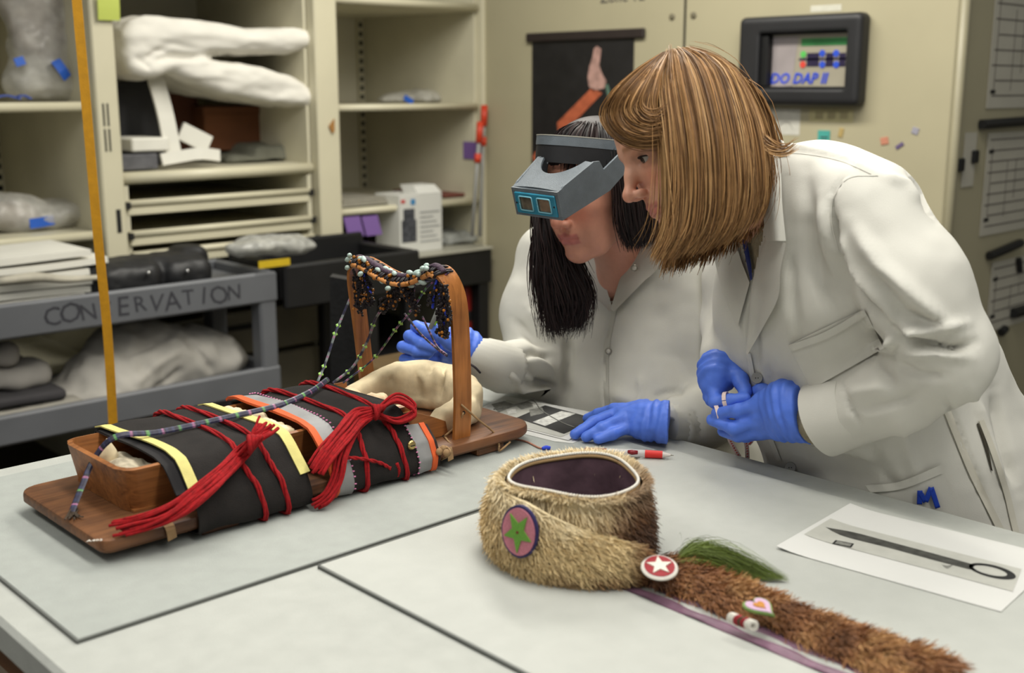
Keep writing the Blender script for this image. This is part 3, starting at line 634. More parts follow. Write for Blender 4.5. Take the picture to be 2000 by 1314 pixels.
obj('column', lathe([(.03, .1), (.03, c0[2]-.1), (.05, c0[2]-.095)], 14, (c0[0], c0[1], 0)), M_blackplastic, t, smooth=True)
for k in range(5):
    an = k*2*math.pi/5; e = c0+np.array([.28*math.cos(an), .28*math.sin(an), 0]); e[2] = .06; obj('base_arm', tube([(c0[0], c0[1], .12), e], [.025, .016], 8), M_blackplastic, t, smooth=True); obj('caster', sphere((e[0], e[1], .03), .03, 10, 6), M_blackplastic, t, smooth=True)
# yellow strap hanging from above
st = thing('yellow_strap', 'yellow webbing strap hanging from above in front of the cart', 'strap', (1.12, 2.6, .3))
obj('webbing', ribbon([aty(140, -120, 2.6), aty(150, 0, 2.6), aty(168, 200, 2.6), aty(190, 450, 2.6), aty(210, 650, 2.6), aty(221, 830, 2.6), aty(224, 900, 2.6)], .021, .003, 30, up=(-.5, -.85, 0)), mat('yellow_webbing', (188, 134, 14), .7, .1, 60, bump=.3, bscale=300), st)
obj('hook', tube([aty(140, -118, 2.6), aty(138, -140, 2.6), aty(142, -165, 2.6)], .006, 8, 10), mat('steel', (200, 200, 200)), st, smooth=True)

# ---------------- tall cabinet with display
CXF = 3.68; M_cab = mat('putty_enamel_cabinet', (170, 163, 136), rough=.4, var=.04, scale=3)
t = cab = thing('tall_cabinet', 'tall putty coloured double door cabinet with a display panel', 'cabinet', (4.2, 2.96, 0))
obj('carcass', box(CXF+.03, 4.7, 1.816, 4.095, 0, 2.3, .004), M_cab, t)
dl = obj('door', box(CXF, CXF+.03, 2.938, 4.09, .06, 2.25, .005), M_cab, t); dr_ = obj('door', box(CXF, CXF+.03, 1.816, 2.924, .06, 2.25, .005), M_cab, t)
obj('door_gap', box(CXF+.012, CXF+.031, 2.924, 2.938, .06, 2.25), M_dark, t)
obj('corner_trim', tube([(CXF+.02, 1.806, 0), (CXF+.02, 1.806, 2.3)], .017, 10), mat('putty_trim', (150, 144, 120), .4, .04), t, smooth=True)
for i, (px, py) in enumerate([(1313, 33), (1355, 30)]):
    q = atx(px, py, CXF); obj('bolt', lathe([(.013, 0), (.013, .004), (.008, .007)], 12, (CXF, q[1], q[2]), (-1, 0, 0)), mat('dull_bolt', (110, 104, 84), .5), dl if i == 0 else dr_, smooth=True)
q = atx(1215, 2, CXF); obj('lettering', text_geo('Zone 1L', .07, (CXF-.0005, q[1], q[2]+.018), (0, -1, 0), (0, 0, 1), .0005), M_marker, dl)
# display
m0, m1, mz0, mz1 = 2.625, 2.125, 1.434, 1.744
t = thing('display_panel', 'black framed display screen mounted on the putty cabinet', 'screen', (CXF, 2.375, mz0))
def frame_yz(x0, x1, y0, y1, z0, z1, a0, a1, b0, b1): return join(box(x0, x1, y0, y1, z0, b0, .006), box(x0, x1, y0, y1, b1, z1, .006), box(x0, x1, y0, a0, b0, b1, .004), box(x0, x1, a1, y1, b0, b1, .004))
s = SDF((CXF-.09, 2.08, 1.39), (CXF+.01, 2.67, 1.79), .006); s.rbox((CXF-.03, 2.375, 1.589), (.035, .252, .157), .022, 0); s.rbox((CXF-.05, 2.355, 1.589), (.06, .178, .098), .004, 0, op='sub')
V, F = s.mesh(1); obj('bezel', (V, F), mat('black_bezel', (36, 36, 38), .45, .1), t, smooth=True, sharp=40)
obj('inner_frame', frame_yz(CXF-.05, CXF-.002, 2.178, 2.532, 1.489, 1.688, 2.18, 2.505, 1.499, 1.68), mat('black_inner', (14, 14, 15), .5), t)
sc_ = obj('screen', box(CXF-.014, CXF-.006, 2.17, 2.54, 1.48, 1.69), mat('screen_glow', (150, 144, 128), .3, .08, 5, emit=.1), t)
def on_screen(px, py): q = atx(px, py, CXF-.0155); return q
def srect(px0, py0, px1, py1, x): a = atx(px0, py1, x); b = atx(px1, py0, x); return box(x, x+.001, b[1], a[1], a[2], b[2])
X1, X2, X3 = CXF-.0152, CXF-.0158, CXF-.0164
obj('pale_band', prism([atx(1556, 70, X1), atx(1560, 70, X1), atx(1546, 168, X1), atx(1505, 170, X1), atx(1508, 72, X1)], (.0005, 0, 0)), mat('screen_lilac', (150, 142, 142), .3, emit=.08), sc_)
obj('green_bar', srect(1565, 72, 1668, 90, X2), mat('screen_green', (70, 140, 84), .3, .35, 6, emit=.1), sc_)
for a, b in ((1575, 1600), (1612, 1628), (1638, 1652)): obj('dark_block', srect(a, 103, b, 130, X2), mat('screen_navy', (46, 40, 66), .3, emit=.05), sc_)
obj('dark_bar', srect(1560, 112, 1668, 118, X2), mat('screen_navy', (46, 40, 66)), sc_)
for px, py, nm in ((1569, 106, 'g'), (1568, 126, 'r'), (1606, 104, 'b'), (1606, 126, 'b'), (1633, 104, 'b'), (1633, 126, 'b'), (1660, 104, 'b'), (1658, 124, 'b')):
    q = atx(px, py, X3); obj('round_icon', lathe([(.012, 0), (.012, .0008)], 14, q, (-1, 0, 0)), {'g': mat('icon_green', (90, 180, 90), .3, emit=.15), 'r': mat('icon_red', (200, 70, 60), .3, emit=.15), 'b': mat('icon_blue', (50, 80, 190), .3, emit=.12)}[nm], sc_, smooth=False)
q = atx(1558, 154, X3); obj('lettering', text_geo('DO DAP II', .052, q, (0, -1, 0), (0, 0, 1), .0006, .25, .0012), mat('screen_blue_text', (40, 70, 190), .4, emit=.12), sc_)
# small things stuck on the cabinet
def stuck(name, label, px0, py0, px1, py1, col, th=.004, rot=0, m=None):
    a = atx(px0, py1, CXF); b = atx(px1, py0, CXF); c_ = (a+b)/2; hy, hz = abs(a[1]-b[1])/2, abs(b[2]-a[2])/2; V, F = box(CXF-th, CXF-.0002, -hy, hy, -hz, hz, .0008); cr, sr = math.cos(rot), math.sin(rot)
    V = np.stack([V[:, 0], c_[1]+V[:, 1]*cr-V[:, 2]*sr, c_[2]+V[:, 1]*sr+V[:, 2]*cr], 1)
    return obj(name, (V, F), m or mat('sticker_'+name+label[:9].replace(' ', '_'), col, .6, .08, 30))
q = atx(1485, 234, CXF); tag(obj('magnet', lathe([(.014, 0), (.014, .004), (.011, .007)], 16, q, (-1, 0, 0)), mat('blue_magnet', (36, 64, 170), .4), smooth=True, sharp=40), 'round blue magnet below the display screen', 'magnet')
p_ = tag(stuck('paper_note', 'white', 1498, 212, 1564, 262, (196, 194, 184), .001), 'white paper note with a faint drawing below the display', 'paper'); LOC[p_.name] = np.array(p_.location)
q = atx(1535, 240, CXF-.0014); obj('drawn_arc', tube([q+(0, .035, -.02), q+(0, .015, .0), q+(0, -.01, .004), q+(0, -.03, -.02)], .002, 5, 12), mat('faint_ink', (160, 158, 150), .8), p_)
p_ = tag(stuck('label_plate', 'cream', 1580, 213, 1668, 237, (182, 174, 132), .002), 'cream printed label plate under the right of the display', 'label'); 
for k in range(3): obj('text_line', srect(1592+k*24, 218, 1608+k*24, 232, CXF-.0028), mat('cream_text', (150, 142, 108), .7), p_)
p_ = tag(stuck('paper_note', 'pale', 1583, 8, 1644, 24, (196, 194, 180), .001), 'pale paper strip stuck above the display screen', 'paper')
p_ = tag(stuck('magnet', 'teal', 1597, 255, 1622, 281, (72, 160, 150), .004), 'teal square magnet above the fair haired person\'s back', 'magnet'); obj('printed_mark', srect(1604, 273, 1614, 278, CXF-.0046), M_marker, p_); obj('text_line', srect(1602, 267, 1617, 269, CXF-.0046), M_marker, p_)
for (a, b, c_, d_, col, rot, lb) in [(1638, 250, 1648, 268, (172, 150, 96), .2, 'small tan sticker beside the teal magnet'), (1720, 268, 1736, 282, (190, 128, 104), -.2, 'pale red sticker on the cabinet door'), (1749, 281, 1766, 288, (98, 84, 120), -.6, 'violet slanted magnet strip on the cabinet door'), (1781, 249, 1795, 262, (150, 148, 160), .3, 'small grey lilac sticker high on the cabinet door'), (1720, 311, 1732, 327, (86, 108, 104), -.5, 'dark green slanted magnet near the shoulder of the fair haired person')]:
    tag(stuck('sticker', lb, a, b, c_, d_, col, .003, rot), lb, 'sticker')
# poster on the left door
py0, py1 = 3.790, 3.125; t = thing('poster', 'black poster of a raised hand hanging from a dark bar on the cabinet', 'poster', (CXF, 3.46, .86))
obj('hanging_bar', box(CXF-.02, CXF-.002, py1-.005, py0+.008, 1.69, 1.728, .004), mat('dark_wood_bar', (44, 36, 34), .5), t)
sh = obj('sheet', box(CXF-.006, CXF-.003, py1+.055, py0-.02, .865, 1.695), mat('black_print', (30, 29, 30), .45, .3, 12), t)
XP = CXF-.0075
def pp(*pts): return prism([atx(a, b, XP) for a, b in pts], (.001, 0, 0))
obj('printed_arm', pp((1155, 172), (1176, 182), (1120, 240), (1090, 258), (1088, 240)), mat('print_orange', (176, 92, 62), .5, .2, 30), sh)
obj('printed_hand', pp((1148, 150), (1151, 130), (1157, 112), (1160, 95), (1166, 90), (1174, 96), (1172, 112), (1170, 128), (1176, 145), (1184, 158), (1180, 172), (1158, 178), (1150, 168)), mat('print_pale_skin', (176, 140, 130), .5, .25, 40), sh)
obj('printed_stem', pp((1182, 165), (1188, 165), (1194, 195), (1188, 195)), mat('print_green', (92, 120, 104), .5), sh)
obj('printed_fist', pp((1046, 296), (1056, 292), (1058, 312), (1044, 318), (1040, 306)), mat('print_orange', (176, 92, 62)), sh)

# ---------------- papers on the cabinet's end face
YE = 1.814
def wall_sheet(label, px0, py0, px1, py1, rows, col=(186, 182, 168)):
    a = aty(px0, py1, YE); b = aty(px1, py0, YE); x0, x1, z0, z1 = a[0], b[0], a[2], b[2]
    t = thing('chart_sheet', label, 'paper', ((x0+x1)/2, YE, z0), 'ruled charts on the cabinet end')
    obj('sheet', box(x0, x1, YE-.002, YE-.0005, z0, z1), mat('chart_paper', col, .7, .05), t)
    obj('ruling', join(*[box(x0+.03+.02*math.sin(k*2), x1-.02-.05*(k % 2), YE-.003, YE-.0018, z0+(z1-z0)*(k+.8)/(rows+.5), z0+(z1-z0)*(k+.8)/(rows+.5)+.005) for k in range(rows)], box(x0+.04, x0+.045, YE-.003, YE-.0018, z0+.06, z1-.05), box(x0+.17, x0+.174, YE-.003, YE-.0018, z0+.06, z1-.1), box(x0+.24, x0+.244, YE-.003, YE-.0018, z0+.12, z1-.1)), mat('chart_ink', (112, 106, 100), .7), t, kind='stuff')
    for dx, dz in ((.02, .05), (.018, (z1-z0)-.07)): obj('clip_mark', box(x0+dx, x0+dx+.035, YE-.004, YE-.002, z0+dz, z0+dz+.012), M_dark, t)
wall_sheet('upper ruled chart sheet on the dim end of the putty cabinet', 1925, -30, 2060, 212, 8)
wall_sheet('middle ruled chart sheet below the long black magnet bar', 1912, 252, 2060, 462, 9)
wall_sheet('lower ruled chart sheet with a slanted black bar', 1925, 485, 2060, 650, 6, (172, 168, 156))
def bar(label, P, th, cat='magnet'): tag(obj('magnet_bar', tube([aty(*q, YE-.012) for q in P], th, 6), M_blackplastic), label, cat)
bar('long black magnet bar between the two upper charts', [(1918, 243), (2060, 232)], .018)
bar('slanted black magnet bar on the lower chart', [(1932, 500), (1994, 474)], .016)
bar('short black magnet at the foot of the lower chart', [(1955, 650), (1964, 642)], .016)
bar('short upright black magnet at the right of the lower chart', [(1990, 505), (1992, 530)], .012)
bar('thick black magnet under the lower chart at the frame edge', [(1978, 612), (2040, 594)], .02)
a = aty(1876, 366, YE); b = aty(1908, 258, YE); tag(obj('paper_slip', box(a[0], b[0], YE-.002, YE-.0005, a[2], b[2]), mat('chart_paper', (186, 182, 168))), 'white slip held by two black magnets on the cabinet end', 'paper')
for i, (px, py) in enumerate(((1877, 322), (1905, 306))):
    q = aty(px, py, YE-.008); tag(obj('magnet', box(q[0]-.02, q[0]+.02, YE-.014, YE-.002, q[2]-.022, q[2]+.022, .004), M_blackplastic), ['square black magnet at the left of the white slip', 'square black magnet at the right of the white slip'][i], 'magnet')

# ================================================================== the work table
M_felt = mat('table_cover', (170, 172, 166), rough=.62, var=.05, scale=30, bump=.25, bscale=500)
t = table = thing('work_table', 'large work table with a pale grey padded top', 'table', (.98, .63, 0))
TX0, TX1, TY0, TY1 = .415, 1.54, -.75, 1.855; TZ = .9
obj('table_top', box(TX0, TX1, TY0, TY1, TZ-.045, TZ, .006), M_felt, t)
for x in (TX0+.08, TX1-.08):
    for y in (TY0+.1, TY1-.1): obj('leg', box(x-.035, x+.035, y-.035, y+.035, 0, TZ-.1, .004), mat('brown_table_wood', (110, 74, 48), .5), t)
obj('apron', join(box(TX0+.05, TX1-.05, TY0+.06, TY0+.085, TZ-.14, TZ-.046), box(TX0+.05, TX1-.05, TY1-.085, TY1-.06, TZ-.14, TZ-.046), box(TX0+.05, TX0+.075, TY0+.085, TY1-.085, TZ-.14, TZ-.046), box(TX1-.075, TX1-.05, TY0+.085, TY1-.085, TZ-.14, TZ-.046)), mat('brown_table_wood', (110, 74, 48)), t)
M_mat1 = mat('grey_felt_mat', (156, 160, 155), rough=.8, var=.04, scale=40, bump=.3, bscale=600)
M_mat2 = mat('pale_mat', (174, 176, 170), rough=.55, var=.03, scale=30, bump=.15, bscale=500)
M_edge = mat('mat_edge', (92, 94, 90), .8, .1)
def mat_pad(label, x0, x1, y0, y1, m, edges):
    t = thing('table_mat', label, 'mat', ((x0+x1)/2, (y0+y1)/2, TZ), 'thin mats laid over the table top')
    obj('pad', box(x0, x1, y0, y1, TZ+.0004, TZ+.0045, .001), m, t)
    for g in edges: obj('bound_edge', g, M_edge, t)
e = .0028
mat_pad('grey mat with a dark bound edge under the wooden cradleboard', .4585, 1.45, 1.185, 1.80, M_mat1, [box(.456, 1.06, 1.1815, 1.1815+e, TZ, TZ+.004), box(.456, .456+e, 1.1815+e, 1.80, TZ, TZ+.004)])
mat_pad('pale mat under the fur turban, nearest the camera', .768, 1.47, -.5, 1.172, M_mat2, [box(.7645, .7645+e, -.5, 1.172, TZ, TZ+.004), box(.7645+e, 1.05, 1.173, 1.173+e, TZ, TZ+.004)])

# ================================================================== cradleboard
ZM = TZ+.0045
M_board = wood('dark_board_wood', (66, 40, 24), (122, 80, 48), .5, 0, 30)
M_boxwood = wood('warm_box_wood', (98, 58, 28), (160, 102, 54), .45, 0, 34)
M_hoop = wood('hoop_wood', (122, 74, 32), (178, 114, 58), .38, 2, 40)
M_felt_b = mat('black_wool_felt', (26, 22, 20), .95, .25, 45, bump=.5, bscale=700)
M_red = mat('red_wool_yarn', (150, 8, 16), .95, .25, 160, bump=.6, bscale=900)
M_cream = mat('cream_hide', (206, 190, 156), .8, .26, 26, bump=.35, bscale=60)
M_yel = mat('yellow_ribbon', (206, 196, 120), .7, .08, 60, bump=.3, bscale=600)
M_oran = mat('orange_binding', (206, 88, 40), .75, .1, 60)
M_greyband = mat('grey_silk_band', (132, 132, 132), .55, .12, 40)
def slab(poly, z0, z1, bev=.004):
    P = np.array(poly, float); n = len(P); c = P.mean(0)
    T = np.roll(P, -1, 0)-np.roll(P, 1, 0); T /= np.linalg.norm(T, axis=1)[:, None]; Nn = np.stack([T[:, 1], -T[:, 0]], 1)
    if ((P-c)*Nn).sum() < 0: Nn = -Nn
    rings = [(P-Nn*bev, z0), (P, z0+bev), (P, z1-bev), (P-Nn*bev*.3, z1-bev*.3), (P-Nn*bev, z1)]
    V = np.concatenate([np.c_[r, np.full(n, z)] for r, z in rings]); F = []
    for k in range(len(rings)-1): F += [(k*n+i, k*n+(i+1) % n, (k+1)*n+(i+1) % n, (k+1)*n+i) for i in range(n)]
    F += [tuple(range(n))[::-1], tuple((len(rings)-1)*n+i for i in range(n))]; return V, F
def round_rect(x0, x1, y0, y1, rs, seg=6):
    P = []
    for (cx, cy, a0), r in zip([(x1, y1, 0), (x0, y1, 90), (x0, y0, 180), (x1, y0, 270)], rs):
        ox = cx-r if cx == x1 else cx+r; oy = cy-r if cy == y1 else cy+r
        for k in range(seg+1): a = math.radians(a0+90*k/seg); P.append((ox+r*math.cos(a), oy+r*math.sin(a)))
    return P
cb = thing('cradleboard', 'wooden cradleboard wrapped in black felt with red yarn ties and a bent hoop', 'cradleboard', (.95, 1.49, ZM))
BZ0, BZ1 = ZM+.014, ZM+.033
obj('board', slab(round_rect(.563, 1.338, 1.352, 1.634, (.045, .03, .02, .05)), BZ0, BZ1, .005), M_board, cb, smooth=True, sharp=35)
for x in (.735, 1.235): obj('cleat', box(x-.03, x+.03, 1.36, 1.625, ZM+.0003, BZ0+.001, .003), M_board, cb)
# bent wooden box
yN, yF, zT = 1.418, 1.606, 1.0
def plan(x_end):
    P = [(x_end, yN), (.9, yN), (.66, yN)]
    for k in range(7): a = math.radians(270-90*k/6); P.append((.655+.026*math.cos(a), yN+.026+.026*math.sin(a)))
    for k in range(7): a = math.radians(180-90*k/6); P.append((.655+.026*math.cos(a), yF-.026+.026*math.sin(a)))
    P += [(.66, yF), (.9, yF), (x_end, yF)]; return np.array(P)
PL = plan(1.12); cxy = np.array([.9, (yN+yF)/2])
def wall_fn(u, v):
    i = u*(len(PL)-1); k = min(int(i), len(PL)-2); p = PL[k]+(PL[k+1]-PL[k])*(i-k); fl = (v-.5)*.012
    off = np.array([-1 if p[0] < .66 else 0, np.sign(p[1]-cxy[1])*(1 if p[0] > .635 else .3)])*fl
    return (p[0]+off[0], p[1]+off[1], BZ1+.0005+v*(zT-BZ1))
bx_ = obj('box_wall', sheet(wall_fn, 61, 5, -.007), M_boxwood, cb, smooth=True, sharp=40)
obj('box_floor', box(.64, 1.12, yN+.004, yF-.004, BZ1+.0004, BZ1+.004), M_boxwood, cb)
for nm, y, sgn in (('side_wing', yN-.012, 1), ('side_wing', yF+.006, 1)):
    q = [(1.06, .994), (1.105, .992), (1.15, .974), (1.175, .962), (1.18, BZ1+.001), (1.06, BZ1+.001)]
    o = obj(nm, prism([(x, y, z) for x, z in q], (0, .008, 0)), M_boxwood, cb)
    if y < 1.5:
        for px, py in ((866, 853),):
            q2 = aty(px, py, y); obj('lacing_hole', lathe([(.0035, 0), (.0035, .0012)], 12, q2, (0, -1, 0)), M_dark, o)
# felt wraps: profile around board and box
PROF = np.array([(1.40, BZ0-.005), (1.349, BZ0-.004), (1.346, BZ0+.012), (1.356, .955), (1.392, .992), (1.404, 1.001), (1.43, 1.006), (1.52, 1.008), (1.61, 1.006), (1.632, 1.0), (1.644, .985), (1.648, .95), (1.643, BZ0), (1.60, BZ0-.005)])
_pl = np.r_[0, np.cumsum(np.linalg.norm(np.diff(PROF, axis=0), axis=1))]
def prof(u, off=0.):
    s_ = u*_pl[-1]; p = np.array([np.interp(s_, _pl, PROF[:, 0]), np.interp(s_, _pl, PROF[:, 1])]); q = np.array([np.interp(s_+.004, _pl, PROF[:, 0]), np.interp(s_+.004, _pl, PROF[:, 1])]); q0 = np.array([np.interp(s_-.004, _pl, PROF[:, 0]), np.interp(s_-.004, _pl, PROF[:, 1])])
    tn = q-q0; tn /= np.linalg.norm(tn)+1e-9; nr = np.array([-tn[1], tn[0]]); return p+nr*off
def wrapfn(xa, xb, off, u0=0., u1=1., ripple=.0016):
    def f(u, v):
        uu = u0+(u1-u0)*u; p = prof(uu, off); x = (xa(uu) if callable(xa) else xa)*(1-v)+(xb(uu) if callable(xb) else xb)*v
        r = ripple*math.sin(x*70+uu*9)+ripple*.7*math.sin(x*31-uu*17); return (x, p[0], p[1]+r)
    return f
x1a = lambda u: .69+.008*math.sin(u*5); x1b = lambda u: .868+.006*math.cos(u*4)
obj('felt_wrap', sheet(wrapfn(x1a, x1b, .0), 60, 14, .003), M_felt_b, cb, smooth=True)
obj('felt_wrap', sheet(wrapfn(.934, 1.078, .0), 60, 14, .003), M_felt_b, cb, smooth=True)
obj('felt_lining', sheet(wrapfn(.678, .70, -.004, .22, .72), 40, 4, .003), mat('dark_lining', (24, 22, 24), .9, .2), cb, smooth=True)
def trim(nm, m, xa, xb, u0, u1, off=.0035, th=.002): return obj(nm, sheet(wrapfn(xa, xb, off, u0, u1), 50, 3, th), m, cb, smooth=True, sharp=50)
trim('yellow_trim', M_yel, lambda u: x1a(u)-.004, lambda u: x1a(u)+.012, .185, .74)
trim('yellow_trim', M_yel, lambda u: x1b(u)-.012, lambda u: x1b(u)+.004, .185, .74)
trim('orange_trim', M_oran, .906, .918, .05, .76, .0036, .004)
trim('grey_band', M_greyband, .917, .945, .05, .76)
trim('grey_band', M_greyband, 1.068, 1.094, .02, .245)
trim('orange_trim', M_oran, 1.093, 1.103, .02, .245, .0036, .004)
trim('dark_edging', mat('dark_braid', (40, 28, 22), .8, .3, 200), 1.105, 1.11, .1, .24, .001, .004)
# pink stitches along the grey bands
sv = []
for k in range(46):
    u = .06+.7*k/45; p = prof(u, .006); sv.append(sphere((.946, p[0], p[1]+.0005), (.0022, .0016, .0012), 6, 4))
for k in range(16):
    u = .03+.215*k/15; p = prof(u, .006); sv.append(sphere((1.067, p[0], p[1]), (.0022, .0016, .0012), 6, 4))
obj('pink_stitches', join(*sv), mat('pink_thread', (198, 120, 160), .7), cb, kind='stuff')
# pale crumpled hide showing at the foot and between the wraps
def crumple(nm, P, R, m, amp=.004, sc=60, zc=None, seed=0, res=.004):
    lo, hi = blob_bounds(P, max(R)+.03); s = SDF(lo, hi, res)
    for p, r in zip(P, R): s.ell(p, (r, r, r*.7), .02)
    if zc: s.plane_cut((0, 0, zc), (0, 0, -1))
    return sdf_obj(nm, s, m, cb, 1, amp, sc, seed)
crumple('hide_lining', [(.665, 1.47, .965), (.668, 1.50, .972), (.672, 1.54, .968), (.685, 1.45, .968), (.68, 1.57, .96)], [.028, .028, .026, .026, .02], mat('spotted_hide', (176, 166, 144), .8, .45, 45, bump=.5, bscale=90), .004, 70)
obj('hide_point', lathe([(.018, -.01), (.013, .008), (.006, .02), (.001, .028)], 8, aty(212, 893, 1.53)), M_cream, cb, smooth=True)
crumple('hide_lining', [(.888, 1.56, .990), (.889, 1.52, .994), (.888, 1.48, .992), (.889, 1.445, .990), (.884, 1.59, .995)], [.02, .022, .022, .02, .014], M_cream, .005, 70, seed=4)
crumple('hide_lining', [(1.075, 1.61, .985), (1.09, 1.56, .985), (1.10, 1.50, .985), (1.095, 1.44, .98), (1.11, 1.60, .97)], [.022, .026, .026, .022, .02], mat('rosy_hide', (206, 180, 146), .7, .2, 50, bump=.4, bscale=80), .006, 60, seed=6)
# head cushion: a padded horseshoe
UP_ = catmull([(1.082, 1.602), (1.15, 1.602), (1.215, 1.592), (1.254, 1.562), (1.272, 1.50), (1.262, 1.45), (1.22, 1.424), (1.15, 1.428)], 110)
UH = np.interp(np.linspace(0, 1, 110), np.linspace(0, 1, 8), [.045, .062, .084, .086, .082, .066, .05, .032]); UW = np.interp(np.linspace(0, 1, 110), np.linspace(0, 1, 8), [.034, .042, .046, .052, .060, .054, .046, .03])
_t = np.gradient(UP_, axis=0); _t /= np.linalg.norm(_t, axis=1)[:, None]; _nn = np.stack([-_t[:, 1], _t[:, 0]], 1); ns = 44; _a = np.arange(ns)/ns*2*math.pi
ca_ = np.sign(np.cos(_a))*abs(np.cos(_a))**.6; sa_ = np.sign(np.sin(_a))*abs(np.sin(_a))**.6
ends = np.clip(np.sin(np.linspace(0, math.pi, 110))*6, .05, 1)**.5
V = np.zeros((110, ns, 3)); V[..., :2] = UP_[:, None]+_nn[:, None]*(UW*.5*ends)[:, None, None]*ca_[None, :, None]; V[..., 2] = BZ1+.0008+(UH*ends)[:, None]*(.5+.5*sa_)[None]
V = V.reshape(-1, 3); F = np.array([(i*ns+j, (i+1)*ns+j, (i+1)*ns+(j+1) % ns, i*ns+(j+1) % ns) for i in range(109) for j in range(ns)])
N = vnormals(V, F); cen = np.repeat(np.c_[UP_, BZ1+UH*.5], ns, 0)
if ((V-cen)*N).sum() < 0: F = F[:, ::-1]; N = -N
V = V+N*(.0022*vnoise(V, 38)+.0014*vnoise(V*np.array([1, 1, .5]), 80, 3))[:, None]
V = folds(V, vnormals(V, F), [([(868, 705), (862, 745), (858, 775)], 4, -.010), ([(846, 705), (838, 730)], 4, -.006), ([(715, 775), (780, 778), (850, 768)], 4, -.004), ([(815, 722), (835, 750), (830, 770)], 6, .004), ([(890, 735), (920, 728), (945, 745)], 4, -.006), ([(760, 735), (775, 755)], 5, -.004), ([(900, 760), (935, 775), (945, 800)], 6, -.004)])
V[:, 2] = np.maximum(V[:, 2], BZ1+.0006)
obj('head_cushion', (V, F), M_cream, cb, smooth=True)
obj('cushion_cord', tube([at(905, 705, 2.05), at(925, 715, 2.03), at(938, 728, 2.04)], .002, 6, 10), mat('dark_cord', (44, 38, 44), .8, .3, 200), cb, smooth=True)
# bent hoop
HX = 1.166
HP = [(1.186, 1.380, BZ1-.004), (1.186, 1.376, 1.00), (1.182, 1.374, 1.10), (1.178, 1.376, 1.165), (1.17, 1.386, 1.200), (HX, 1.405, 1.213), (HX, 1.43, 1.204), (HX, 1.465, 1.191), (HX, 1.50, 1.186), (HX, 1.54, 1.190), (HX, 1.58, 1.200), (HX, 1.612, 1.205), (HX+.001, 1.632, 1.196), (1.17, 1.642, 1.17), (1.178, 1.642, 1.10), (1.186, 1.638, 1.0), (1.188, 1.634, BZ1-.004)]
hp = obj('hoop', ribbon(HP, .034, .006, 90, up=(0, -1, 0)), M_hoop, cb, smooth=True, sharp=40)
for px, py in ((901, 790), (905, 806)):
    q = aty(px, py, 1.3745); obj('lacing_hole', lathe([(.0032, 0), (.0032, .0012)], 12, q, (0, -1, 0)), M_dark, hp)
M_thong = mat('rawhide_thong', (150, 120, 84), .8, .2, 80)
for P in ([aty(905, 806, 1.37), aty(893, 830, 1.385), aty(868, 852, 1.398)], [aty(901, 790, 1.37), aty(935, 820, 1.366), aty(965, 845, 1.365), aty(975, 870, 1.353)], [aty(975, 870, 1.351), aty(976, 880, 1.351), (1.27, 1.352, BZ0)],
          [aty(868, 852, 1.40), aty(880, 866, 1.37), aty(895, 870, 1.37)], [atz(845, 880, BZ1+.004), atz(870, 872, BZ1+.006), atz(880, 885, BZ1+.002), atz(862, 898, BZ0)]):
    obj('thong', tube(P, .0018, 6, 12), M_thong, cb, smooth=True)
obj('knot', join(*[sphere(atz(px, py, BZ1+.004), .006, 7, 5) for px, py in ((858, 882), (866, 876), (872, 884))]), M_thong, cb, smooth=True)
obj('strap_wrap', ribbon([(1.135, 1.352, BZ1+.001), (1.135, 1.349, BZ1-.005), (1.137, 1.349, BZ0-.001)], .012, .0015, 6, up=(0, -1, 0)), M_thong, cb)
obj('strap_wrap', ribbon([(.655, 1.36, BZ1+.002), (.655, 1.349, BZ1-.004), (.657, 1.349, BZ0-.001)], .014, .0015, 6, up=(0, -1, 0)), M_thong, cb)
# brass screw stud
q = aty(803, 869, 1.351); sd = obj('brass_stud', lathe([(.0075, 0), (.0075, .002), (.006, .004), (.003, .0045)], 18, q, (0, -1, .1)), mat('brass', (190, 168, 110), .35, .15, 60, metal=1), cb, smooth=True, sharp=35)
obj('slot', box(q[0]-.004, q[0]+.004, q[1]-.0052, q[1]-.004, q[2]-.0008, q[2]+.0008), M_dark, sd)
q = atz(185, 1055, BZ1+.0006); obj('inventory_number', text_geo('A402', .009, q, (.6, -.35, 0), (.35, .6, 0), .0002), mat('white_ink', (220, 215, 205), .7), cb)
# ---------------- red yarn
def yarn(P, n=3, r=.0022, sp=.0022, steps=26, tw=7., jit=0., seed=0):
    P = catmull(P, steps); T, N, B = frames(P); G = []
    for k in range(n):
        ph = 2*math.pi*k/n+seed; a = np.linspace(0, tw*2*math.pi*.5, steps)+ph; o = (np.cos(a)[:, None]*N+np.sin(a)[:, None]*B)*sp
        G.append(tube(P+o, r, 6))
    return join(*G)
def wp(u, x, off=.006): p = prof(u, off); return np.array([x, p[0], p[1]])
uN = .26; uF = .735    # near and far top edges on the profile
def cord(x, us, xs=None, n=3):
    P = [wp(u, x if xs is None else xs[i]) for i, u in enumerate(us)]; return obj('red_cord', yarn(P, n, steps=40), M_red, cb, smooth=True)
us_full = [.03, .1, .17, .215, .245, .27, .33, .45, .6, .70, .735, .77, .85]
cord(.785, us_full, [.795, .795, .79, .785, .782, .782, .784, .786, .784, .784, .784, .784, .784])
cord(.825, us_full, [.832, .832, .828, .824, .822, .822, .822, .824, .824, .822, .822, .822, .822])
cord(.98, us_full, [.965, .968, .972, .976, .98, .98, .982, .98, .98, .978, .975, .975, .975])
cord(1.045, us_full, [1.05, 1.045, 1.04, 1.04, 1.04, 1.036, 1.04, 1.045, 1.05, 1.05, 1.05, 1.05, 1.05])
obj('red_cord', yarn([aty(665, 893, 1.35), aty(700, 895, 1.345), aty(740, 903, 1.345), aty(763, 915, 1.345)], 2, .0018, .0014), M_red, cb, smooth=True)
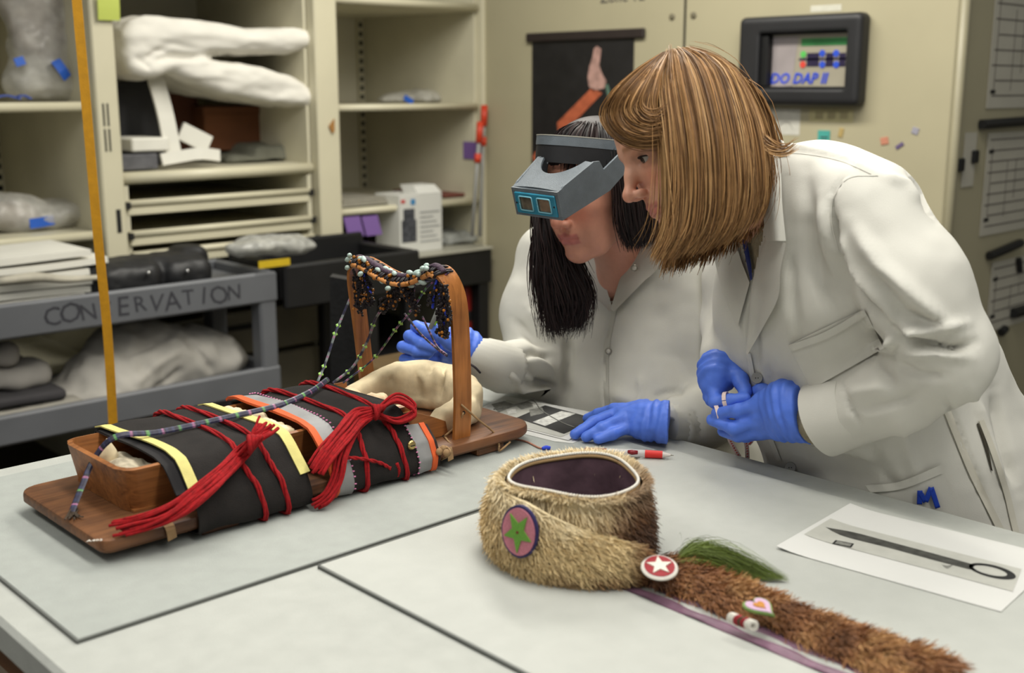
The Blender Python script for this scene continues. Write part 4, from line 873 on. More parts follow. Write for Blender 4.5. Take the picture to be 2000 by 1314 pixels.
obj('red_cord', yarn([aty(775, 905, 1.346), aty(779, 918, 1.345), aty(776, 930, 1.348)], 2, .0018, .0014), M_red, cb, smooth=True)
# tassel one: knot, tuft up, long strands down to the board
def tassel(nm, spine, n, spread, r=.0024, jit=.004, cut=.1, seed=1):
    rg = np.random.default_rng(seed); spine = np.array(spine, float); G = []
    for k in range(n):
        a = rg.uniform(0, 2*math.pi); q = math.sqrt(rg.uniform(.05, 1)); P = spine.copy(); m = len(P)
        for i in range(m):
            s_ = spread[i]*q; P[i] = P[i]+np.array([math.cos(a)*s_, math.sin(a)*s_*.8, math.sin(a)*s_*.75])+rg.normal(0, jit*.3, 3)*(i > 0)
        P[:, 2] = np.maximum(P[:, 2], [p[2]-.006 for p in spine]); L = 1-rg.uniform(0, cut); PP = catmull(P, 22)[:max(6, int(22*L))]
        G.append(tube(PP, r*rg.uniform(.8, 1.15), 6))
    return obj(nm, join(*G), M_red, cb, smooth=True)
k1 = atz(492, 866, 1.016)
tassel('tassel', [k1, aty(470, 888, 1.385), aty(440, 918, 1.362), aty(395, 958, 1.338), aty(340, 1000, 1.334), atz(275, 1025, BZ1+.010), atz(208, 1040, BZ1+.008)], 26, [.007, .009, .011, .012, .013, .013, .014], seed=2)
tassel('tassel_tuft', [k1, atz(502, 850, 1.024), atz(514, 838, 1.03), atz(524, 826, 1.034)], 18, [.005, .009, .014, .019], seed=3, cut=.3)
obj('knot', join(*[tube([k1+np.array([.006*math.cos(t), .012*math.cos(t+.4*j)-.0, .011*math.sin(t)])+np.array([(j-1)*.004, 0, 0]) for t in np.linspace(0, 2*math.pi, 14)], .0034, 6) for j in range(4)]), M_red, cb, smooth=True)
# tassel two: bow loops to the right, two bunches to the left
k2 = atz(735, 804, 1.014); rg = np.random.default_rng(9); G = []
for k in range(11):
    a = rg.uniform(-1, 1); b = rg.uniform(-1, 1); tip = aty(812, 802+10*a, 1.375+.02*b); hi_ = aty(775, 784+10*a-6, 1.395+.02*b); lo_ = aty(778, 822+6*a, 1.375+.015*b)
    G.append(tube([k2+rg.normal(0, .002, 3), hi_, tip, lo_, k2+rg.normal(0, .002, 3)+(0, 0, -.006)], .0022, 6, 26))
obj('bow_loops', join(*G), M_red, cb, smooth=True)
tassel('tassel', [k2, aty(700, 815, 1.39), aty(672, 848, 1.362), aty(640, 885, 1.345), aty(612, 925, 1.34)], 20, [.007, .013, .014, .013, .012], seed=5, cut=.06)
tassel('tassel', [k2, aty(700, 830, 1.385), aty(672, 880, 1.35), aty(660, 930, 1.338), aty(640, 970, 1.33), atz(603, 990, ZM+.006)], 11, [.006, .008, .008, .009, .008, .009], seed=6)
obj('knot', join(*[tube([k2+np.array([.005*math.cos(t)+(j-1)*.003, .011*math.cos(t+.5*j), .010*math.sin(t)]) for t in np.linspace(0, 2*math.pi, 14)], .0034, 6) for j in range(4)]), M_red, cb, smooth=True)
# ---------------- beaded strap and strings (colours woven along their length)
M_bead = mat('woven_beadwork', (60, 60, 80), .45, .25, 400, attr='col')
PALB = np.array([lin((44, 42, 64)), lin((52, 54, 84)), lin((46, 42, 56)), lin((160, 104, 140)), lin((96, 150, 88)), lin((120, 128, 128))])
def beaded(nm, P, r, flat=.5, steps=120, seq=(0, 0, 1, 3, 2, 1, 0, 0, 1, 2, 4, 1, 0), per=.0036, greens=0, up=None, parent=None):
    P = catmull(P, steps); V, F = tube(P, r, 6, None, flat, up); L = np.r_[0, np.cumsum(np.linalg.norm(np.diff(P, axis=0), axis=1))]
    c = np.repeat(np.array([PALB[seq[int(l/per) % len(seq)]] for l in L]), 6, 0)
    c = c*(.75+.5*RNG.random((len(c), 1))); o = obj(nm, (V, F), M_bead, parent or cb, smooth=False, cols=c)
    return o, P, L
strap_pts = [atz(140, 1000, BZ1+.004), aty(160, 950, 1.50), aty(186, 892, 1.518), wp(.5, .66, .014), wp(.49, .72, .011), wp(.49, .82, .011), wp(.50, .92, .011), wp(.56, 1.0, .012), wp(.64, 1.06, .014), aty(640, 742, 1.60)]
strap_pts[3][2] += .002
beaded('beaded_strap', strap_pts, .0045, .35, 260, up=(0, 0, 1))
q = atz(147, 985, BZ1+.005); e_ = atz(140, 1012, BZ1+.002)
obj('strap_fringe', join(*[tube([q+RNG.normal(0, .001, 3), (q+e_)/2+RNG.normal(0, .003, 3), e_+np.array([RNG.normal(0, .006), RNG.normal(0, .006), .002])], .0012, 4, 6) for _ in range(14)]), mat('dark_fringe', (74, 62, 50), .9, .2), cb)
M_lime = mat('lime_beads', (150, 196, 96), .4, .1)
def diamonds(P, L, pos):
    for s_ in pos:
        i = int(np.argmin(abs(L-s_*L[-1]))); o = P[i]; t_ = P[min(i+1, len(P)-1)]-P[max(i-1, 0)]; t_ /= np.linalg.norm(t_); sd_ = np.cross(t_, [.686, .728, 0]); sd_ /= np.linalg.norm(sd_)
        V = np.array([o+t_*.0065, o+sd_*.005, o-t_*.0065, o-sd_*.005, o+np.array([-.0022, -.0022, 0]), o+np.array([.0022, .0022, 0])])
        obj('diamond_bead', (V, [(0, 1, 4), (1, 2, 4), (2, 3, 4), (3, 0, 4), (1, 0, 5), (2, 1, 5), (3, 2, 5), (0, 3, 5)]), M_lime, cb)
S2 = (5, 5, 3, 5, 5, 0, 0, 1, 0, 0)
hA = [(1.166, 1.645, 1.208), aty(690, 560, 1.655), aty(672, 610, 1.655), aty(655, 650, 1.65), aty(637, 705, 1.645), aty(612, 765, 1.63)]
o, P, L = beaded('beaded_string', hA, .003, .6, 80, S2); diamonds(P, L, (.16, .24, .5, .57, .8, .86, .97))
hB = [(1.164, 1.50, 1.185), aty(765, 580, 1.53), aty(735, 620, 1.56), aty(718, 665, 1.58), aty(690, 715, 1.60), aty(650, 748, 1.60)]
o, P, L = beaded('beaded_string', hB, .0032, .6, 80, S2); diamonds(P, L, (.28, .45, .62, .72, .85))
hC = [(1.168, 1.385, 1.212), aty(835, 560, 1.42), aty(805, 605, 1.48), aty(775, 640, 1.52), aty(730, 700, 1.575), aty(670, 748, 1.595)]
o, P, L = beaded('beaded_string', hC, .0022, .7, 80, (0, 3, 0, 1, 0, 0, 4, 0)); diamonds(P, L, (.2, .5, .57, .78, .88))
for PP in ([aty(790, 612, 1.48), aty(820, 650, 1.45), aty(850, 678, 1.42), aty(873, 695, 1.383)], [aty(825, 618, 1.45), aty(840, 650, 1.43), aty(855, 678, 1.41), aty(873, 693, 1.385)], [(1.166, 1.47, 1.186), aty(808, 580, 1.47), aty(812, 600, 1.47), aty(800, 608, 1.47)]):
    beaded('beaded_string', PP, .0018, 1, 50, (2, 3, 2, 3, 2, 0))
# ---------------- beaded hoop top
M_pale = mat('pale_green_bead', (172, 192, 184), .3, .1, 40)
M_amber = mat('amber_bead', (150, 92, 16), .35, .2)
M_dk = mat('dark_beaded_net', (28, 22, 26), .5, .4, 200)
top = catmull(HP[4:13], 60)
rg = np.random.default_rng(4)
wr = []
for k in range(34):   # dark wrapping turns
    i = int(4+k*52/34); c_ = top[i]; t_ = top[min(i+1, 59)]-top[i-1]; t_ /= np.linalg.norm(t_); n_ = np.cross([1, 0, 0], t_)
    a = np.linspace(0, 2*math.pi, 14); wr.append(tube([c_+np.array([1., 0, 0])*.0195*math.cos(x)+n_*.0075*math.sin(x)+t_*.004*(x/6.28-.5) for x in a], .0018+.0008*rg.random(), 5))
obj('wrapping_cord', join(*wr), M_dk, cb, smooth=True)
fr = np.array([-.019, 0, 0])
for k in range(9): obj('dowel', tube([p+fr+np.array([0, 0, -.004]) for p in top[5+int(k*5.6):5+int(k*5.6)+5]], .0042, 8), mat('orange_dowel', (196, 132, 72), .5, .15), cb, smooth=True)
obj('dowel_cord', tube([p+fr+np.array([0, 0, -.004]) for p in top[5:56]], .0032, 6), M_dk, cb, smooth=True)
obj('purple_braid', tube([p+np.array([-.006, 0, .0085]) for p in top[2:58]], .007, 8, None, .7), mat('purple_braid', (66, 48, 64), .7, .5, 320, bump=.8, bscale=500), cb, smooth=True)
for k in range(34):
    i = int(4+k*53/34+rg.uniform(-1, 1)); c_ = top[i]+np.array([rg.choice([-.026, -.018, -.012, -.004]), 0, 0]); c_[2] += rg.uniform(.002, .014) if k % 3 else rg.uniform(-.012, -.004)
    t_ = Vector(top[min(i+2, 59)]-top[i-2]).normalized(); V, F = sphere((0, 0, 0), (.0044, .0044, .0078), 9, 7); q_ = np.array(Vector((0, 0, 1)).rotation_difference((t_+Vector(rg.normal(0, .25, 3))).normalized()).to_matrix()); obj('pale_bead', (V@q_.T+c_, F), M_pale, cb, smooth=True)
for k in range(22):
    i = int(rg.uniform(5, 56)); obj('amber_bead', sphere(top[i]+np.array([rg.uniform(-.024, -.012), 0, rg.uniform(-.008, .01)]), .0032, 8, 5), M_amber, cb, smooth=True)
# hanging dark net drapes with amber beads, blue bead strings
def drape(paths, nb, seed):
    rg = np.random.default_rng(seed); G = []; B_ = []
    for P in paths:
        for k in range(5):
            Q = catmull(np.array(P)+rg.normal(0, .004, (len(P), 3)), 30)
            for i in range(0, 30): G.append(sphere(Q[i]+rg.normal(0, .0012, 3), .0022*rg.uniform(.8, 1.4), 5, 3))
            for i in rg.choice(30, nb): B_.append(Q[i]+rg.normal(0, .003, 3))
    obj('bead_net', join(*G), M_dk, cb, kind='stuff'); 
    obj('amber_beads', join(*[sphere(b, .0027, 6, 4) for b in B_]), M_amber, cb, kind='stuff')
def hq(px, py, x=1.155): return atx(px, py, x)
drape([[hq(708, 525), hq(706, 560), hq(704, 602)], [hq(714, 540), hq(720, 570), hq(712, 600)], [hq(700, 540), hq(698, 570), hq(700, 605)], [hq(716, 560), hq(724, 580), hq(722, 592)]], 2, 1)
drape([[hq(745, 606), hq(760, 590), hq(775, 568), hq(790, 564)], [hq(748, 598), hq(765, 582), hq(780, 566), hq(796, 566)], [hq(786, 562), hq(798, 572), hq(806, 588), hq(815, 600)], [hq(780, 564), hq(792, 575), hq(800, 590), hq(812, 604)], [hq(768, 575), hq(770, 590), hq(765, 600)]], 2, 2)
drape([[hq(856, 552), hq(848, 570), hq(843, 590)], [hq(862, 550), hq(862, 590), hq(860, 620)], [hq(866, 560), hq(866, 610), hq(862, 650)], [hq(870, 560), hq(874, 620), hq(870, 655)], [hq(866, 600), hq(866, 640), hq(871, 658)]], 2, 3)
M_blue = mat('blue_bead', (34, 60, 190), .35, .15)
for Q in ([hq(708, 524), hq(715, 550), hq(724, 572)], [hq(853, 548), hq(848, 570), hq(845, 600)], [hq(790, 575), hq(800, 588), hq(808, 600)], [hq(858, 575), hq(864, 600), hq(868, 640)], [hq(868, 600), hq(872, 620), hq(874, 640)]):
    obj('blue_bead_string', join(*[sphere(p, .0026, 6, 4) for p in catmull(Q, 16)]), M_blue, cb, kind='stuff')

# ================================================================== fur turban
def fur(roots, nrm, dirs, length, width, cols, rg, curl=.25):
    """Tapering three-segment hairs; returns verts, tri faces, per-vertex colours."""
    n = len(roots); L = length*(.65+.7*rg.random(n))[:, None]; D = dirs+rg.normal(0, .3, (n, 3)); D /= np.linalg.norm(D, axis=1)[:, None]
    side = np.cross(D, nrm+rg.normal(0, .6, (n, 3))); side /= np.linalg.norm(side, axis=1)[:, None]+1e-9
    w_ = width*(.7+.6*rg.random(n))[:, None]; droop = -nrm*curl+np.array([0, 0, -.12])
    p0 = roots; p1 = roots+D*L*.5+droop*L*.08; p2 = roots+D*L*.85+droop*L*.3
    p3 = roots+D*L+droop*L*.5
    V = np.stack([p0-side*w_, p0+side*w_, p1-side*w_*.8, p1+side*w_*.8, p2-side*w_*.5, p2+side*w_*.5, p3], 1).reshape(-1, 3)
    b = (np.arange(n)*7)[:, None]; T = np.array([(0, 1, 3), (0, 3, 2), (2, 3, 5), (2, 5, 4), (4, 5, 6)])
    F = (b[:, None]+T[None]).reshape(-1, 3)
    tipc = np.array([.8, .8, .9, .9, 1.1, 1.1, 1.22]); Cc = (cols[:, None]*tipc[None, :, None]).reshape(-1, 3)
    return V, F, np.clip(Cc, 0, 1)
M_fur = mat('pelt_fur', (180, 150, 100), .6, .15, 200, attr='col', sheen=.2)
M_pelt = mat('pelt_skin', (150, 118, 74), .9, .2, 60, attr='col')
TAN = np.array(lin((228, 202, 150))); LIGHT = np.array(lin((244, 230, 194))); BRN = np.array(lin((132, 88, 44))); DKB = np.array(lin((84, 52, 26)))
HC = np.array([1.045, .99]); ZB = ZM+.002
hat = thing('fur_turban', 'round tan fur turban with a beaded star medallion and a long fur drop', 'hat', (HC[0], HC[1], ZM))
def ringR(z):  # outer radius by height fraction
    return .107-.014*z**1.4-.006*(1-z)**3
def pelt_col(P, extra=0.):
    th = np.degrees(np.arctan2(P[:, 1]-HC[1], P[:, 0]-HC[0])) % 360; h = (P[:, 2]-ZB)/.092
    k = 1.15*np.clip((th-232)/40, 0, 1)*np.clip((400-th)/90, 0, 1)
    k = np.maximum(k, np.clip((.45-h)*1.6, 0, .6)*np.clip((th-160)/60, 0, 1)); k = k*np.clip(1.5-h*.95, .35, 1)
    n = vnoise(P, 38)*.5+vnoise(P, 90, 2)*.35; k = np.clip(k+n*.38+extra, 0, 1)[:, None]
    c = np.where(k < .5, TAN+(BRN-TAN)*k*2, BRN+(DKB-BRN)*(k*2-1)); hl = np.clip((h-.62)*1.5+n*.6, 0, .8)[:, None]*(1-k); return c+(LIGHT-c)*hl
def ring_pt(th, h, inner=False, r_off=0.):
    r = ringR(h)+r_off if not inner else .084+.004*(1-h); wob = .0035*math.sin(3*th+1)+.0025*math.sin(5*th)
    return np.array([HC[0]+(r+wob)*math.cos(th), HC[1]+(r+wob)*math.sin(th), ZB+.090*h+.003*math.sin(2*th+.7)*h])
nth = 96; rows = [('o', h) for h in np.linspace(0, 1, 12)]+[('t', .33), ('t', .66)]
V = []
for kind, h in rows:
    for i in range(nth):
        t_ = 2*math.pi*i/nth
        if kind == 'o': V.append(ring_pt(t_, h))
        else:
            a = ring_pt(t_, 1); b = ring_pt(t_, 1, True); p = a+(b-a)*h*.6; p[2] += .006*math.sin(math.pi*(.3+h*.6)); V.append(p)
V = np.array(V); m = len(rows); F = np.array([(k*nth+i, k*nth+(i+1) % nth, (k+1)*nth+(i+1) % nth, (k+1)*nth+i) for k in range(m-1) for i in range(nth)])
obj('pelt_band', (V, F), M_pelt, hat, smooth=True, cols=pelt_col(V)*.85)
ringVF = (V, F)
inner = []
for h in np.linspace(1.03, .05, 8): inner += [ring_pt(2*math.pi*i/nth, h, True) for i in range(nth)]
inner = np.array(inner); Fi = np.array([(k*nth+i, k*nth+(i+1) % nth, (k+1)*nth+(i+1) % nth, (k+1)*nth+i) for k in range(7) for i in range(nth)])
M_lin = mat('plum_silk_lining', (104, 80, 90), .5, .35, 26, bump=.3, bscale=60)
half = 3*nth
obj('lining', (inner, Fi), M_lin, hat, smooth=True)
obj('inner_pad', lathe([(.001, .0), (.082, .0), (.083, .025), (.08, .036), (.05, .04), (.001, .04)], 40, (HC[0], HC[1], ZB+.001)), mat('black_velvet', (16, 15, 15), 1., .2, 30), hat, smooth=True)
# flap: outer end of the band running round the front and off to the right
def flap_pt(u, v, off=0.):
    th = math.radians(118+(262-118)*u); r = .110+.036*u**2.4+off
    zt_ = .094 if u < .5 else .094-(.094-.05)*((u-.5)/.5)**1.15
    zb_ = .000+.004*math.sin(u*9); endr = max(0., (u-.9)/.1); mid = (zt_+zb_)/2
    z = zb_+(zt_-zb_)*v; z = mid+(z-mid)*math.sqrt(max(.0, 1-endr**2*.75)); r2 = r-.014*max(0, v-.35)**1.2*(1-u)+.006*math.sin(math.pi*v)
    return np.array([HC[0]+r2*math.cos(th), HC[1]+r2*math.sin(th), ZB+z])
fl = sheet(lambda u, v: flap_pt(u, v), 60, 14, .010); fV, fF = fl
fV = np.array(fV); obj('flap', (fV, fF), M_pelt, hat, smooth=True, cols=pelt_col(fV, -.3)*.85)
# fur on ring and flap
rg = np.random.default_rng(5)
n = 17000; th = rg.uniform(0, 2*math.pi, n); h = rg.random(n)**.9
P = np.array([ring_pt(a, b) for a, b in zip(th, h)]); Nn = np.stack([np.cos(th), np.sin(th), .18+0*th], 1)
tang = np.stack([-np.sin(th), np.cos(th), 0*th], 1); D = Nn*.45+tang*.35+np.array([0, 0, -.75])
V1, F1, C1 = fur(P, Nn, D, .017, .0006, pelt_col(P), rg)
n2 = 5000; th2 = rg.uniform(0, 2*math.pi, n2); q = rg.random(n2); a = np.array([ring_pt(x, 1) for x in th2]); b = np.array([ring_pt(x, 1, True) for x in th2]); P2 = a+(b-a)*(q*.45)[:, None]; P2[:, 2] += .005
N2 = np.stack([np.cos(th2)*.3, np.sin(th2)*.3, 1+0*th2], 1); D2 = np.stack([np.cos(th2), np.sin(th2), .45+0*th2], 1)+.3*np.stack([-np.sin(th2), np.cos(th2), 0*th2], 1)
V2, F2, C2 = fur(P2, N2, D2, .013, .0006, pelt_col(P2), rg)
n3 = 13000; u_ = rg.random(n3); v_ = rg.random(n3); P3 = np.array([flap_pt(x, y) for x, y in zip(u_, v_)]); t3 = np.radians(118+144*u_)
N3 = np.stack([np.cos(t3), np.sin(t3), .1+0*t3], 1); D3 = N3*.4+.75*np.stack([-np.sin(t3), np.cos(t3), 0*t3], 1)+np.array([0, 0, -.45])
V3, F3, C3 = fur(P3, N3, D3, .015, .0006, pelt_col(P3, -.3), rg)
def jn(*G):
    o = 0; Vs = []; Fs = []; Cs = []
    for v, f, c in G: Vs.append(v); Fs.append(f+o); Cs.append(c); o += len(v)
    return np.concatenate(Vs), np.concatenate(Fs), np.concatenate(Cs)
def lift(V): V[:, 2] = np.maximum(V[:, 2], ZM+.0008); return V
Vf, Ff, Cf = jn((V1, F1, C1), (V2, F2, C2)); obj('fur', (lift(Vf), Ff), M_fur, hat, cols=Cf, kind='stuff')
obj('flap_fur', (lift(V3), F3), M_fur, hat, cols=C3, kind='stuff')
# white bead edging round the opening
nb = 150; obj('bead_edging', join(*[sphere(ring_pt(2*math.pi*i/nb, 1.05, True)+np.array([0, 0, .004]), .0023, 6, 4) for i in range(nb)]), mat('white_bead', (222, 218, 208), .35, .05), hat, kind='stuff')
obj('hide_edge', tube([ring_pt(2*math.pi*i/60, 1.03, True)*np.array([1, 1, 1])+np.array([0, 0, .001]) for i in range(61)], .003, 6), mat('tan_hide', (150, 122, 84), .8), hat, smooth=True)
# star medallion on the front left
def medallion(parent, c, nrm, up, a, b, layers):
    nrm = np.array(nrm, float); nrm /= np.linalg.norm(nrm); up = np.array(up, float); up -= nrm*(up@nrm); up /= np.linalg.norm(up); rt = np.cross(up, nrm); root = None
    for nm, shape, sc, off, th_, m in layers:
        if shape == 'oval': pts = [(math.cos(t)*a*sc, math.sin(t)*b*sc) for t in np.linspace(0, 2*math.pi, 36, endpoint=False)]
        elif shape == 'star': pts = [(math.sin(math.pi*k/5)*a*sc*(1 if k % 2 == 0 else .42)*-1, math.cos(math.pi*k/5)*b*sc*(1 if k % 2 == 0 else .42)*(-1 if layers[0][5].name.startswith('navy') else 1)) for k in range(10)]
        elif shape == 'heart': pts = [(a*sc*math.sin(t)**3, b*sc*(.8125*math.cos(t)-.3125*math.cos(2*t)-.125*math.cos(3*t)-.0625*math.cos(4*t))) for t in np.linspace(0, 2*math.pi, 40, endpoint=False)]
        elif shape == 'dot': pts = [(math.cos(t)*.0018, math.sin(t)*.0018) for t in np.linspace(0, 2*math.pi, 10, endpoint=False)]
        o = obj(nm, prism([c+rt*x+up*y+nrm*off for x, y in pts], nrm*th_), m, parent if root is None else root)
        if root is None: root = o
    return root
ringB = bvh_of(*fl) if False else bvh_of(fV, fF)
mc = on_surface(ringB, 1024, 1035, .006); mn = np.array([mc[0]-HC[0], mc[1]-HC[1], .01]); 
medallion(hat, mc, mn, (0, 0, 1), .026, .033, [('medallion', 'oval', 1, 0, .005, mat('navy_beads', (40, 36, 84), .6, .3, 400)), ('pink_field', 'oval', .9, .0045, .0022, mat('pink_beads', (190, 116, 130), .6, .15, 500, bump=.6, bscale=900)), ('green_star', 'star', .80, .0062, .0022, mat('green_beads', (98, 150, 50), .6, .15, 500, bump=.6, bscale=900)), ('centre', 'dot', 1, .0082, .001, mat('dark_red_dot', (110, 40, 30), .6))])
# drop: fur strip over a plum silk band
T0, T1 = atz(1262, 1122, ZM), atz(1830, 1350, ZM); dr = (T1-T0); LT = np.linalg.norm(dr); dr /= LT; sd_ = np.array([dr[1], -dr[0], 0])
if proj(T0+sd_*.05)[1] < proj(T0)[1]: sd_ = -sd_          # sd_ points toward the camera side
def tail_pt(u, v):
    c_ = T0+dr*LT*u; wv = .031+.005*math.sin(u*9)+.004*math.sin(u*23); cen = -.014; return c_+sd_*(cen+wv*(2*v-1))+np.array([0, 0, .004+.016*math.sin(math.pi*min(max(v, 0), 1))**.7])
def tcol(P):
    n = vnoise(P, 30, 7)*.5+vnoise(P, 75, 4)*.4; k = np.clip(.42+n*.8, 0, 1)[:, None]; c = np.where(k < .5, np.array(lin((196, 150, 92)))+(np.array(lin((150, 96, 48)))-np.array(lin((196, 150, 92))))*k*2, np.array(lin((150, 96, 48)))+(np.array(lin((96, 58, 30)))-np.array(lin((150, 96, 48))))*(k*2-1)); return c
tl = sheet(tail_pt, 60, 10); tV = np.array(tl[0]); obj('drop_pelt', (tV, tl[1]), M_pelt, hat, smooth=True, cols=tcol(tV)*.85)
n4 = 15000; u_ = rg.random(n4); v_ = rg.random(n4); P4 = np.array([tail_pt(x, y) for x, y in zip(u_, v_)]); N4 = (v_-.5)[:, None]*1.6*sd_+np.array([0, 0, 1.]); D4 = N4*.22+dr*.9+sd_*((v_-.5)*.9)[:, None]+.35*np.stack([vnoise(P4, 45, 1), vnoise(P4, 45, 2), vnoise(P4, 45, 3)*.5], 1)
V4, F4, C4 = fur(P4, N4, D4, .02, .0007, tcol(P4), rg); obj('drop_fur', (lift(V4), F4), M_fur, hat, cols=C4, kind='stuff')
def silk(u, v):
    c_ = T0+dr*(LT*(u*1.03-.03)); return c_+sd_*(.014+.040*v)+np.array([0, 0, .0015+.0028*math.sin(v*9+1)*math.sin(v*math.pi)+.001*math.sin(u*30+v*4)])
obj('silk_band', sheet(silk, 60, 12, -.001), mat('plum_silk', (112, 82, 100), .42, .25, 30, stretch=(1, 1, 1), bump=.3, bscale=120), hat, smooth=True)
# rosette, heart, bead tube
rc = atz(1288, 1110, ZM+.034); rn = (np.array([0, 0, CZ])-rc); rn /= np.linalg.norm(rn); rn = rn*.2+np.array([0, 0, .98])
mw = mat('white_bead', (222, 218, 208)); ro = medallion(hat, rc, rn, (.69, .73, 0), .0195, .0235, [('rosette', 'oval', 1, 0, .003, mat('white_edge_beads', (214, 212, 206), .45, .1, 500)), ('red_field', 'oval', .93, .0028, .0012, mat('red_beads', (150, 34, 44), .5, .2, 500, bump=.6, bscale=900)), ('white_star', 'star', .82, .0038, .0014, mat('white_star_beads', (226, 220, 206), .5, .1, 500, bump=.6, bscale=900))])
rn /= np.linalg.norm(rn); up_ = np.array([.69, .73, 0]); up_ -= rn*(up_@rn); up_ /= np.linalg.norm(up_); rt_ = np.cross(up_, rn)
obj('bead_picot', join(*[sphere(rc+rt_*.0205*math.cos(t)+up_*.0245*math.sin(t)+rn*.001, .0019, 6, 4) for t in np.linspace(0, 2*math.pi, 46, endpoint=False)]), mw, ro, kind='stuff')
hc = atz(1484, 1188, ZM+.03); medallion(hat, hc, rn*.6+np.array([0, 0, .6]), dr*-1+sd_*-.2, .016, .022, [('heart_medallion', 'heart', 1.0, 0, .003, mat('green_edge_beads', (110, 140, 70), .6, .2, 500)), ('lilac_field', 'heart', .86, .0028, .0012, mat('lilac_beads', (190, 158, 186), .6, .1, 500)), ('ochre_heart', 'heart', .4, .0038, .0012, mat('ochre_beads', (180, 120, 40), .6, .1, 500))])
b0, b1 = atz(1428, 1206, ZM+.018), atz(1472, 1222, ZM+.018)
for a, b, nm, m_ in ((0, .28, 'white_beads', mw), (.28, .5, 'red_beads', mat('red_beads', (150, 34, 44))), (.5, .58, 'green_beads', mat('dk_green_beads', (44, 70, 40), .5)), (.58, .75, 'red_beads', mat('red_beads', (150, 34, 44))), (.75, 1.02, 'white_beads', mw)):
    obj(nm, join(*[tube([b0+(b1-b0)*(a+(b-a)*(k+.5)/3)+np.array([0.0, .0045*math.cos(t)*.7, .0048*math.sin(t)]) + sd_*0.003*math.cos(t) for t in np.linspace(0, 2*math.pi, 12)], .0022, 5) for k in range(3)]), m_, hat)
# green hair plume
n5 = 3600; s0 = atz(1318, 1098, ZM+.020); s1 = atz(1545, 1132, ZM+.006); G = []; rgp = np.random.default_rng(8)
ax_ = s1-s0; Lp = np.linalg.norm(ax_); ax_ /= Lp; pv = np.array([-ax_[1], ax_[0], 0]); K = 9; tt = np.linspace(0, 1, K); V = []; Fp = []; Cp = []
for k in range(n5):
    o = rgp.normal(0, 1); z_ = abs(rgp.normal(0, 1)); L_ = rgp.uniform(.45, 1.0)*math.exp(-.16*o*o); spread = np.sin(np.pi*np.clip(tt*.8+.05, 0, 1))**1.2*(1-.25*tt)
    c_ = s0+ax_*(tt*Lp*L_)[:, None]+pv*(o*.0135*spread+.022*np.sin(tt*2.9)*(.8)+rgp.normal(0, .0025)*tt**2)[:, None]; c_[:, 2] = ZM+.003+.018*(1-tt)*.9+z_*.012*spread
    wv = .00045*(1.1-tt); B_ = np.cross(ax_, rgp.normal(0, 1, 3)); B_ /= np.linalg.norm(B_); b = len(V)*1
    V.append(np.stack([c_-B_*wv[:, None], c_+B_*wv[:, None]], 1).reshape(-1, 3)); col = np.array(lin((112, 132, 46)))*rgp.uniform(.45, 1.25); Cp.append(np.tile(col, (2*K, 1)))
base = np.arange(n5)*2*K; q = np.array([(2*i, 2*i+1, 2*i+3, 2*i+2) for i in range(K-1)]); Fp = (base[:, None, None]+q[None]).reshape(-1, 4)
obj('green_plume', (lift(np.concatenate(V)), Fp), M_fur, hat, cols=np.concatenate(Cp), kind='stuff')

# ================================================================== people
CAMR, CAMU, CAMB = np.array(_R), np.array(_U), -np.array(_F)      # camera right, up, back (toward viewer)
def basis(yaw, pitch, roll=0.):
    """Head axes (right, forward, up) for a face turned yaw degrees to the picture's left of facing us and pitched down."""
    y, p, r = map(math.radians, (yaw, pitch, roll))
    f = np.array([-math.sin(y)*math.cos(p), -math.sin(p), math.cos(y)*math.cos(p)]); u = np.array([-math.sin(y)*math.sin(p), math.cos(p), math.cos(y)*math.sin(p)])
    f = f[0]*CAMR+f[1]*CAMU+f[2]*CAMB; u = u[0]*CAMR+u[1]*CAMU+u[2]*CAMB; rt = np.cross(f, u)
    rt, u = rt*math.cos(r)+u*math.sin(r), u*math.cos(r)-rt*math.sin(r); return np.stack([rt, f, u], 1)
def smoothstep(a, b, x): t = np.clip((x-a)/(b-a), 0, 1); return t*t*(3-2*t)
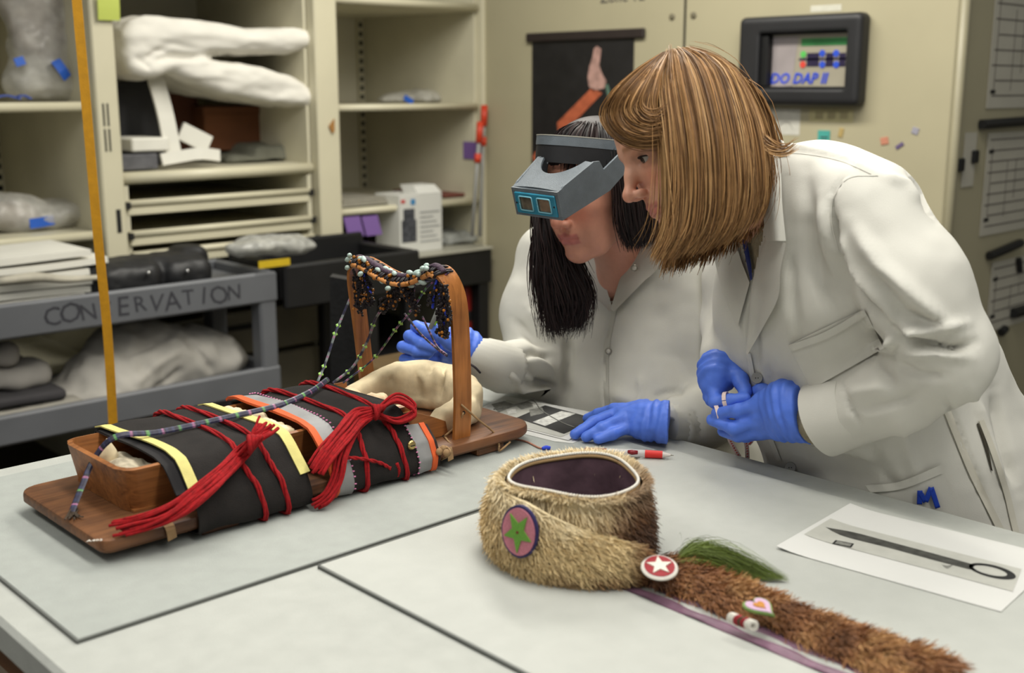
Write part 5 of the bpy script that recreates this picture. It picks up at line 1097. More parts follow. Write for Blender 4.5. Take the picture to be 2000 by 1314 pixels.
def head_mesh(o, R, neck, chest, skin, lip, brow, nose=1., jaw=1., chest_r=.085, res=.0019, slit=.0037):
    """Head, neck and upper chest as one continuous surface, modelled in head axes (x right, y forward, z up)."""
    loc = lambda p: (np.array(p)-o)@R
    nk = [loc(p) for p in neck]; ch = [loc(p) for p in chest]
    allp = np.array(nk+ch+[(-.1, -.14, -.14), (.1, .14, .14)]); s = SDF(allp.min(0)-.11*np.array([1, 1, 1])*(len(ch) > 0)*.9, np.maximum(allp.max(0), .135)+.03, res)
    s.ell((0, -.014, .028), (.075, .097, .088), .0)
    s.ell((0, .022, -.035), (.062*jaw, .066, .074), .03)
    s.ell((0, .052, .03), (.058, .034, .05), .03)
    for x in (-1, 1):
        s.chain([(x*.058*jaw, -.012, -.03), (x*.054*jaw, -.002, -.062), (x*.03*jaw, .05, -.094), (x*.008, .066, -.102)], [.014, .016, .014, .014], .025)
        s.ell((x*.043, .056, -.022), (.021, .02, .018), .022); s.ell((x*.034, .058, -.058), (.02, .02, .024), .025)
        s.cap((x*.012, .086, .02), (x*.045, .072, .02), .0075, .006, .014)
        s.ell((x*.032, .088, .001), (.016, .0135, .0115), .012, op='sub')
    s.ell((0, .073, -.101), (.018, .0155, .0145), .018)
    s.chain([(0, .084, .014), (0, .097, -.012), (0, .109*nose+.000, -.034)], [.0072, .0078, .0088], .012); s.ell((0, .1105*nose, -.0375), (.0098, .0092, .0085), .008)
    for x in (-1, 1):
        s.ell((x*.0125, .098*nose, -.0415), (.0072, .0095, .0072), .006); s.ell((x*.0062, .104*nose, -.0478), (.0036, .0055, .0036), .003, op='sub')
    # lips
    s.ell((0, .079, -.066), (.026, .016, .02), .016)
    s.chain([(-.0235, .080, -.0695), (-.011, .0905, -.0655), (0, .0925, -.0668), (.011, .0905, -.0655), (.0235, .080, -.0695)], [.003, .0046, .0046, .0046, .003], .004)
    s.chain([(-.021, .0795, -.0725), (-.009, .0895, -.0755), (.009, .0895, -.0755), (.021, .0795, -.0725)], [.003, .0056, .0056, .003], .004)
    s.chain([(-.0225, .089, -.0700), (-.010, .0985, -.0698), (.010, .0985, -.0698), (.0225, .089, -.0700)], [.0022, .0026, .0026, .0022], .0015, op='sub')
    for x in (-1, 1):   # lids: a shell round the eyeball, opened by an almond
        s.ell((x*.0315, .0715, .0005), (.0142, .0142, .0128), .006); s.ell((x*.0315, .0855, -.0010), (.0128+(slit-.0037)*2, .014, slit), .0015, op='sub')
        s.ell((x*.077, -.008, -.006), (.008, .018, .03), .008, np.array([[1, 0, 0], [0, .97, .24], [0, -.24, .97]])); s.ell((x*.083, -.002, -.002), (.005, .009, .017), .004, op='sub')
    s.chain(nk, [.050]+[.050]*(len(nk)-2)+[.058], .03)
    for c in ch: s.ell(c, (chest_r, chest_r, chest_r), .05)
    V, F = s.mesh(2)
    x, y, z = np.abs(V[:, 0]), V[:, 1], V[:, 2]; sk = np.array(lin(skin)); col = np.tile(sk, (len(V), 1)); n = vnoise(V, 60)*.5+vnoise(V, 180, 2)*.3; col = col*(1+.05*n)[:, None]
    def blend(k, c): nonlocal col; col = col+(np.array(lin(c))-col)*np.clip(k, 0, 1)[:, None]
    blush = tuple(np.clip(np.array(skin)*np.array([1.02, .84, .82]), 0, 255))
    blend(.55*np.exp(-(((x-.04)/.02)**2+((z+.03)/.02)**2))*(y > .03), blush); blend(.5*np.exp(-((x/.012)**2+((z+.04)/.014)**2))*(y > .09), blush)
    m = smoothstep(.0265, .022, x)*smoothstep(-.0838, -.079, z)*smoothstep(-.0595, -.0635, z-.004*np.exp(-(x/.006)**2))*(y > .076); blend(m*.9, lip)
    blend(.75*np.exp(-((z-.0235-.10*(.03-x)*(x < .03)+.16*np.maximum(x-.036, 0))/.0042)**2)*smoothstep(.008, .014, x)*smoothstep(.056, .046, x)*(y > .05), brow)
    blend(.5*np.exp(-(((x-.0315)/.016)**2+((z-.0065)/.0045)**2))*(y > .06), tuple(np.array(skin)*.62))
    return V@R.T+o, F, col
def eyes(parent, o, R, iris=(74, 92, 100), gaze=(0, 0)):
    for x in (-1, 1):
        c = o+R@np.array([x*.0315, .0712, .0002]); e = obj('eye', sphere(c, .0124, 16, 12), mat('eye_white', (176, 168, 160), .25, .04), parent, smooth=True)
        g = R@np.array([gaze[0], 1, gaze[1]]); g /= np.linalg.norm(g)
        obj('iris', lathe([(.0056, 0), (.0052, .0012), (.001, .0016)], 16, c+g*.0111, g), mat('iris_grey', iris, .15, .3, 600), e, smooth=True)
        obj('pupil', lathe([(.0024, 0), (.001, .0006)], 12, c+g*.0126, g), M_dark, e, smooth=True)
        obj('eyelashes', tube([o+R@np.array([x*(.0315-.0125+.025*t), .0835-.012*abs(2*t-1)**2+.003, .0045-.0055*(2*t-1)**2]) for t in np.linspace(0, 1, 9)], .0011, 5), mat('lash', (40, 28, 24), .8), e, smooth=True)
def strands(guides, n, rg, cols, width, jit=.004, depth=(0, .02), dvec=None, K=16, cut=.12, wave=0., scat=None):
    """Hair ribbons interpolated across an ordered fan of guide curves."""
    Gd = np.array([catmull(g, K) for g in guides]); Vs = []; Cs = []; tt = np.linspace(0, 1, K)
    for k in range(n):
        s_ = rg.random()*(len(Gd)-1); i = min(int(s_), len(Gd)-2); u = s_-i; P = Gd[i]*(1-u)+Gd[i+1]*u
        L = 1-cut*rg.random()**2*1.0; P = catmull(P, K*2)[:max(8, int(K*2*L))]; P = P[np.linspace(0, len(P)-1, K).astype(int)]
        o = rg.normal(0, jit, 3); o2 = rg.normal(0, jit*1.2, 3); P = P+o*np.minimum(1, .35+tt)[:, None]+o2*(tt**2)[:, None]
        if dvec is not None: P = P+np.array(dvec)*(depth[0]+(depth[1]-depth[0])*rg.random()**1.2)*np.minimum(1, tt*3)[:, None]
        if wave: ph = rg.uniform(0, 6.28); P = P+CAMR*(wave*np.sin(tt*rg.uniform(5, 11)+ph)*tt)[:, None]+CAMB*(wave*.6*np.cos(tt*9+ph)*tt)[:, None]
        T = np.gradient(P, axis=0); T /= np.linalg.norm(T, axis=1)[:, None]+1e-9; vw = rg.normal(0, .7, 3)+CAMB*1.3; B = np.cross(T, vw); B /= np.linalg.norm(B, axis=1)[:, None]+1e-9
        w_ = width*rg.uniform(.6, 1.5)*np.clip(1.15-tt**4*.95, .15, 1)*np.clip(.5+tt*4, 0, 1); Vs.append(np.stack([P-B*w_[:, None], P+B*w_[:, None]], 1).reshape(-1, 3))
        ci = (.5+.5*math.sin(s_*7.3+1.3*math.sin(s_*17))+rg.normal(0, .28))*(len(cols)-1); c = np.array(cols[int(np.clip(round(ci), 0, len(cols)-1))])*rg.uniform(.85, 1.15); Cs.append(np.tile(c, (2*K, 1)))
    q = np.array([(2*i, 2*i+1, 2*i+3, 2*i+2) for i in range(K-1)]); F = ((np.arange(n)*2*K)[:, None, None]+q[None]).reshape(-1, 4)
    return np.concatenate(Vs), F, np.concatenate(Cs)
def scalp(o, R, col, keep, grow=.008, res=.0035):
    s = SDF((-.12, -.15, -.12), (.12, .13, .15), res); s.ell((0, -.016, .028), (.078+grow, .099+grow, .089+grow), 0); s.ell((0, -.05, -.03), (.066+grow, .05+grow, .06), .03)
    V, F = s.mesh(1); k = keep(V); F = F[k[F].all(1)]; used = np.unique(F); mp = -np.ones(len(V), int); mp[used] = np.arange(len(used)); V = V[used]; F = mp[F]
    c = np.array(lin(col))*(1+.3*vnoise(V*np.array([3, 1, .4]), 90))[:, None]; return V@R.T+o, F, c
def pts(*q): return [at(*p) for p in q]
def patch(bvh, ea, eb, nu, nv, off=.003, th=.002, flatten=2, lift_fn=None):
    """Cloth piece lying on a garment between two edges drawn over the photo, with real thickness."""
    A = catmull(np.array(ea, float), nu); B = catmull(np.array(eb, float), nu); v = np.linspace(0, 1, nv)
    PX = A[:, None]*(1-v)[None, :, None]+B[:, None]*v[None, :, None]; D = np.full((nu, nv), np.nan)
    for i in range(nu):
        for j in range(nv):
            p = on_surface(bvh, PX[i, j, 0], PX[i, j, 1], 0)
            if p is not None: D[i, j] = proj(p)[2]
    med = np.nanmedian(D) if np.isfinite(D).any() else 1.8; bad = ~np.isfinite(D) | (abs(D-med) > .12)
    for _ in range(60):
        if not bad.any(): break
        E = np.pad(np.where(bad, np.nan, D), 1, constant_values=np.nan); nb = np.stack([E[:-2, 1:-1], E[2:, 1:-1], E[1:-1, :-2], E[1:-1, 2:]]); ok = np.isfinite(nb).any(0) & bad
        if not ok.any(): D[bad] = med; break
        D[ok] = np.nanmean(nb[:, ok], 0); bad = bad & ~ok
    for _ in range(flatten):
        E = np.pad(D, 1, mode='edge'); D = np.minimum(D, (E[:-2, 1:-1]+E[2:, 1:-1]+E[1:-1, :-2]+E[1:-1, 2:])/4)*.5+D*.5
    U, Vv = np.meshgrid(np.linspace(0, 1, nu), v, indexing='ij'); lf = off if lift_fn is None else off+lift_fn(U, Vv)
    P = np.array([[at(PX[i, j, 0], PX[i, j, 1], D[i, j]-(lf if np.isscalar(lf) else lf[i, j])) for j in range(nv)] for i in range(nu)])
    G = [(i*nv+j, (i+1)*nv+j, (i+1)*nv+j+1, i*nv+j+1) for i in range(nu-1) for j in range(nv-1)]; n = nu*nv; Q = P+np.array(_F)*th
    S = []
    for i in range(nu-1): S += [(i*nv, i*nv+n, (i+1)*nv+n, (i+1)*nv), (i*nv+nv-1, (i+1)*nv+nv-1, (i+1)*nv+nv-1+n, i*nv+nv-1+n)]
    for j in range(nv-1): S += [(j, j+1, j+1+n, j+n), ((nu-1)*nv+j, (nu-1)*nv+j+n, (nu-1)*nv+j+1+n, (nu-1)*nv+j+1)]
    return np.concatenate([P.reshape(-1, 3), Q.reshape(-1, 3)]), G+[tuple(x+n for x in f[::-1]) for f in G]+S
def inside_poly(px, py, poly):
    r = np.zeros(len(px), bool); n = len(poly)
    for i in range(n):
        (x0, y0), (x1, y1) = poly[i], poly[(i+1) % n]; c = ((y0 > py) != (y1 > py)) & (px < (x1-x0)*(py-y0)/((y1-y0) if y1 != y0 else 1e-9)+x0); r ^= c
    return r
def cut_open(V, F, poly, dmax):
    px, py, d = proj(V); k = inside_poly(px, py, poly) & (d < dmax); return F[~k[F].all(1)]
M_skin = mat('skin', (205, 150, 125), .45, .06, 120, attr='col', bump=.08, bscale=900)
M_hairm = mat('hair', (140, 100, 60), .5, .2, 60, attr='col')
M_glove = mat('blue_nitrile_glove', (82, 120, 222), .48, .08, 40, bump=.25, bscale=120)
M_coat1 = mat('white_lab_cotton', (200, 198, 188), .85, .03, 20, bump=.12, bscale=700)
M_coat2 = mat('white_lab_twill', (202, 200, 191), .85, .03, 20, bump=.12, bscale=600)
M_seam = mat('seam_shade_cotton', (196, 192, 178), .9, .04, 40)
M_snap = mat('snap_metal', (150, 146, 134), .35, .1, metal=.8)
def glove(parent, chains, palm, wrist, res=.0022, k=.006, wr=.0, amp=.0006, label=None):
    allp = np.array([p for c in chains for p in c[0]]+[p for c in palm for p in c[0]]); s = SDF(allp.min(0)-.05, allp.max(0)+.05, res)
    for P, Rr in palm: s.chain(P, Rr, .016)
    for P, Rr in chains: s.chain(P, Rr, k)
    if wrist is not None: s.plane_cut(wrist[0], wrist[1])
    V, F = s.mesh(1); N = vnormals(V, F)
    ax = np.array(wrist[1], float)/np.linalg.norm(wrist[1]) if wrist is not None else np.array([1., 0, 0]); t_ = (V-np.array(wrist[0]))@ax
    wrk = np.exp(-((t_+.025)/.03)**2)*(.0012*np.sin(t_*420+3*vnoise(V, 30))+.0008*np.sin(t_*260+40*V[:, 2]))
    V = V+N*(wrk+amp*vnoise(V, 130)+amp*.8*vnoise(V, 60, 3))[:, None]
    return obj('glove', (V, F), M_glove, parent, smooth=True, label=label)

# ------------------------------------------------------------------ person one: dark hair, magnifier, seated across the corner
p1 = thing('person', 'dark haired person in a white snap coat wearing a magnifier, holding a pencil', 'person', (1.80, 1.50, 0))
o1 = at(1157, 366, 2.115); R1 = basis(47, 20, 3)
V, F, c = head_mesh(o1, R1, pts((1192, 400, 2.17), (1212, 470, 2.21), (1222, 530, 2.26)), pts((1200, 600, 2.36), (1250, 585, 2.32)), (206, 146, 122), (188, 110, 102), (50, 36, 32), nose=1.0, jaw=1.05, chest_r=.078)
obj('body', (V, F), M_skin, p1, smooth=True, cols=c)
eyes(p1, o1, R1, (60, 44, 36), (0, -.3))
# coat
def coat_sdf(parts, res=.0062, pad=.16):
    allp = np.array([p for P, _, _ in parts for p in P]); s = SDF(allp.min(0)-pad, allp.max(0)+pad, res)
    for P, Rr, k in parts: s.chain(P, Rr, k)
    return s
s = coat_sdf([
    (pts((1185, 570, 2.37), (1175, 690, 2.38), (1180, 800, 2.36), (1195, 930, 2.38)), [.105, .112, .115, .13], .05),
    (pts((1300, 570, 2.26), (1310, 690, 2.27), (1310, 800, 2.24), (1320, 930, 2.26)), [.105, .118, .12, .13], .06),
    (pts((1085, 500, 2.42), (1160, 480, 2.38), (1290, 480, 2.26), (1360, 510, 2.17)), [.062, .068, .068, .062], .05),
    (pts((1072, 505, 2.41), (1050, 610, 2.38), (1048, 725, 2.32)), [.068, .070, .066], .04),
    (pts((1048, 725, 2.32), (1005, 722, 2.24), (980, 718, 2.20)), [.062, .055, .046], .02),
    (pts((1365, 520, 2.16), (1400, 650, 2.15), (1425, 780, 2.13)), [.066, .066, .062], .04),
    (pts((1330, 800, 2.28), (1400, 900, 2.36), (1410, 1010, 2.42)), [.1, .11, .12], .05),
    (pts((1425, 790, 2.13), (1375, 815, 2.07), (1335, 828, 2.045)), [.058, .050, .043], .03)])
V, F = s.mesh(2); N = vnormals(V, F); V = V+N*(.0022*vnoise(V, 16)+.0012*vnoise(V, 40, 2))[:, None]
L1 = [([(1105, 640), (1112, 700), (1100, 780)], 7, -.014), ([(1000, 700), (1040, 690), (1085, 700)], 8, -.009), ([(1010, 745), (1050, 757), (1090, 752)], 7, -.010), ([(1020, 705), (1050, 735), (1075, 760)], 8, -.010), ([(1035, 690), (1065, 715), (1082, 745)], 7, .008), ([(985, 720), (1010, 745), (1030, 775)], 6, .007),
      ([(1030, 600), (1060, 640), (1090, 670)], 9, .006), ([(1000, 620), (1040, 660), (1085, 680)], 7, -.006), ([(1378, 520), (1385, 620), (1382, 740)], 9, -.02), ([(1195, 605), (1178, 680), (1180, 770), (1186, 840)], 2.6, -.005), ([(1180, 760), (1250, 790), (1340, 770)], 14, .006), ([(1250, 730), (1255, 770), (1250, 800)], 6, .004), ([(1290, 560), (1310, 620), (1300, 700)], 22, .004), ([(1270, 780), (1300, 770), (1340, 765)], 7, -.006), ([(1350, 800), (1365, 830), (1370, 860)], 6, -.004)]
L1 = [(a, b*1.15, c_*1.7) for a, b, c_ in L1]
V = folds(V, vnormals(V, F), L1)
low = V[:, 2] < TZ+.03; V[low, 0] = np.maximum(V[low, 0], TX1+.004); over = (V[:, 0] < TX1+.004); V[over, 2] = np.maximum(V[over, 2], ZM+.0015)
bv1 = bvh_of(V, F); Fc = cut_open(V, F, [(1165, 430), (1158, 500), (1172, 545), (1195, 598), (1222, 540), (1246, 488), (1262, 420)], 2.45)
obj('lab_coat', (V, Fc), M_coat1, p1, smooth=True)
obj('collar', patch(bv1, [(1168, 492), (1180, 545), (1197, 606)], [(1112, 505), (1132, 548), (1190, 608)], 16, 8, .012, .004, 3, lambda U, Vv: .008*Vv), M_coat1, p1, smooth=True, sharp=50)
obj('collar', patch(bv1, [(1252, 452), (1234, 490), (1211, 545), (1193, 603)], [(1302, 470), (1285, 522), (1257, 550), (1199, 609)], 18, 9, .014, .004, 3, lambda U, Vv: .008*Vv), M_coat1, p1, smooth=True, sharp=50)
obj('placket', patch(bv1, [(1196, 606), (1180, 680), (1179, 760), (1186, 838)], [(1204, 606), (1190, 680), (1189, 760), (1195, 838)], 24, 3, .002, .0015, 0), M_coat1, p1, smooth=True, sharp=50)
for px, py in ((1193, 687), (1256, 527)):
    q = on_surface(bv1, px, py, .006 if py > 600 else .026); nrm = np.array([0, 0, CZ])-q; nrm /= np.linalg.norm(nrm)
    a = obj('snap', tube([q+CAMR*.0055*math.cos(t)+CAMU*.0055*math.sin(t) for t in np.linspace(0, 2*math.pi, 20)], .0014, 6), M_snap, p1, smooth=True); obj('snap_cap', lathe([(.0045, 0), (.004, .001), (.001, .0015)], 14, q, nrm), mat('snap_white', (196, 192, 182), .4), a, smooth=True)
# knit cuffs
def knit(P, Rr, parent, m, name='knit_cuff'):
    V, F = tube(P, Rr, 48, 16); a = np.arange(48); mod = 1+.035*np.where(a % 2 == 0, 1, -1); Pc = catmull(P, 16)
    V = V.reshape(16, 48, 3); V = Pc[:, None]+(V-Pc[:, None])*mod[None, :, None]; return obj(name, (V.reshape(-1, 3), F), m, parent, smooth=True)
knit(pts((992, 720, 2.21), (965, 712, 2.18), (940, 702, 2.165), (926, 695, 2.165)), [.047, .046, .042, .036], p1, M_coat1)
knit(pts((1350, 826, 2.055), (1325, 828, 2.04), (1303, 828, 2.03)), [.043, .040, .036], p1, M_coat1)
# right hand round the pencil
def fg(*q, r=.0104): return (pts(*q), [r*1.08, r, r*.98, r*.9][:len(q)])
glove(p1, [fg((884, 652, 2.155), (813, 637, 2.125), (834, 648, 2.10), (856, 657, 2.105)), fg((880, 668, 2.165), (799, 656, 2.125), (822, 671, 2.098), (846, 680, 2.105)), fg((876, 686, 2.17), (786, 677, 2.13), (812, 686, 2.103), (838, 689, 2.11)), fg((872, 702, 2.175), (789, 701, 2.135), (810, 706, 2.11), (830, 699, 2.115), r=.009),
           (pts((912, 678, 2.14), (880, 672, 2.11), (858, 655, 2.097), (850, 640, 2.10)), [.014, .013, .0105, .0085])],
      [(pts((884, 655, 2.155), (905, 665, 2.165), (932, 690, 2.17)), [.016, .024, .034]), (pts((876, 700, 2.172), (905, 690, 2.168), (935, 697, 2.17)), [.017, .026, .034]), (pts((880, 680, 2.15), (905, 680, 2.15)), [.022, .024])],
      (at(925, 695, 2.165), at(960, 705, 2.175)-at(925, 690, 2.165)), k=.003)
# left hand flat on the table
def zt(px, py, z): return atz(px, py, z)
h0 = ZM
glove(p1, [([zt(1228, 834, h0+.024), zt(1196, 848, h0+.017), zt(1168, 858, h0+.0105)], [.0105, .0095, .0085]), ([zt(1214, 818, h0+.036), zt(1176, 836, h0+.025), zt(1145, 853, h0+.0108)], [.0112, .0102, .0092]),
           ([zt(1206, 806, h0+.040), zt(1160, 824, h0+.027), zt(1123, 848, h0+.0108)], [.0112, .0102, .0092]), ([zt(1196, 800, h0+.036), zt(1168, 808, h0+.024), zt(1147, 817, h0+.0105)], [.0105, .0095, .0088]),
           ([zt(1262, 806, h0+.025), zt(1225, 800, h0+.017), zt(1196, 802, h0+.012)], [.014, .0115, .0095])],
      [([zt(1228, 832, h0+.024), zt(1262, 832, h0+.028), zt(1306, 832, h0+.034)], [.015, .022, .031]), ([zt(1216, 812, h0+.038), zt(1258, 812, h0+.040), zt(1306, 822, h0+.040)], [.015, .021, .033]), ([zt(1204, 802, h0+.036), zt(1255, 806, h0+.036), zt(1300, 818, h0+.038)], [.014, .02, .03])],
      (zt(1306, 826, h0+.035), zt(1345, 828, h0+.035)-zt(1306, 826, h0+.035)))
# hair
DK = [lin((22, 17, 18)), lin((30, 23, 24)), lin((38, 28, 28)), lin((50, 37, 36))]
rg = np.random.default_rng(21)
sV, sF, sC = scalp(o1, R1, (34, 26, 26), lambda V: (V[:, 2] > .062-.55*(V[:, 1] > .0)*0) | ((V[:, 1] < .028) & (V[:, 2] > -.06)) | ((V[:, 1] < -.02)), grow=.009)
far = [pts((1128, 243, 2.13), (1070, 300, 2.17), (1058, 380, 2.17), (1056, 450, 2.15), (1053, 520, 2.15), (1062, 600, 2.15), (1070, 668, 2.16)),
       pts((1130, 242, 2.13), (1078, 300, 2.16), (1062, 380, 2.15), (1066, 450, 2.13), (1072, 530, 2.13), (1085, 600, 2.14), (1098, 655, 2.15)),
       pts((1132, 242, 2.12), (1086, 300, 2.15), (1072, 380, 2.14), (1082, 450, 2.12), (1102, 520, 2.13), (1122, 590, 2.14), (1112, 645, 2.15)),
       pts((1134, 242, 2.12), (1092, 300, 2.14), (1080, 380, 2.14), (1096, 450, 2.13), (1128, 520, 2.14), (1150, 585, 2.15), (1130, 660, 2.16))]
near = [pts((1150, 240, 2.09), (1195, 300, 2.035), (1205, 370, 2.02), (1210, 430, 2.035), (1228, 490, 2.06)), pts((1155, 240, 2.09), (1212, 300, 2.035), (1232, 370, 2.025), (1240, 430, 2.04), (1248, 488, 2.07)), pts((1160, 240, 2.1), (1230, 300, 2.05), (1262, 370, 2.05), (1272, 430, 2.06), (1262, 478, 2.08)), pts((1165, 242, 2.12), (1245, 305, 2.10), (1280, 380, 2.11), (1286, 430, 2.12), (1275, 470, 2.13))]
crown = [pts((1150, 238, 2.10), (1115, 246, 2.07), (1088, 268, 2.065), (1070, 330, 2.07)), pts((1155, 236, 2.10), (1135, 248, 2.055), (1118, 280, 2.03), (1108, 345, 2.03)), pts((1160, 236, 2.10), (1162, 248, 2.05), (1160, 285, 2.022), (1155, 340, 2.02)), pts((1165, 236, 2.10), (1190, 255, 2.06), (1205, 290, 2.03), (1210, 330, 2.03))]
G = [(sV, sF, sC), strands(far, 2200, rg, DK, .0010, .006, (-.012, .025), _F, 20, .3, .009), strands(near, 1600, rg, DK, .0009, .004, (-.004, .02), _F, 16, .15, .0015), strands(crown, 1300, rg, DK, .0009, .003, (-.004, .004), _F, 12, .1)]
def jn4(G):
    o = 0; Vs = []; Fs = []; Cs = []
    for v, f, c_ in G: Vs.append(v); Fs.append(f+o); Cs.append(c_); o += len(v)
    return np.concatenate(Vs), np.concatenate(Fs), np.concatenate(Cs)
hv, hf, hc_ = jn4(G); obj('hair', (hv, hf), M_hairm, p1, smooth=True, cols=hc_)
# lower body and stool
M_trous = mat('dark_trousers', (44, 46, 54), .9, .15)
hp1 = at(1250, 985, 2.40); kn = [hp1+np.array([-.36, .10, -.02]), hp1+np.array([-.36, -.16, -.02])]; s = SDF((1.2, 1.0, .02), (2.2, 1.9, .8), .012)
hp1[2] = .66
for k_ in (0, 1):
    y_ = hp1[1]+(.1 if k_ == 0 else -.1); s.chain([(hp1[0], y_, .66), (hp1[0]-.38, y_, .62), (hp1[0]-.33, y_, .13)], [.1, .07, .045], .03)
obj('trousers', s.mesh(1), M_trous, p1, smooth=True)
for k_ in (0, 1):
    y_ = hp1[1]+(.1 if k_ == 0 else -.1); s = SDF((hp1[0]-.6, y_-.08, -.02), (hp1[0]-.2, y_+.08, .2), .008); s.ell((hp1[0]-.38, y_, .075), (.12, .042, .042), .02); s.cap((hp1[0]-.32, y_, .08), (hp1[0]-.32, y_, .14), .042, .045, .02); s.plane_cut((0, 0, .04), (0, 0, -1)); obj('shoe', s.mesh(1), mat('black_leather', (28, 26, 26), .4), p1, smooth=True)
stl = thing('stool', 'round black laboratory stool under the dark haired person', 'stool', (hp1[0]+.02, hp1[1], 0))
cst = (hp1[0]+.02, hp1[1]); obj('seat', lathe([(.17, .53), (.19, .54), (.19, .56), (.17, .572)], 28, (*cst, 0)), M_blackplastic, stl, smooth=True, sharp=40); obj('foot_ring', tube([(cst[0]+.2*math.cos(t), cst[1]+.2*math.sin(t), .2) for t in np.linspace(0, 2*math.pi, 33)], .01, 8), M_snap, stl, smooth=True)
for k_ in range(4): a = math.pi/4+k_*math.pi/2; obj('leg', tube([(cst[0]+.13*math.cos(a), cst[1]+.13*math.sin(a), .535), (cst[0]+.22*math.cos(a), cst[1]+.22*math.sin(a), .005)], .012, 8), M_snap, stl, smooth=True)

# ---------------- head magnifier
vz = thing('head_magnifier', 'grey head magnifier with two lenses in a teal plate on the dark haired person', 'magnifier', tuple(o1))
RV = basis(50, 25, 11); ov = at(1051, 397, 1.965)
def vl(x, y, z): return ov+RV@np.array([x, y, z])
M_vis = mat('grey_visor_plastic', (98, 106, 112), .5, .1, 60, bump=.3, bscale=800)
wf = lambda y: .055+.15*max(0, -y)*.95
def side_plate(sx):
    poly = [(0, -.024), (0, .024), (-.012, .031), (-.082, .050), (-.094, .047), (-.100, .030), (-.175, .058), (-.190, .052), (-.190, .030), (-.105, -.010)]
    a = [vl(sx*wf(y), y, z) for y, z in poly]; b = [vl(sx*(wf(y)-.004), y, z) for y, z in poly]; n = len(poly)
    return np.array(a+b), [tuple(range(n)), tuple(range(n, 2*n))[::-1]]+[(i, n+i, n+(i+1) % n, (i+1) % n) for i in range(n)]
for sx in (-1, 1): obj('side_arm', side_plate(sx), M_vis, vz)
def top_fn(u, v):
    x = 2*u-1; yb_ = -.080+.042*max(0, 1-(x/.72)**2)**.6 if abs(x) < .72 else -.080; y = yb_*v; zz = .026+(.05-.026)*(-y/.082)+.003*(1-x*x); e = abs(x)**6; return vl(x*wf(y), y-.000, zz-.006*e*0)
obj('hood_top', sheet(top_fn, 40, 8, -.004), M_vis, vz, smooth=True, sharp=40)
obj('hood_front', join(prism([vl(-.055, 0, .026), vl(.055, 0, .026), vl(.055, 0, .019), vl(-.055, 0, .019)], RV[:, 1]*.004), prism([vl(-.055, 0, -.019), vl(.055, 0, -.019), vl(.055, 0, -.024), vl(-.055, 0, -.024)], RV[:, 1]*.004), prism([vl(-.055, 0, -.02), vl(-.049, 0, -.02), vl(-.049, 0, .02), vl(-.055, 0, .02)], RV[:, 1]*.004), prism([vl(.049, 0, -.02), vl(.055, 0, -.02), vl(.055, 0, .02), vl(.049, 0, .02)], RV[:, 1]*.004)), M_vis, vz)
M_teal = mat('teal_lens_plate', (44, 124, 150), .3, .12, 60)
def ring_plate(w_, h_, holes, y0, th_):
    s = SDF((-w_-.01, y0-.006, -h_-.01), (w_+.01, y0+th_+.006, h_+.01), .0012); s.rbox((0, y0+th_/2, 0), (w_, th_/2, h_), .0012, 0)
    for cx_, hw, hh in holes: s.rbox((cx_, y0, 0), (hw, .02, hh), .003, 0, op='sub')
    V, F = s.mesh(1); return V@RV.T+ov, F
LH = [(-.0215, .0155, .0125), (.0215, .0155, .0125)]
pl_ = obj('lens_plate', ring_plate(.048, .019, LH, .002, .005), M_teal, vz, smooth=True, sharp=40)
for cx_, hw, hh in LH:
    fr_ = [(cx_-hw-.002, -hh-.002), (cx_+hw+.002, -hh-.002), (cx_+hw+.002, hh+.002), (cx_-hw-.002, hh+.002)]
    obj('lens', prism([vl(a, .0025, b) for a, b in fr_], RV[:, 1]*.003), mat('lens_glass', (150, 140, 124), .06, .5, 40, metal=.6), vz)
    obj('lens_rim', tube([vl(cx_+hw*max(-1, min(1, 1.35*math.cos(t))), .0075, hh*max(-1, min(1, 1.35*math.sin(t)))) for t in np.linspace(0, 2*math.pi, 33)], .0014, 6), mat('clear_teal_rim', (120, 180, 196), .2), vz, smooth=True)
for x in (-.0445, .0445): obj('plate_screw', lathe([(.0018, 0), (.0015, .001)], 10, vl(x, .007, 0), RV[:, 1]), M_dark, vz)
RB = basis(47, 2, 9); ob = o1+RB[:, 2]*.062+RB[:, 1]*.012
def band(z0, z1, ra, rb, th_):
    prof_ = [(1, z0), (1, z1)]; n = 64; V = []
    for rr in (0, th_):
        for z in (z0, z1):
            for i in range(n): t_ = 2*math.pi*i/n; V.append(ob+RB@np.array([(ra-rr)*math.cos(t_), (rb-rr)*math.sin(t_), z]))
    F = []
    for i in range(n): j = (i+1) % n; F += [(i, j, n+j, n+i), (2*n+j, 2*n+i, 3*n+i, 3*n+j), (n+i, n+j, 3*n+j, 3*n+i), (j, i, 2*n+i, 2*n+j)]
    return np.array(V), F
obj('headband', band(.006, .022, .090, .110, .003), M_vis, vz, smooth=True, sharp=40)
obj('headband_trim', band(.0222, .0238, .0905, .1105, .004), mat('pale_edge', (170, 168, 156), .4), vz, smooth=True, sharp=40)
obj('comfort_band', band(-.024, .006, .089, .109, .006), mat('black_leather_band', (26, 26, 28), .6, .2, 40), vz, smooth=True, sharp=40)
for sx in (-1, 1): obj('pivot', lathe([(.012, -.004), (.013, .004), (.008, .008)], 14, vl(sx*(wf(-.18)+.001), -.178, .046), RV[:, 0]*sx), M_vis, vz, smooth=True, sharp=40)

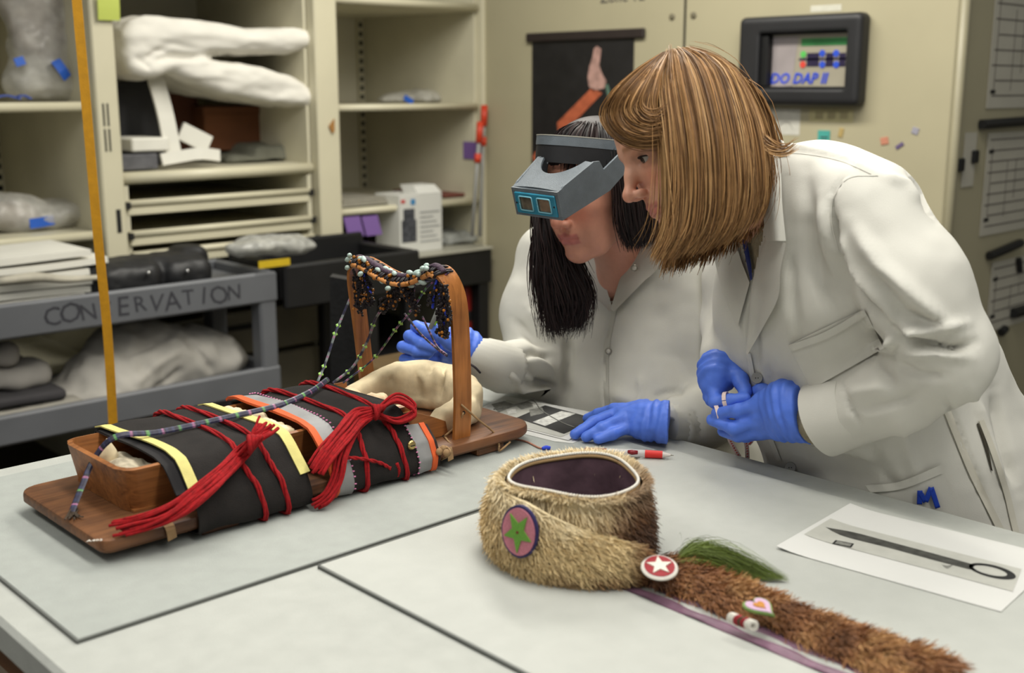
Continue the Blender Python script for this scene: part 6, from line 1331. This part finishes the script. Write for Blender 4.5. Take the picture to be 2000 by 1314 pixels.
# ------------------------------------------------------------------ person two: fair hair, leaning over the table
p2 = thing('person', 'fair haired person in a white buttoned coat leaning in with a measuring tape', 'person', (1.78, .84, 0))
def cvec(x, y, z): v = x*CAMR+y*CAMU+z*CAMB; return v/np.linalg.norm(v)
f2 = cvec(-.866, -.455, .19); l2 = CAMB-f2*(CAMB@f2); l2 /= np.linalg.norm(l2); r2 = -l2; u2 = np.cross(r2, f2); R2 = np.stack([r2, f2, u2], 1)
o2 = at(1335, 274, 1.70)
V, F, c = head_mesh(o2, R2, pts((1385, 315, 1.72), (1440, 370, 1.755), (1500, 415, 1.80)), pts((1545, 480, 1.85), (1520, 460, 1.83)), (212, 158, 132), (186, 112, 102), (150, 104, 70), nose=1.03, jaw=.98, chest_r=.055, slit=.0054)
obj('body', (V, F), M_skin, p2, smooth=True, cols=c)
eyes(p2, o2, R2, (96, 108, 110), (0, -.12))
s = coat_sdf([
    (pts((1500, 480, 1.86), (1525, 600, 1.88), (1590, 760, 1.92), (1650, 930, 1.96), (1680, 1060, 1.98), (1700, 1250, 2.02)), [.08, .100, .108, .115, .13, .14], .05),
    (pts((1600, 450, 1.76), (1640, 570, 1.77), (1710, 740, 1.82), (1790, 920, 1.87), (1840, 1060, 1.90), (1870, 1250, 1.96)), [.098, .11, .12, .135, .15, .16], .06),
    (pts((1570, 365, 1.76), (1680, 420, 1.70), (1750, 540, 1.80), (1820, 740, 1.88), (1880, 920, 1.92), (1925, 1060, 1.94), (1960, 1250, 2.0)), [.055, .07, .085, .105, .135, .16, .17], .05),
    (pts((1530, 352, 1.82), (1610, 366, 1.74), (1682, 402, 1.65)), [.048, .056, .062], .04),
    (pts((1705, 418, 1.63), (1785, 555, 1.595), (1848, 690, 1.59)), [.066, .070, .064], .03),
    (pts((1852, 696, 1.59), (1760, 762, 1.655), (1645, 806, 1.725)), [.064, .058, .052], .018),
    (pts((1490, 430, 1.94), (1440, 540, 2.01), (1428, 630, 2.01)), [.055, .055, .052], .03),
    (pts((1428, 630, 2.01), (1412, 700, 1.915)), [.048, .038], .02)])
cc = at(1602, 818, 1.745); cn = at(1602, 818, 1.745)-at(1700, 780, 1.69)
s.plane_cut(at(1606, 818, 1.745), at(1590, 822, 1.748)-at(1662, 792, 1.70)) if False else None
V, F = s.mesh(2); N = vnormals(V, F); V = V+N*(.0026*vnoise(V, 14, 4)+.0012*vnoise(V, 38, 5))[:, None]
L2 = [([(1740, 640), (1790, 672), (1860, 680), (1905, 668)], 7, -.018), ([(1745, 655), (1760, 648), (1850, 640), (1890, 630)], 9, .012), ([(1760, 690), (1830, 690), (1900, 700)], 8, .008), ([(1735, 650), (1745, 668), (1720, 690)], 5, .010), ([(1700, 700), (1735, 735), (1745, 760)], 10, -.006), ([(1745, 705), (1790, 730), (1850, 735)], 9, -.006),
      ([(1622, 400), (1632, 470), (1660, 540), (1690, 590), (1740, 645)], 6, -.016), ([(1650, 340), (1625, 375), (1620, 420), (1632, 480)], 3, -.006), ([(1660, 430), (1720, 520), (1800, 590), (1870, 650)], 14, .010), ([(1690, 520), (1760, 610), (1850, 650)], 12, -.010), ([(1640, 450), (1660, 520), (1700, 590)], 7, .006),
      ([(1575, 330), (1580, 440), (1605, 560), (1650, 640)], 12, -.006), ([(1600, 380), (1610, 470), (1640, 560)], 9, .005), ([(1540, 480), (1550, 600), (1570, 700)], 10, -.004), ([(1770, 300), (1800, 370), (1830, 430)], 8, -.008), ([(1720, 340), (1770, 360), (1800, 400)], 8, .005), ([(1500, 280), (1580, 290), (1660, 310), (1720, 345)], 4, .003),
      ([(1640, 740), (1665, 800), (1690, 840)], 3, -.004), ([(1650, 770), (1700, 760), (1740, 750)], 10, .005), ([(1670, 800), (1730, 790), (1800, 770)], 9, -.005), ([(1840, 760), (1880, 850), (1920, 960), (1940, 1010)], 4, -.006), ([(1900, 760), (1930, 860), (1960, 960)], 9, .007), ([(1940, 760), (1960, 860), (1990, 960)], 9, -.010), ([(1700, 860), (1720, 920), (1760, 960)], 12, -.006), ([(1760, 830), (1780, 900), (1800, 950)], 12, .005), ([(1500, 700), (1510, 800), (1540, 900)], 5, -.004), ([(1480, 560), (1470, 640), (1480, 720)], 9, -.005)]
L2 = [(a, b*1.1, c_*1.6) for a, b, c_ in L2]
V = folds(V, vnormals(V, F), L2)
low = V[:, 2] < TZ+.05; V[low, 0] = np.maximum(V[low, 0], TX1+.004)
bv2 = bvh_of(V, F); Fc = cut_open(V, F, [(1430, 400), (1440, 450), (1452, 500), (1464, 548), (1478, 520), (1492, 460), (1500, 400), (1490, 300)], 1.95)
obj('lab_coat', (V, Fc), M_coat2, p2, smooth=True)
# turned-back cuff of the near sleeve
ca, cb_ = at(1655, 800, 1.718), at(1605, 819, 1.748); cf = knit if False else None
cu, cF = tube([at(1672, 795, 1.708), ca, (ca+cb_)/2, cb_, cb_+(ca-cb_)*.05], [.054, .0565, .0575, .0585, .050], 40); obj('cuff', (cu, cF), M_coat2, p2, smooth=True, sharp=50)
obj('sweater_cuff', tube([at(1640, 806, 1.725), at(1580, 826, 1.765)], [.040, .034], 28)[:2], mat('oatmeal_knit', (150, 140, 116), .95, .2, 120, bump=.6, bscale=300), p2, smooth=True)
# sweater in the neck opening, blue lanyard
obj('sweater', patch(bv2, [(1440, 452), (1450, 490), (1462, 545)], [(1500, 440), (1492, 480), (1480, 530)], 12, 8, -.004, .004, 2), mat('oatmeal_knit', (150, 140, 116)), p2, smooth=True)
obj('lanyard', patch(bv2, [(1447, 440), (1452, 480), (1460, 520), (1466, 548)], [(1456, 442), (1461, 480), (1467, 515), (1469, 545)], 16, 3, .008, .002, 2), mat('navy_lanyard', (26, 44, 110), .6, .1, 80), p2, smooth=True)
# collar, lapels
obj('collar', patch(bv2, [(1478, 262), (1484, 330), (1490, 400), (1497, 470)], [(1508, 262), (1524, 330), (1528, 400), (1535, 470)], 26, 8, .016, .004, 3, lambda U, Vv: .012*np.sin(np.pi*Vv)), M_coat2, p2, smooth=True, sharp=50)
obj('collar_stand', patch(bv2, [(1470, 258), (1500, 262), (1530, 275)], [(1478, 285), (1505, 300), (1540, 298)], 14, 6, .014, .004, 2, lambda U, Vv: .01*np.sin(np.pi*Vv)), M_coat2, p2, smooth=True, sharp=50)
obj('lapel', patch(bv2, [(1497, 462), (1478, 520), (1468, 570), (1462, 640), (1458, 690)], [(1535, 475), (1524, 530), (1520, 580), (1490, 640), (1460, 692)], 26, 9, .010, .004, 3, lambda U, Vv: .010*Vv), M_coat2, p2, smooth=True, sharp=50)
obj('lapel', patch(bv2, [(1436, 470), (1448, 510), (1464, 552)], [(1392, 490), (1412, 570), (1440, 640)], 18, 8, .010, .004, 3), M_coat2, p2, smooth=True, sharp=50)
obj('front_edge', patch(bv2, [(1458, 690), (1470, 760), (1490, 830), (1515, 900)], [(1466, 690), (1480, 760), (1500, 830), (1526, 900)], 24, 3, .004, .002, 1), M_coat2, p2, smooth=True, sharp=50)
# pockets
pk = obj('breast_pocket', patch(bv2, [(1541, 674), (1560, 712), (1585, 760)], [(1688, 604), (1706, 640), (1726, 680)], 14, 22, .005, .003, 2), M_coat2, p2, smooth=True, sharp=50)
obj('pocket_hem', patch(bv2, [(1541, 674), (1612, 648), (1688, 604)], [(1546, 686), (1618, 660), (1693, 616)], 22, 4, .009, .002, 2), M_coat2, pk, smooth=True, sharp=50)
pk = obj('hip_pocket', patch(bv2, [(1690, 952), (1760, 945), (1838, 912)], [(1705, 1010), (1790, 1040), (1900, 1060)], 20, 12, .005, .003, 2), M_coat2, p2, smooth=True, sharp=50)
obj('pocket_hem', patch(bv2, [(1690, 948), (1760, 940), (1836, 908)], [(1700, 962), (1764, 954), (1842, 924)], 20, 4, .009, .002, 2), M_coat2, pk, smooth=True, sharp=50)
sm = obj('side_seam', patch(bv2, [(1838, 790), (1866, 860), (1895, 930), (1935, 1010), (1960, 1060)], [(1852, 788), (1880, 860), (1910, 930), (1950, 1010), (1975, 1060)], 30, 4, .004, .002, 1), M_seam, p2, smooth=True, sharp=50)
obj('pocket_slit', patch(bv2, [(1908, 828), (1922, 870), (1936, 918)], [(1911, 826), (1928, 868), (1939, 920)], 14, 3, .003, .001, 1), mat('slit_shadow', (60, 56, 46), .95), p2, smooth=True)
obj('slit_seam', patch(bv2, [(1912, 822), (1934, 880), (1960, 960), (1972, 1010), (1984, 1060)], [(1922, 820), (1946, 880), (1972, 960), (1984, 1010), (1996, 1060)], 28, 4, .004, .002, 1), M_seam, p2, smooth=True, sharp=50)
for A_e in ([(1712, 340), (1655, 345), (1627, 382), (1622, 430), (1636, 490)], [(1510, 296), (1570, 298), (1640, 312), (1705, 340)]):
    obj('shoulder_seam', patch(bv2, A_e, [(x+3, y+3) for x, y in A_e], 30, 3, .0012, .001, 1), M_coat2, p2, smooth=True, sharp=50)
# blue letter on the hip pocket
def stroke(a, b, w0, w1): 
    a = np.array(a, float); b = np.array(b, float); n = np.array([-(b-a)[1], (b-a)[0]]); n /= np.linalg.norm(n); return [tuple(a-n*w0), tuple(b-n*w1)], [tuple(a+n*w0), tuple(b+n*w1)]
mk = None
for a, b, w0, w1 in (((1796, 985), (1797, 958), 5, 5), ((1796, 960), (1808, 980), 5, 5), ((1808, 980), (1819, 952), 5, 5), ((1819, 952), (1832, 992), 5, 5)):
    ea, eb = stroke(a, b, w0, w1); mk = obj('blue_letter_stroke', patch(bv2, ea, eb, 10, 5, .0105, .001, 1), mat('blue_marker_ink', (24, 62, 168), .6, .15), p2, smooth=True)
for px, py in ((1483, 735), (1548, 910)):
    q = on_surface(bv2, px, py, .006); nrm = np.array([0, 0, CZ])-q; nrm /= np.linalg.norm(nrm); b = obj('button', lathe([(.0085, 0), (.009, .0015), (.0085, .003), (.006, .0026), (.001, .0024)], 22, q, nrm), mat('pearl_button', (150, 148, 140), .35, .1), p2, smooth=True, sharp=40)
    for dx in (-.002, .002): obj('thread_hole', lathe([(.0009, 0), (.0009, .0006)], 8, q+nrm*.0026+CAMR*dx, nrm), M_dark, b)
# gloves
gl = glove(p2, [(pts((1490, 788, 1.795), (1440, 802, 1.815), (1400, 806, 1.845)), [.0125, .0105, .0092]), (pts((1490, 818, 1.80), (1432, 836, 1.825), (1390, 820, 1.855)), [.0125, .0108, .0092]), (pts((1492, 838, 1.81), (1442, 850, 1.835), (1412, 842, 1.87)), [.012, .0105, .009]), (pts((1495, 845, 1.83), (1455, 852, 1.86), (1430, 845, 1.885)), [.011, .0095, .0085]),
           (pts((1518, 775, 1.80), (1488, 764, 1.83), (1466, 768, 1.86)), [.015, .0125, .010])],
      [(pts((1490, 785, 1.797), (1530, 778, 1.775), (1580, 806, 1.758)), [.018, .026, .032]), (pts((1490, 815, 1.80), (1530, 808, 1.775), (1582, 815, 1.758)), [.018, .026, .033]), (pts((1494, 838, 1.812), (1535, 828, 1.785), (1582, 824, 1.762)), [.017, .024, .032])],
      (at(1576, 816, 1.762), at(1600, 812, 1.745)-at(1540, 818, 1.782)))
glove(p2, [(pts((1395, 752, 1.880), (1398, 785, 1.855), (1425, 782, 1.835), (1456, 777, 1.820)), [.0125, .0105, .0098, .0088]), (pts((1432, 716, 1.880), (1446, 742, 1.855), (1456, 766, 1.835)), [.0145, .0125, .0105]), (pts((1386, 750, 1.895), (1390, 780, 1.880), (1415, 790, 1.860)), [.012, .0105, .009]), (pts((1382, 745, 1.915), (1386, 775, 1.905), (1408, 785, 1.885)), [.0115, .010, .009])],
      [(pts((1405, 712, 1.895), (1400, 735, 1.885), (1396, 752, 1.880)), [.030, .027, .016]), (pts((1420, 715, 1.900), (1412, 735, 1.890)), [.027, .02]), (pts((1392, 720, 1.900), (1386, 748, 1.895)), [.022, .015])],
      (at(1410, 706, 1.900), at(1412, 690, 1.918)-at(1404, 722, 1.890)))
# hair
rg = np.random.default_rng(33)
FH = [lin((100, 72, 46)), lin((120, 87, 54)), lin((134, 98, 61)), lin((149, 111, 70)), lin((166, 126, 82)), lin((188, 148, 100))]
sV, sF, sC = scalp(o2, R2, (100, 76, 50), lambda V: ((V[:, 2] > .058) & (V[:, 1] < .086)) | ((V[:, 1] < .02) & (V[:, 2] > -.05)) | (V[:, 1] < -.03), grow=.006)
cur = [pts((1300, 104, 1.675), (1288, 170, 1.615), (1293, 250, 1.595), (1300, 340, 1.60), (1302, 410, 1.605), (1295, 460, 1.61), (1274, 510, 1.62)),
       pts((1308, 101, 1.675), (1306, 170, 1.605), (1318, 260, 1.585), (1326, 350, 1.585), (1324, 420, 1.59), (1312, 465, 1.60), (1290, 505, 1.61)),
       pts((1316, 99, 1.675), (1322, 122, 1.635), (1328, 170, 1.60), (1345, 260, 1.578), (1352, 350, 1.578), (1348, 420, 1.585), (1336, 465, 1.595), (1310, 500, 1.61)),
       pts((1326, 98, 1.68), (1346, 120, 1.635), (1364, 165, 1.60), (1384, 260, 1.575), (1390, 350, 1.575), (1386, 420, 1.583), (1370, 460, 1.595), (1342, 495, 1.61)),
       pts((1334, 98, 1.685), (1370, 116, 1.64), (1396, 158, 1.61), (1420, 255, 1.585), (1428, 345, 1.582), (1424, 410, 1.59), (1408, 450, 1.60), (1380, 485, 1.615)),
       pts((1342, 98, 1.69), (1388, 116, 1.655), (1422, 156, 1.63), (1452, 250, 1.605), (1462, 340, 1.60), (1458, 400, 1.61), (1444, 440, 1.62), (1420, 468, 1.635)),
       pts((1348, 98, 1.70), (1398, 118, 1.675), (1440, 158, 1.66), (1476, 245, 1.64), (1488, 330, 1.635), (1484, 380, 1.645), (1470, 412, 1.655), (1450, 436, 1.67)),
       pts((1352, 98, 1.71), (1404, 120, 1.70), (1450, 166, 1.70), (1486, 250, 1.69), (1500, 325, 1.69), (1497, 370, 1.695), (1488, 400, 1.70), (1472, 424, 1.71))]
swp = [pts((1292, 106, 1.672), (1245, 138, 1.635), (1200, 180, 1.625), (1178, 222, 1.65), (1196, 262, 1.638), (1240, 284, 1.612), (1296, 282, 1.598)),
       pts((1296, 104, 1.672), (1256, 138, 1.62), (1215, 182, 1.607), (1200, 222, 1.618), (1218, 254, 1.608), (1256, 268, 1.597), (1298, 262, 1.592)),
       pts((1300, 103, 1.672), (1268, 140, 1.612), (1238, 182, 1.597), (1226, 215, 1.602), (1242, 238, 1.597), (1270, 246, 1.592), (1300, 238, 1.59)),
       pts((1304, 102, 1.672), (1280, 140, 1.607), (1262, 180, 1.592), (1256, 205, 1.592), (1266, 220, 1.590), (1284, 222, 1.589), (1304, 205, 1.59)),
       pts((1306, 102, 1.672), (1292, 138, 1.61), (1284, 172, 1.592), (1280, 200, 1.590), (1282, 230, 1.590), (1290, 260, 1.592), (1298, 310, 1.597))]
farc = [pts((1305, 102, 1.69), (1262, 150, 1.76), (1262, 240, 1.795), (1285, 330, 1.80), (1310, 410, 1.80), (1300, 470, 1.80)), pts((1330, 98, 1.69), (1345, 150, 1.78), (1370, 250, 1.80), (1390, 340, 1.80), (1390, 420, 1.80), (1370, 470, 1.80)), pts((1345, 99, 1.70), (1420, 155, 1.76), (1460, 250, 1.78), (1476, 340, 1.78), (1470, 410, 1.78), (1440, 455, 1.78))]
lock = [pts((1470, 250, 1.66), (1485, 280, 1.63), (1505, 300, 1.62), (1535, 302, 1.615), (1563, 282, 1.615)), pts((1470, 246, 1.67), (1490, 262, 1.645), (1512, 280, 1.635), (1530, 285, 1.63), (1552, 276, 1.63))]
def mirr(g, K, back):
    V, F, c_ = g; L_ = (V-o2)@R2; L_[:, 0] *= -1; W = L_@R2.T+o2; tt_ = np.tile(np.repeat(np.linspace(0, 1, K), 2), len(V)//(2*K)); return W+CAMR*(back*np.minimum(1, tt_*2.2))[:, None], F[:, ::-1], c_
G = [(sV, sF, sC), strands(cur, 6500, rg, FH, .0007, .0035, (-.006, .022), _F, 22, .34), strands(swp, 2200, rg, FH[:5], .00075, .002, (-.003, .008), _F, 18, .06), mirr(strands(cur, 1800, rg, FH, .0012, .004, (-.004, .015), _F, 18, .3), 18, .045), mirr(strands(swp, 900, rg, FH[:5], .0011, .002, (-.003, .006), _F, 18, .06), 18, .052), strands(cur, 260, rg, FH, .00035, .011, (-.008, .02), _F, 22, .2), strands(lock, 60, rg, FH, .0006, .003, (0, 0), _F, 14, .2)]
hv, hf, hc_ = jn4(G); obj('hair', (hv, hf), M_hairm, p2, smooth=True, cols=hc_)
# legs and shoes
hb = at(1800, 1040, 1.93); hb[2] = .8; s = SDF((hb[0]-.3, hb[1]-.35, .02), (hb[0]+.3, hb[1]+.35, .95), .012)
for k_ in (-1, 1): s.chain([hb+np.array([0, k_*.1, 0]), (hb[0]+.02, hb[1]+k_*.1, .45), (hb[0]+.02, hb[1]+k_*.1, .1)], [.1, .075, .055], .03)
obj('trousers', s.mesh(1), mat('navy_trousers', (36, 42, 60), .9, .15), p2, smooth=True)
for k_ in (-1, 1):
    s = SDF((hb[0]-.25, hb[1]+k_*.1-.08, -.02), (hb[0]+.15, hb[1]+k_*.1+.08, .2), .008); s.ell((hb[0]-.05, hb[1]+k_*.1, .05), (.13, .045, .045), .02); s.cap((hb[0]+.02, hb[1]+k_*.1, .06), (hb[0]+.02, hb[1]+k_*.1, .12), .045, .05, .02); s.plane_cut((0, 0, .003), (0, 0, -1)); obj('shoe', s.mesh(1), mat('black_leather', (28, 26, 26)), p2, smooth=True)
# ---------------- measuring tape held between the hands
tp = thing('measuring_tape', 'pink and white measuring tape looped over gloved fingers', 'tape measure', tuple(at(1440, 860, 1.87)))
M_tape = mat('printed_tape', (226, 204, 196), .5, .1, 300)
def loop(c, ax, r, w_, a0=0, a1=2*math.pi, e=1.):
    ax = np.array(ax)/np.linalg.norm(ax); a = np.cross(ax, CAMU); a /= np.linalg.norm(a); b = np.cross(ax, a); return ribbon([c+a*r*math.cos(t)+b*r*e*math.sin(t) for t in np.linspace(a0, a1, 30)], w_, .0008, None, up=a)
obj('tape_loop', loop(at(1419, 782, 1.838), at(1456, 777, 1.823)-at(1419, 782, 1.838), .0125, .0065, 0, 6.2, 1.1), M_tape, tp, smooth=False)
obj('tape_loop', loop(at(1402, 806, 1.845), at(1400, 806, 1.848)-at(1440, 800, 1.815)+CAMB*.03, .0122, .0065, 0, 6.2, 1.0), M_tape, tp)
tails = []
for P in ([(1420, 845, 1.90), (1430, 868, 1.915), (1444, 892, 1.93)], [(1452, 848, 1.895), (1458, 868, 1.91), (1460, 896, 1.93)], [(1466, 848, 1.90), (1468, 860, 1.905), (1462, 868, 1.91)]):
    o = obj('tape_end', ribbon(pts(*P), .0075, .0008, 12, up=CAMB), M_tape, tp); Q = catmull(pts(*P), 12)
    obj('red_ticks', join(*[box(*(q[0]-.0012, q[0]+.0012), *(q[1]-.0012, q[1]+.0012), q[2]-.0011, q[2]+.0011) for q in Q[1:-1]]), mat('red_print_tick', (196, 70, 70), .6), o, kind='stuff')

# ================================================================== small things on the table
# pencil in the gloved hand
a, b = at(862, 590, 2.07), at(804, 728, 2.142); dv = (b-a)/np.linalg.norm(b-a)
t = thing('mechanical_pencil', 'slim grey mechanical pencil with a green clip in the gloved hand', 'pencil', tuple(b))
obj('barrel', tube([a+dv*.012, b-dv*.012], .0042, 12), mat('smoky_plastic', (104, 106, 104), .3, .1), t, smooth=True); obj('cap', tube([a, a+dv*.006, a+dv*.014], [.0022, .003, .003], 10), mat('white_eraser', (224, 222, 214), .6), t, smooth=True)
obj('tip', tube([b-dv*.014, b], [.004, .001], 10), M_snap, t, smooth=True); e_ = CAMR*.0055+CAMB*.001; obj('clip', ribbon([a+dv*.02+e_, a+dv*.05+e_], .004, .0016, 4, up=CAMB), mat('lime_plastic', (132, 196, 40), .4), t)
# red and clear mechanical pencil on the table
zp = ZM+.0068; a, b = atz(1142, 880, zp), atz(1316, 889, zp); dv = (b-a)/np.linalg.norm(b-a); Lq = np.linalg.norm(b-a)
t = thing('mechanical_pencil', 'clear mechanical pencil with red grip lying behind the fur turban', 'pencil', tuple((a+b)/2-np.array([0, 0, .0068])))
M_r1 = mat('dark_red_plastic', (128, 24, 32), .35, .1); M_r2 = mat('red_rubber', (206, 44, 40), .5, .1); M_clear = mat('clear_barrel', (226, 224, 222), .15, .05, 30, alpha=.55)
for nm, u0, u1, r0, r1, m_ in (('eraser_cap', 0, .13, .0052, .0056, M_r1), ('rear_section', .13, .25, .006, .006, M_r1), ('barrel', .25, .68, .0064, .0066, M_clear), ('grip', .68, .875, .0066, .0062, M_r2), ('nose_cone', .875, .965, .0056, .002, mat('frosted_cone', (206, 198, 192), .25)), ('lead_tip', .965, 1, .0012, .0006, M_snap)):
    obj(nm, tube([a+dv*Lq*u0, a+dv*Lq*(u0+u1)/2, a+dv*Lq*u1], [r0, (r0+r1)/2, r1], 16), m_, t, smooth=True, sharp=50)
obj('lead_tube', tube([a+dv*Lq*.25, a+dv*Lq*.68], .0022, 8), mat('white_inner', (216, 196, 194), .5), t, smooth=True)
sdv = np.array([dv[1], -dv[0], 0]); obj('side_button', tube([a+dv*Lq*.49+sdv*.0035+np.array([0, 0, .003]), a+dv*Lq*.535+sdv*.005+np.array([0, 0, .003]), a+dv*Lq*.6+sdv*.0045+np.array([0, 0, .003])], [.003, .0042, .0032], 10), M_r1, t, smooth=True)
# cord with blue end
t = thing('tag_cord', 'thin pink and brown cord with a blue end by the board', 'cord', tuple(atz(1040, 870, ZM)))
obj('cord', tube([atz(1005, 857, ZM+.002), atz(1030, 863, ZM+.002), atz(1050, 873, ZM+.002), atz(1062, 876, ZM+.002)], .0016, 6, 14), mat('pink_brown_cord', (170, 120, 100), .8, .4, 300), t, smooth=True)
obj('blue_end', tube([atz(1059, 876, ZM+.003), atz(1066, 874, ZM+.004), atz(1075, 875, ZM+.003)], [.0025, .0042, .003], 8, 8), mat('blue_tip', (30, 60, 190), .5), t, smooth=True)
# printouts
def pquad(c, z0, curl=0.): return [atz(*p, z0) for p in c]
def flat(c, z0, th=.0004, n=2): return prism([atz(*p, z0) for p in c], (0, 0, th))
def bil(Q, u, v): return Q[0]*(1-u)*(1-v)+Q[1]*u*(1-v)+Q[2]*u*v+Q[3]*(1-u)*v
M_paper = mat('white_paper', (202, 202, 198), .7, .02)
M_pgrey = mat('photo_grey', (176, 176, 168), .6, .06, 40); M_pdark = mat('photo_dark', (64, 64, 60), .6, .5, 90); M_pblack = mat('photo_black', (24, 24, 24), .6, .3, 60); M_pmid = mat('photo_mid', (118, 118, 112), .6, .4, 120)
def printout(label, Q, z0, lift=None):
    Q = [np.array(q, float) for q in Q]; c_ = sum(Q)/4; t = thing('printout', label, 'paper', (c_[0], c_[1], z0))
    lf = lift or (lambda u, v: 0.)
    S = lambda u, v, dz=0.: bil(Q, u, v)*np.array([1, 1, 0])+np.array([0, 0, z0+.0008+lf(u, v)+dz+(.0006 if dz else 0)])
    obj('sheet', sheet(lambda u, v: S(u, v), 14, 12, .0004), M_paper, t, smooth=True, sharp=50)
    def ink(nm, poly, m_, dz=.0004, n=10, par=None):
        P = np.array(poly, float); k = len(P); return obj(nm, (np.array([S(u, v, dz) for u, v in P]), [tuple(range(k))]), m_, par or t)
    def inkband(nm, pa, pb, m_, n=16, dz=.0008):
        A = catmull(np.array(pa, float), n); B = catmull(np.array(pb, float), n); V = [S(*p, dz) for p in A]+[S(*p, dz) for p in B]; return obj(nm, (np.array(V), [(i, i+1, n+i+1, n+i) for i in range(n-1)]), m_, t)
    return t, S, ink, inkband
# right printout: long dark object with a hooked loop
Q = [atz(1660, 989, ZM), atz(2015, 1082, ZM), atz(1955, 1196, ZM), atz(1516, 1073, ZM)]
Q[1] = Q[0]+(Q[2]-Q[3])*1.0
_, S, ink, inkband = printout('white printout of a long dark hooked tool beside the pale mat edge', Q, ZM, lambda u, v: .004*max(0, 1-u*6)**2*max(0, 1-(v-.5)**2*0))
inv = np.linalg.inv(np.stack([(Q[1]-Q[0])[:2], (Q[3]-Q[0])[:2]], 1))
def uv(px, py): p = atz(px, py, ZM+.001); return tuple(inv@(p[:2]-Q[0][:2]))
a_, b_, c_, d_ = uv(1622, 1017), uv(1995, 1112), uv(1978, 1156), uv(1570, 1048)
inkband('photo_strip', [a_, ((a_[0]+b_[0])/2, (a_[1]+b_[1])/2), b_], [d_, ((d_[0]+c_[0])/2, (d_[1]+c_[1])/2), c_], M_pgrey, 16, .0004)
inkband('printed_shaft', [uv(1612, 1033), uv(1664, 1040), uv(1740, 1060), uv(1830, 1084), uv(1902, 1104)], [uv(1612, 1033), uv(1650, 1049), uv(1736, 1071), uv(1824, 1095), uv(1896, 1114)], M_pdark, 20)
ring_o = [(1938+46*math.cos(t), 1117+12.5*math.sin(t)+.22*46*math.cos(t)) for t in np.linspace(math.pi*.82, math.pi*2.9, 30)]; ring_i = [(1934+33*math.cos(t), 1116+8*math.sin(t)+.22*33*math.cos(t)) for t in np.linspace(math.pi*.82, math.pi*2.9, 30)]
inkband('printed_loop', [uv(*p) for p in ring_o], [uv(*p) for p in ring_i], M_pblack, 40)
inkband('printed_tuft', [uv(1838, 1103), uv(1850, 1112), uv(1862, 1104)], [uv(1840, 1104), uv(1850, 1106), uv(1860, 1104)], M_pmid, 8, .0006)
fr4 = [(1632, 1056), (1668, 1063), (1662, 1071), (1625, 1063)]
inkband('printed_box', [uv(*fr4[0]), uv(*fr4[1])], [uv(*fr4[3]), uv(*fr4[2])], M_pblack, 4); fi = [(1635, 1058), (1664, 1064), (1660, 1069), (1630, 1063)]
inkband('box_scribble', [uv(*fi[0]), uv(*fi[1])], [uv(*fi[3]), uv(*fi[2])], M_pmid, 4, .0011)
# left printout under the gloved hand: dark photograph of the cradleboard, white sheet below it
Q2 = [atz(956, 772, ZM), atz(1190, 815, ZM), atz(1150, 868, ZM), atz(930, 835, ZM)]
zs = ZM
t = thing('paper_sheet', 'plain white sheet under the dark photo printout', 'paper', tuple(atz(1080, 840, zs)))
obj('sheet', flat([(985, 838), (1000, 820), (1150, 852), (1118, 866), (1082, 862)], zs+.0003, .0004), M_paper, t)
obj('folded_corner', flat([(1082, 862), (1092, 858), (1120, 864)], zs+.0008, .0003), mat('paper_shade', (206, 206, 200), .7), t)
Q2 = [atz(985, 775, ZM), atz(1185, 812, ZM), atz(1110, 862, ZM), atz(915, 812, ZM)]
_, S, ink, inkband = printout('black and white photo printout under the flat gloved hand', Q2, ZM+.001)
inv = np.linalg.inv(np.stack([(Q2[1]-Q2[0])[:2], (Q2[3]-Q2[0])[:2]], 1))
Q0 = Q2[0]
def uv(px, py): p = atz(px, py, ZM+.002); return tuple(inv@(p[:2]-Q0[:2]))
def quadink(nm, c, m_, dz): return inkband(nm, [uv(*c[0]), uv(*c[1])], [uv(*c[3]), uv(*c[2])], m_, 6, dz)
quadink('photo_field', [(990, 781), (1172, 818), (1108, 847), (950, 815)], M_pgrey, .0004)
quadink('dark_area', [(1065, 792), (1170, 818), (1112, 842), (1012, 815)], M_pblack, .0007)
quadink('white_strip', [(1098, 803), (1126, 808), (1072, 829), (1046, 822)], mat('photo_white', (200, 200, 194), .6, .3, 120), .001)
for c in ([(960, 790), (985, 784), (1010, 792), (975, 806)], [(1005, 790), (1030, 784), (1050, 792), (1020, 800)], [(1035, 800), (1060, 796), (1066, 806), (1040, 812)]): quadink('dark_patch', c, M_pmid, .0008)
for c in ([(990, 800), (1008, 798), (1012, 806), (995, 808)], [(1040, 790), (1056, 787), (1062, 793), (1044, 797)]): quadink('light_patch', c, mat('photo_white', (200, 200, 194)), .001)
obj('printed_strap', tube([S(*uv(x, y), .0012) for x, y in ((965, 800), (1010, 793), (1040, 783), (1060, 802), (1100, 822), (1130, 832))], .0012, 4, 30), M_pmid, _, smooth=True)
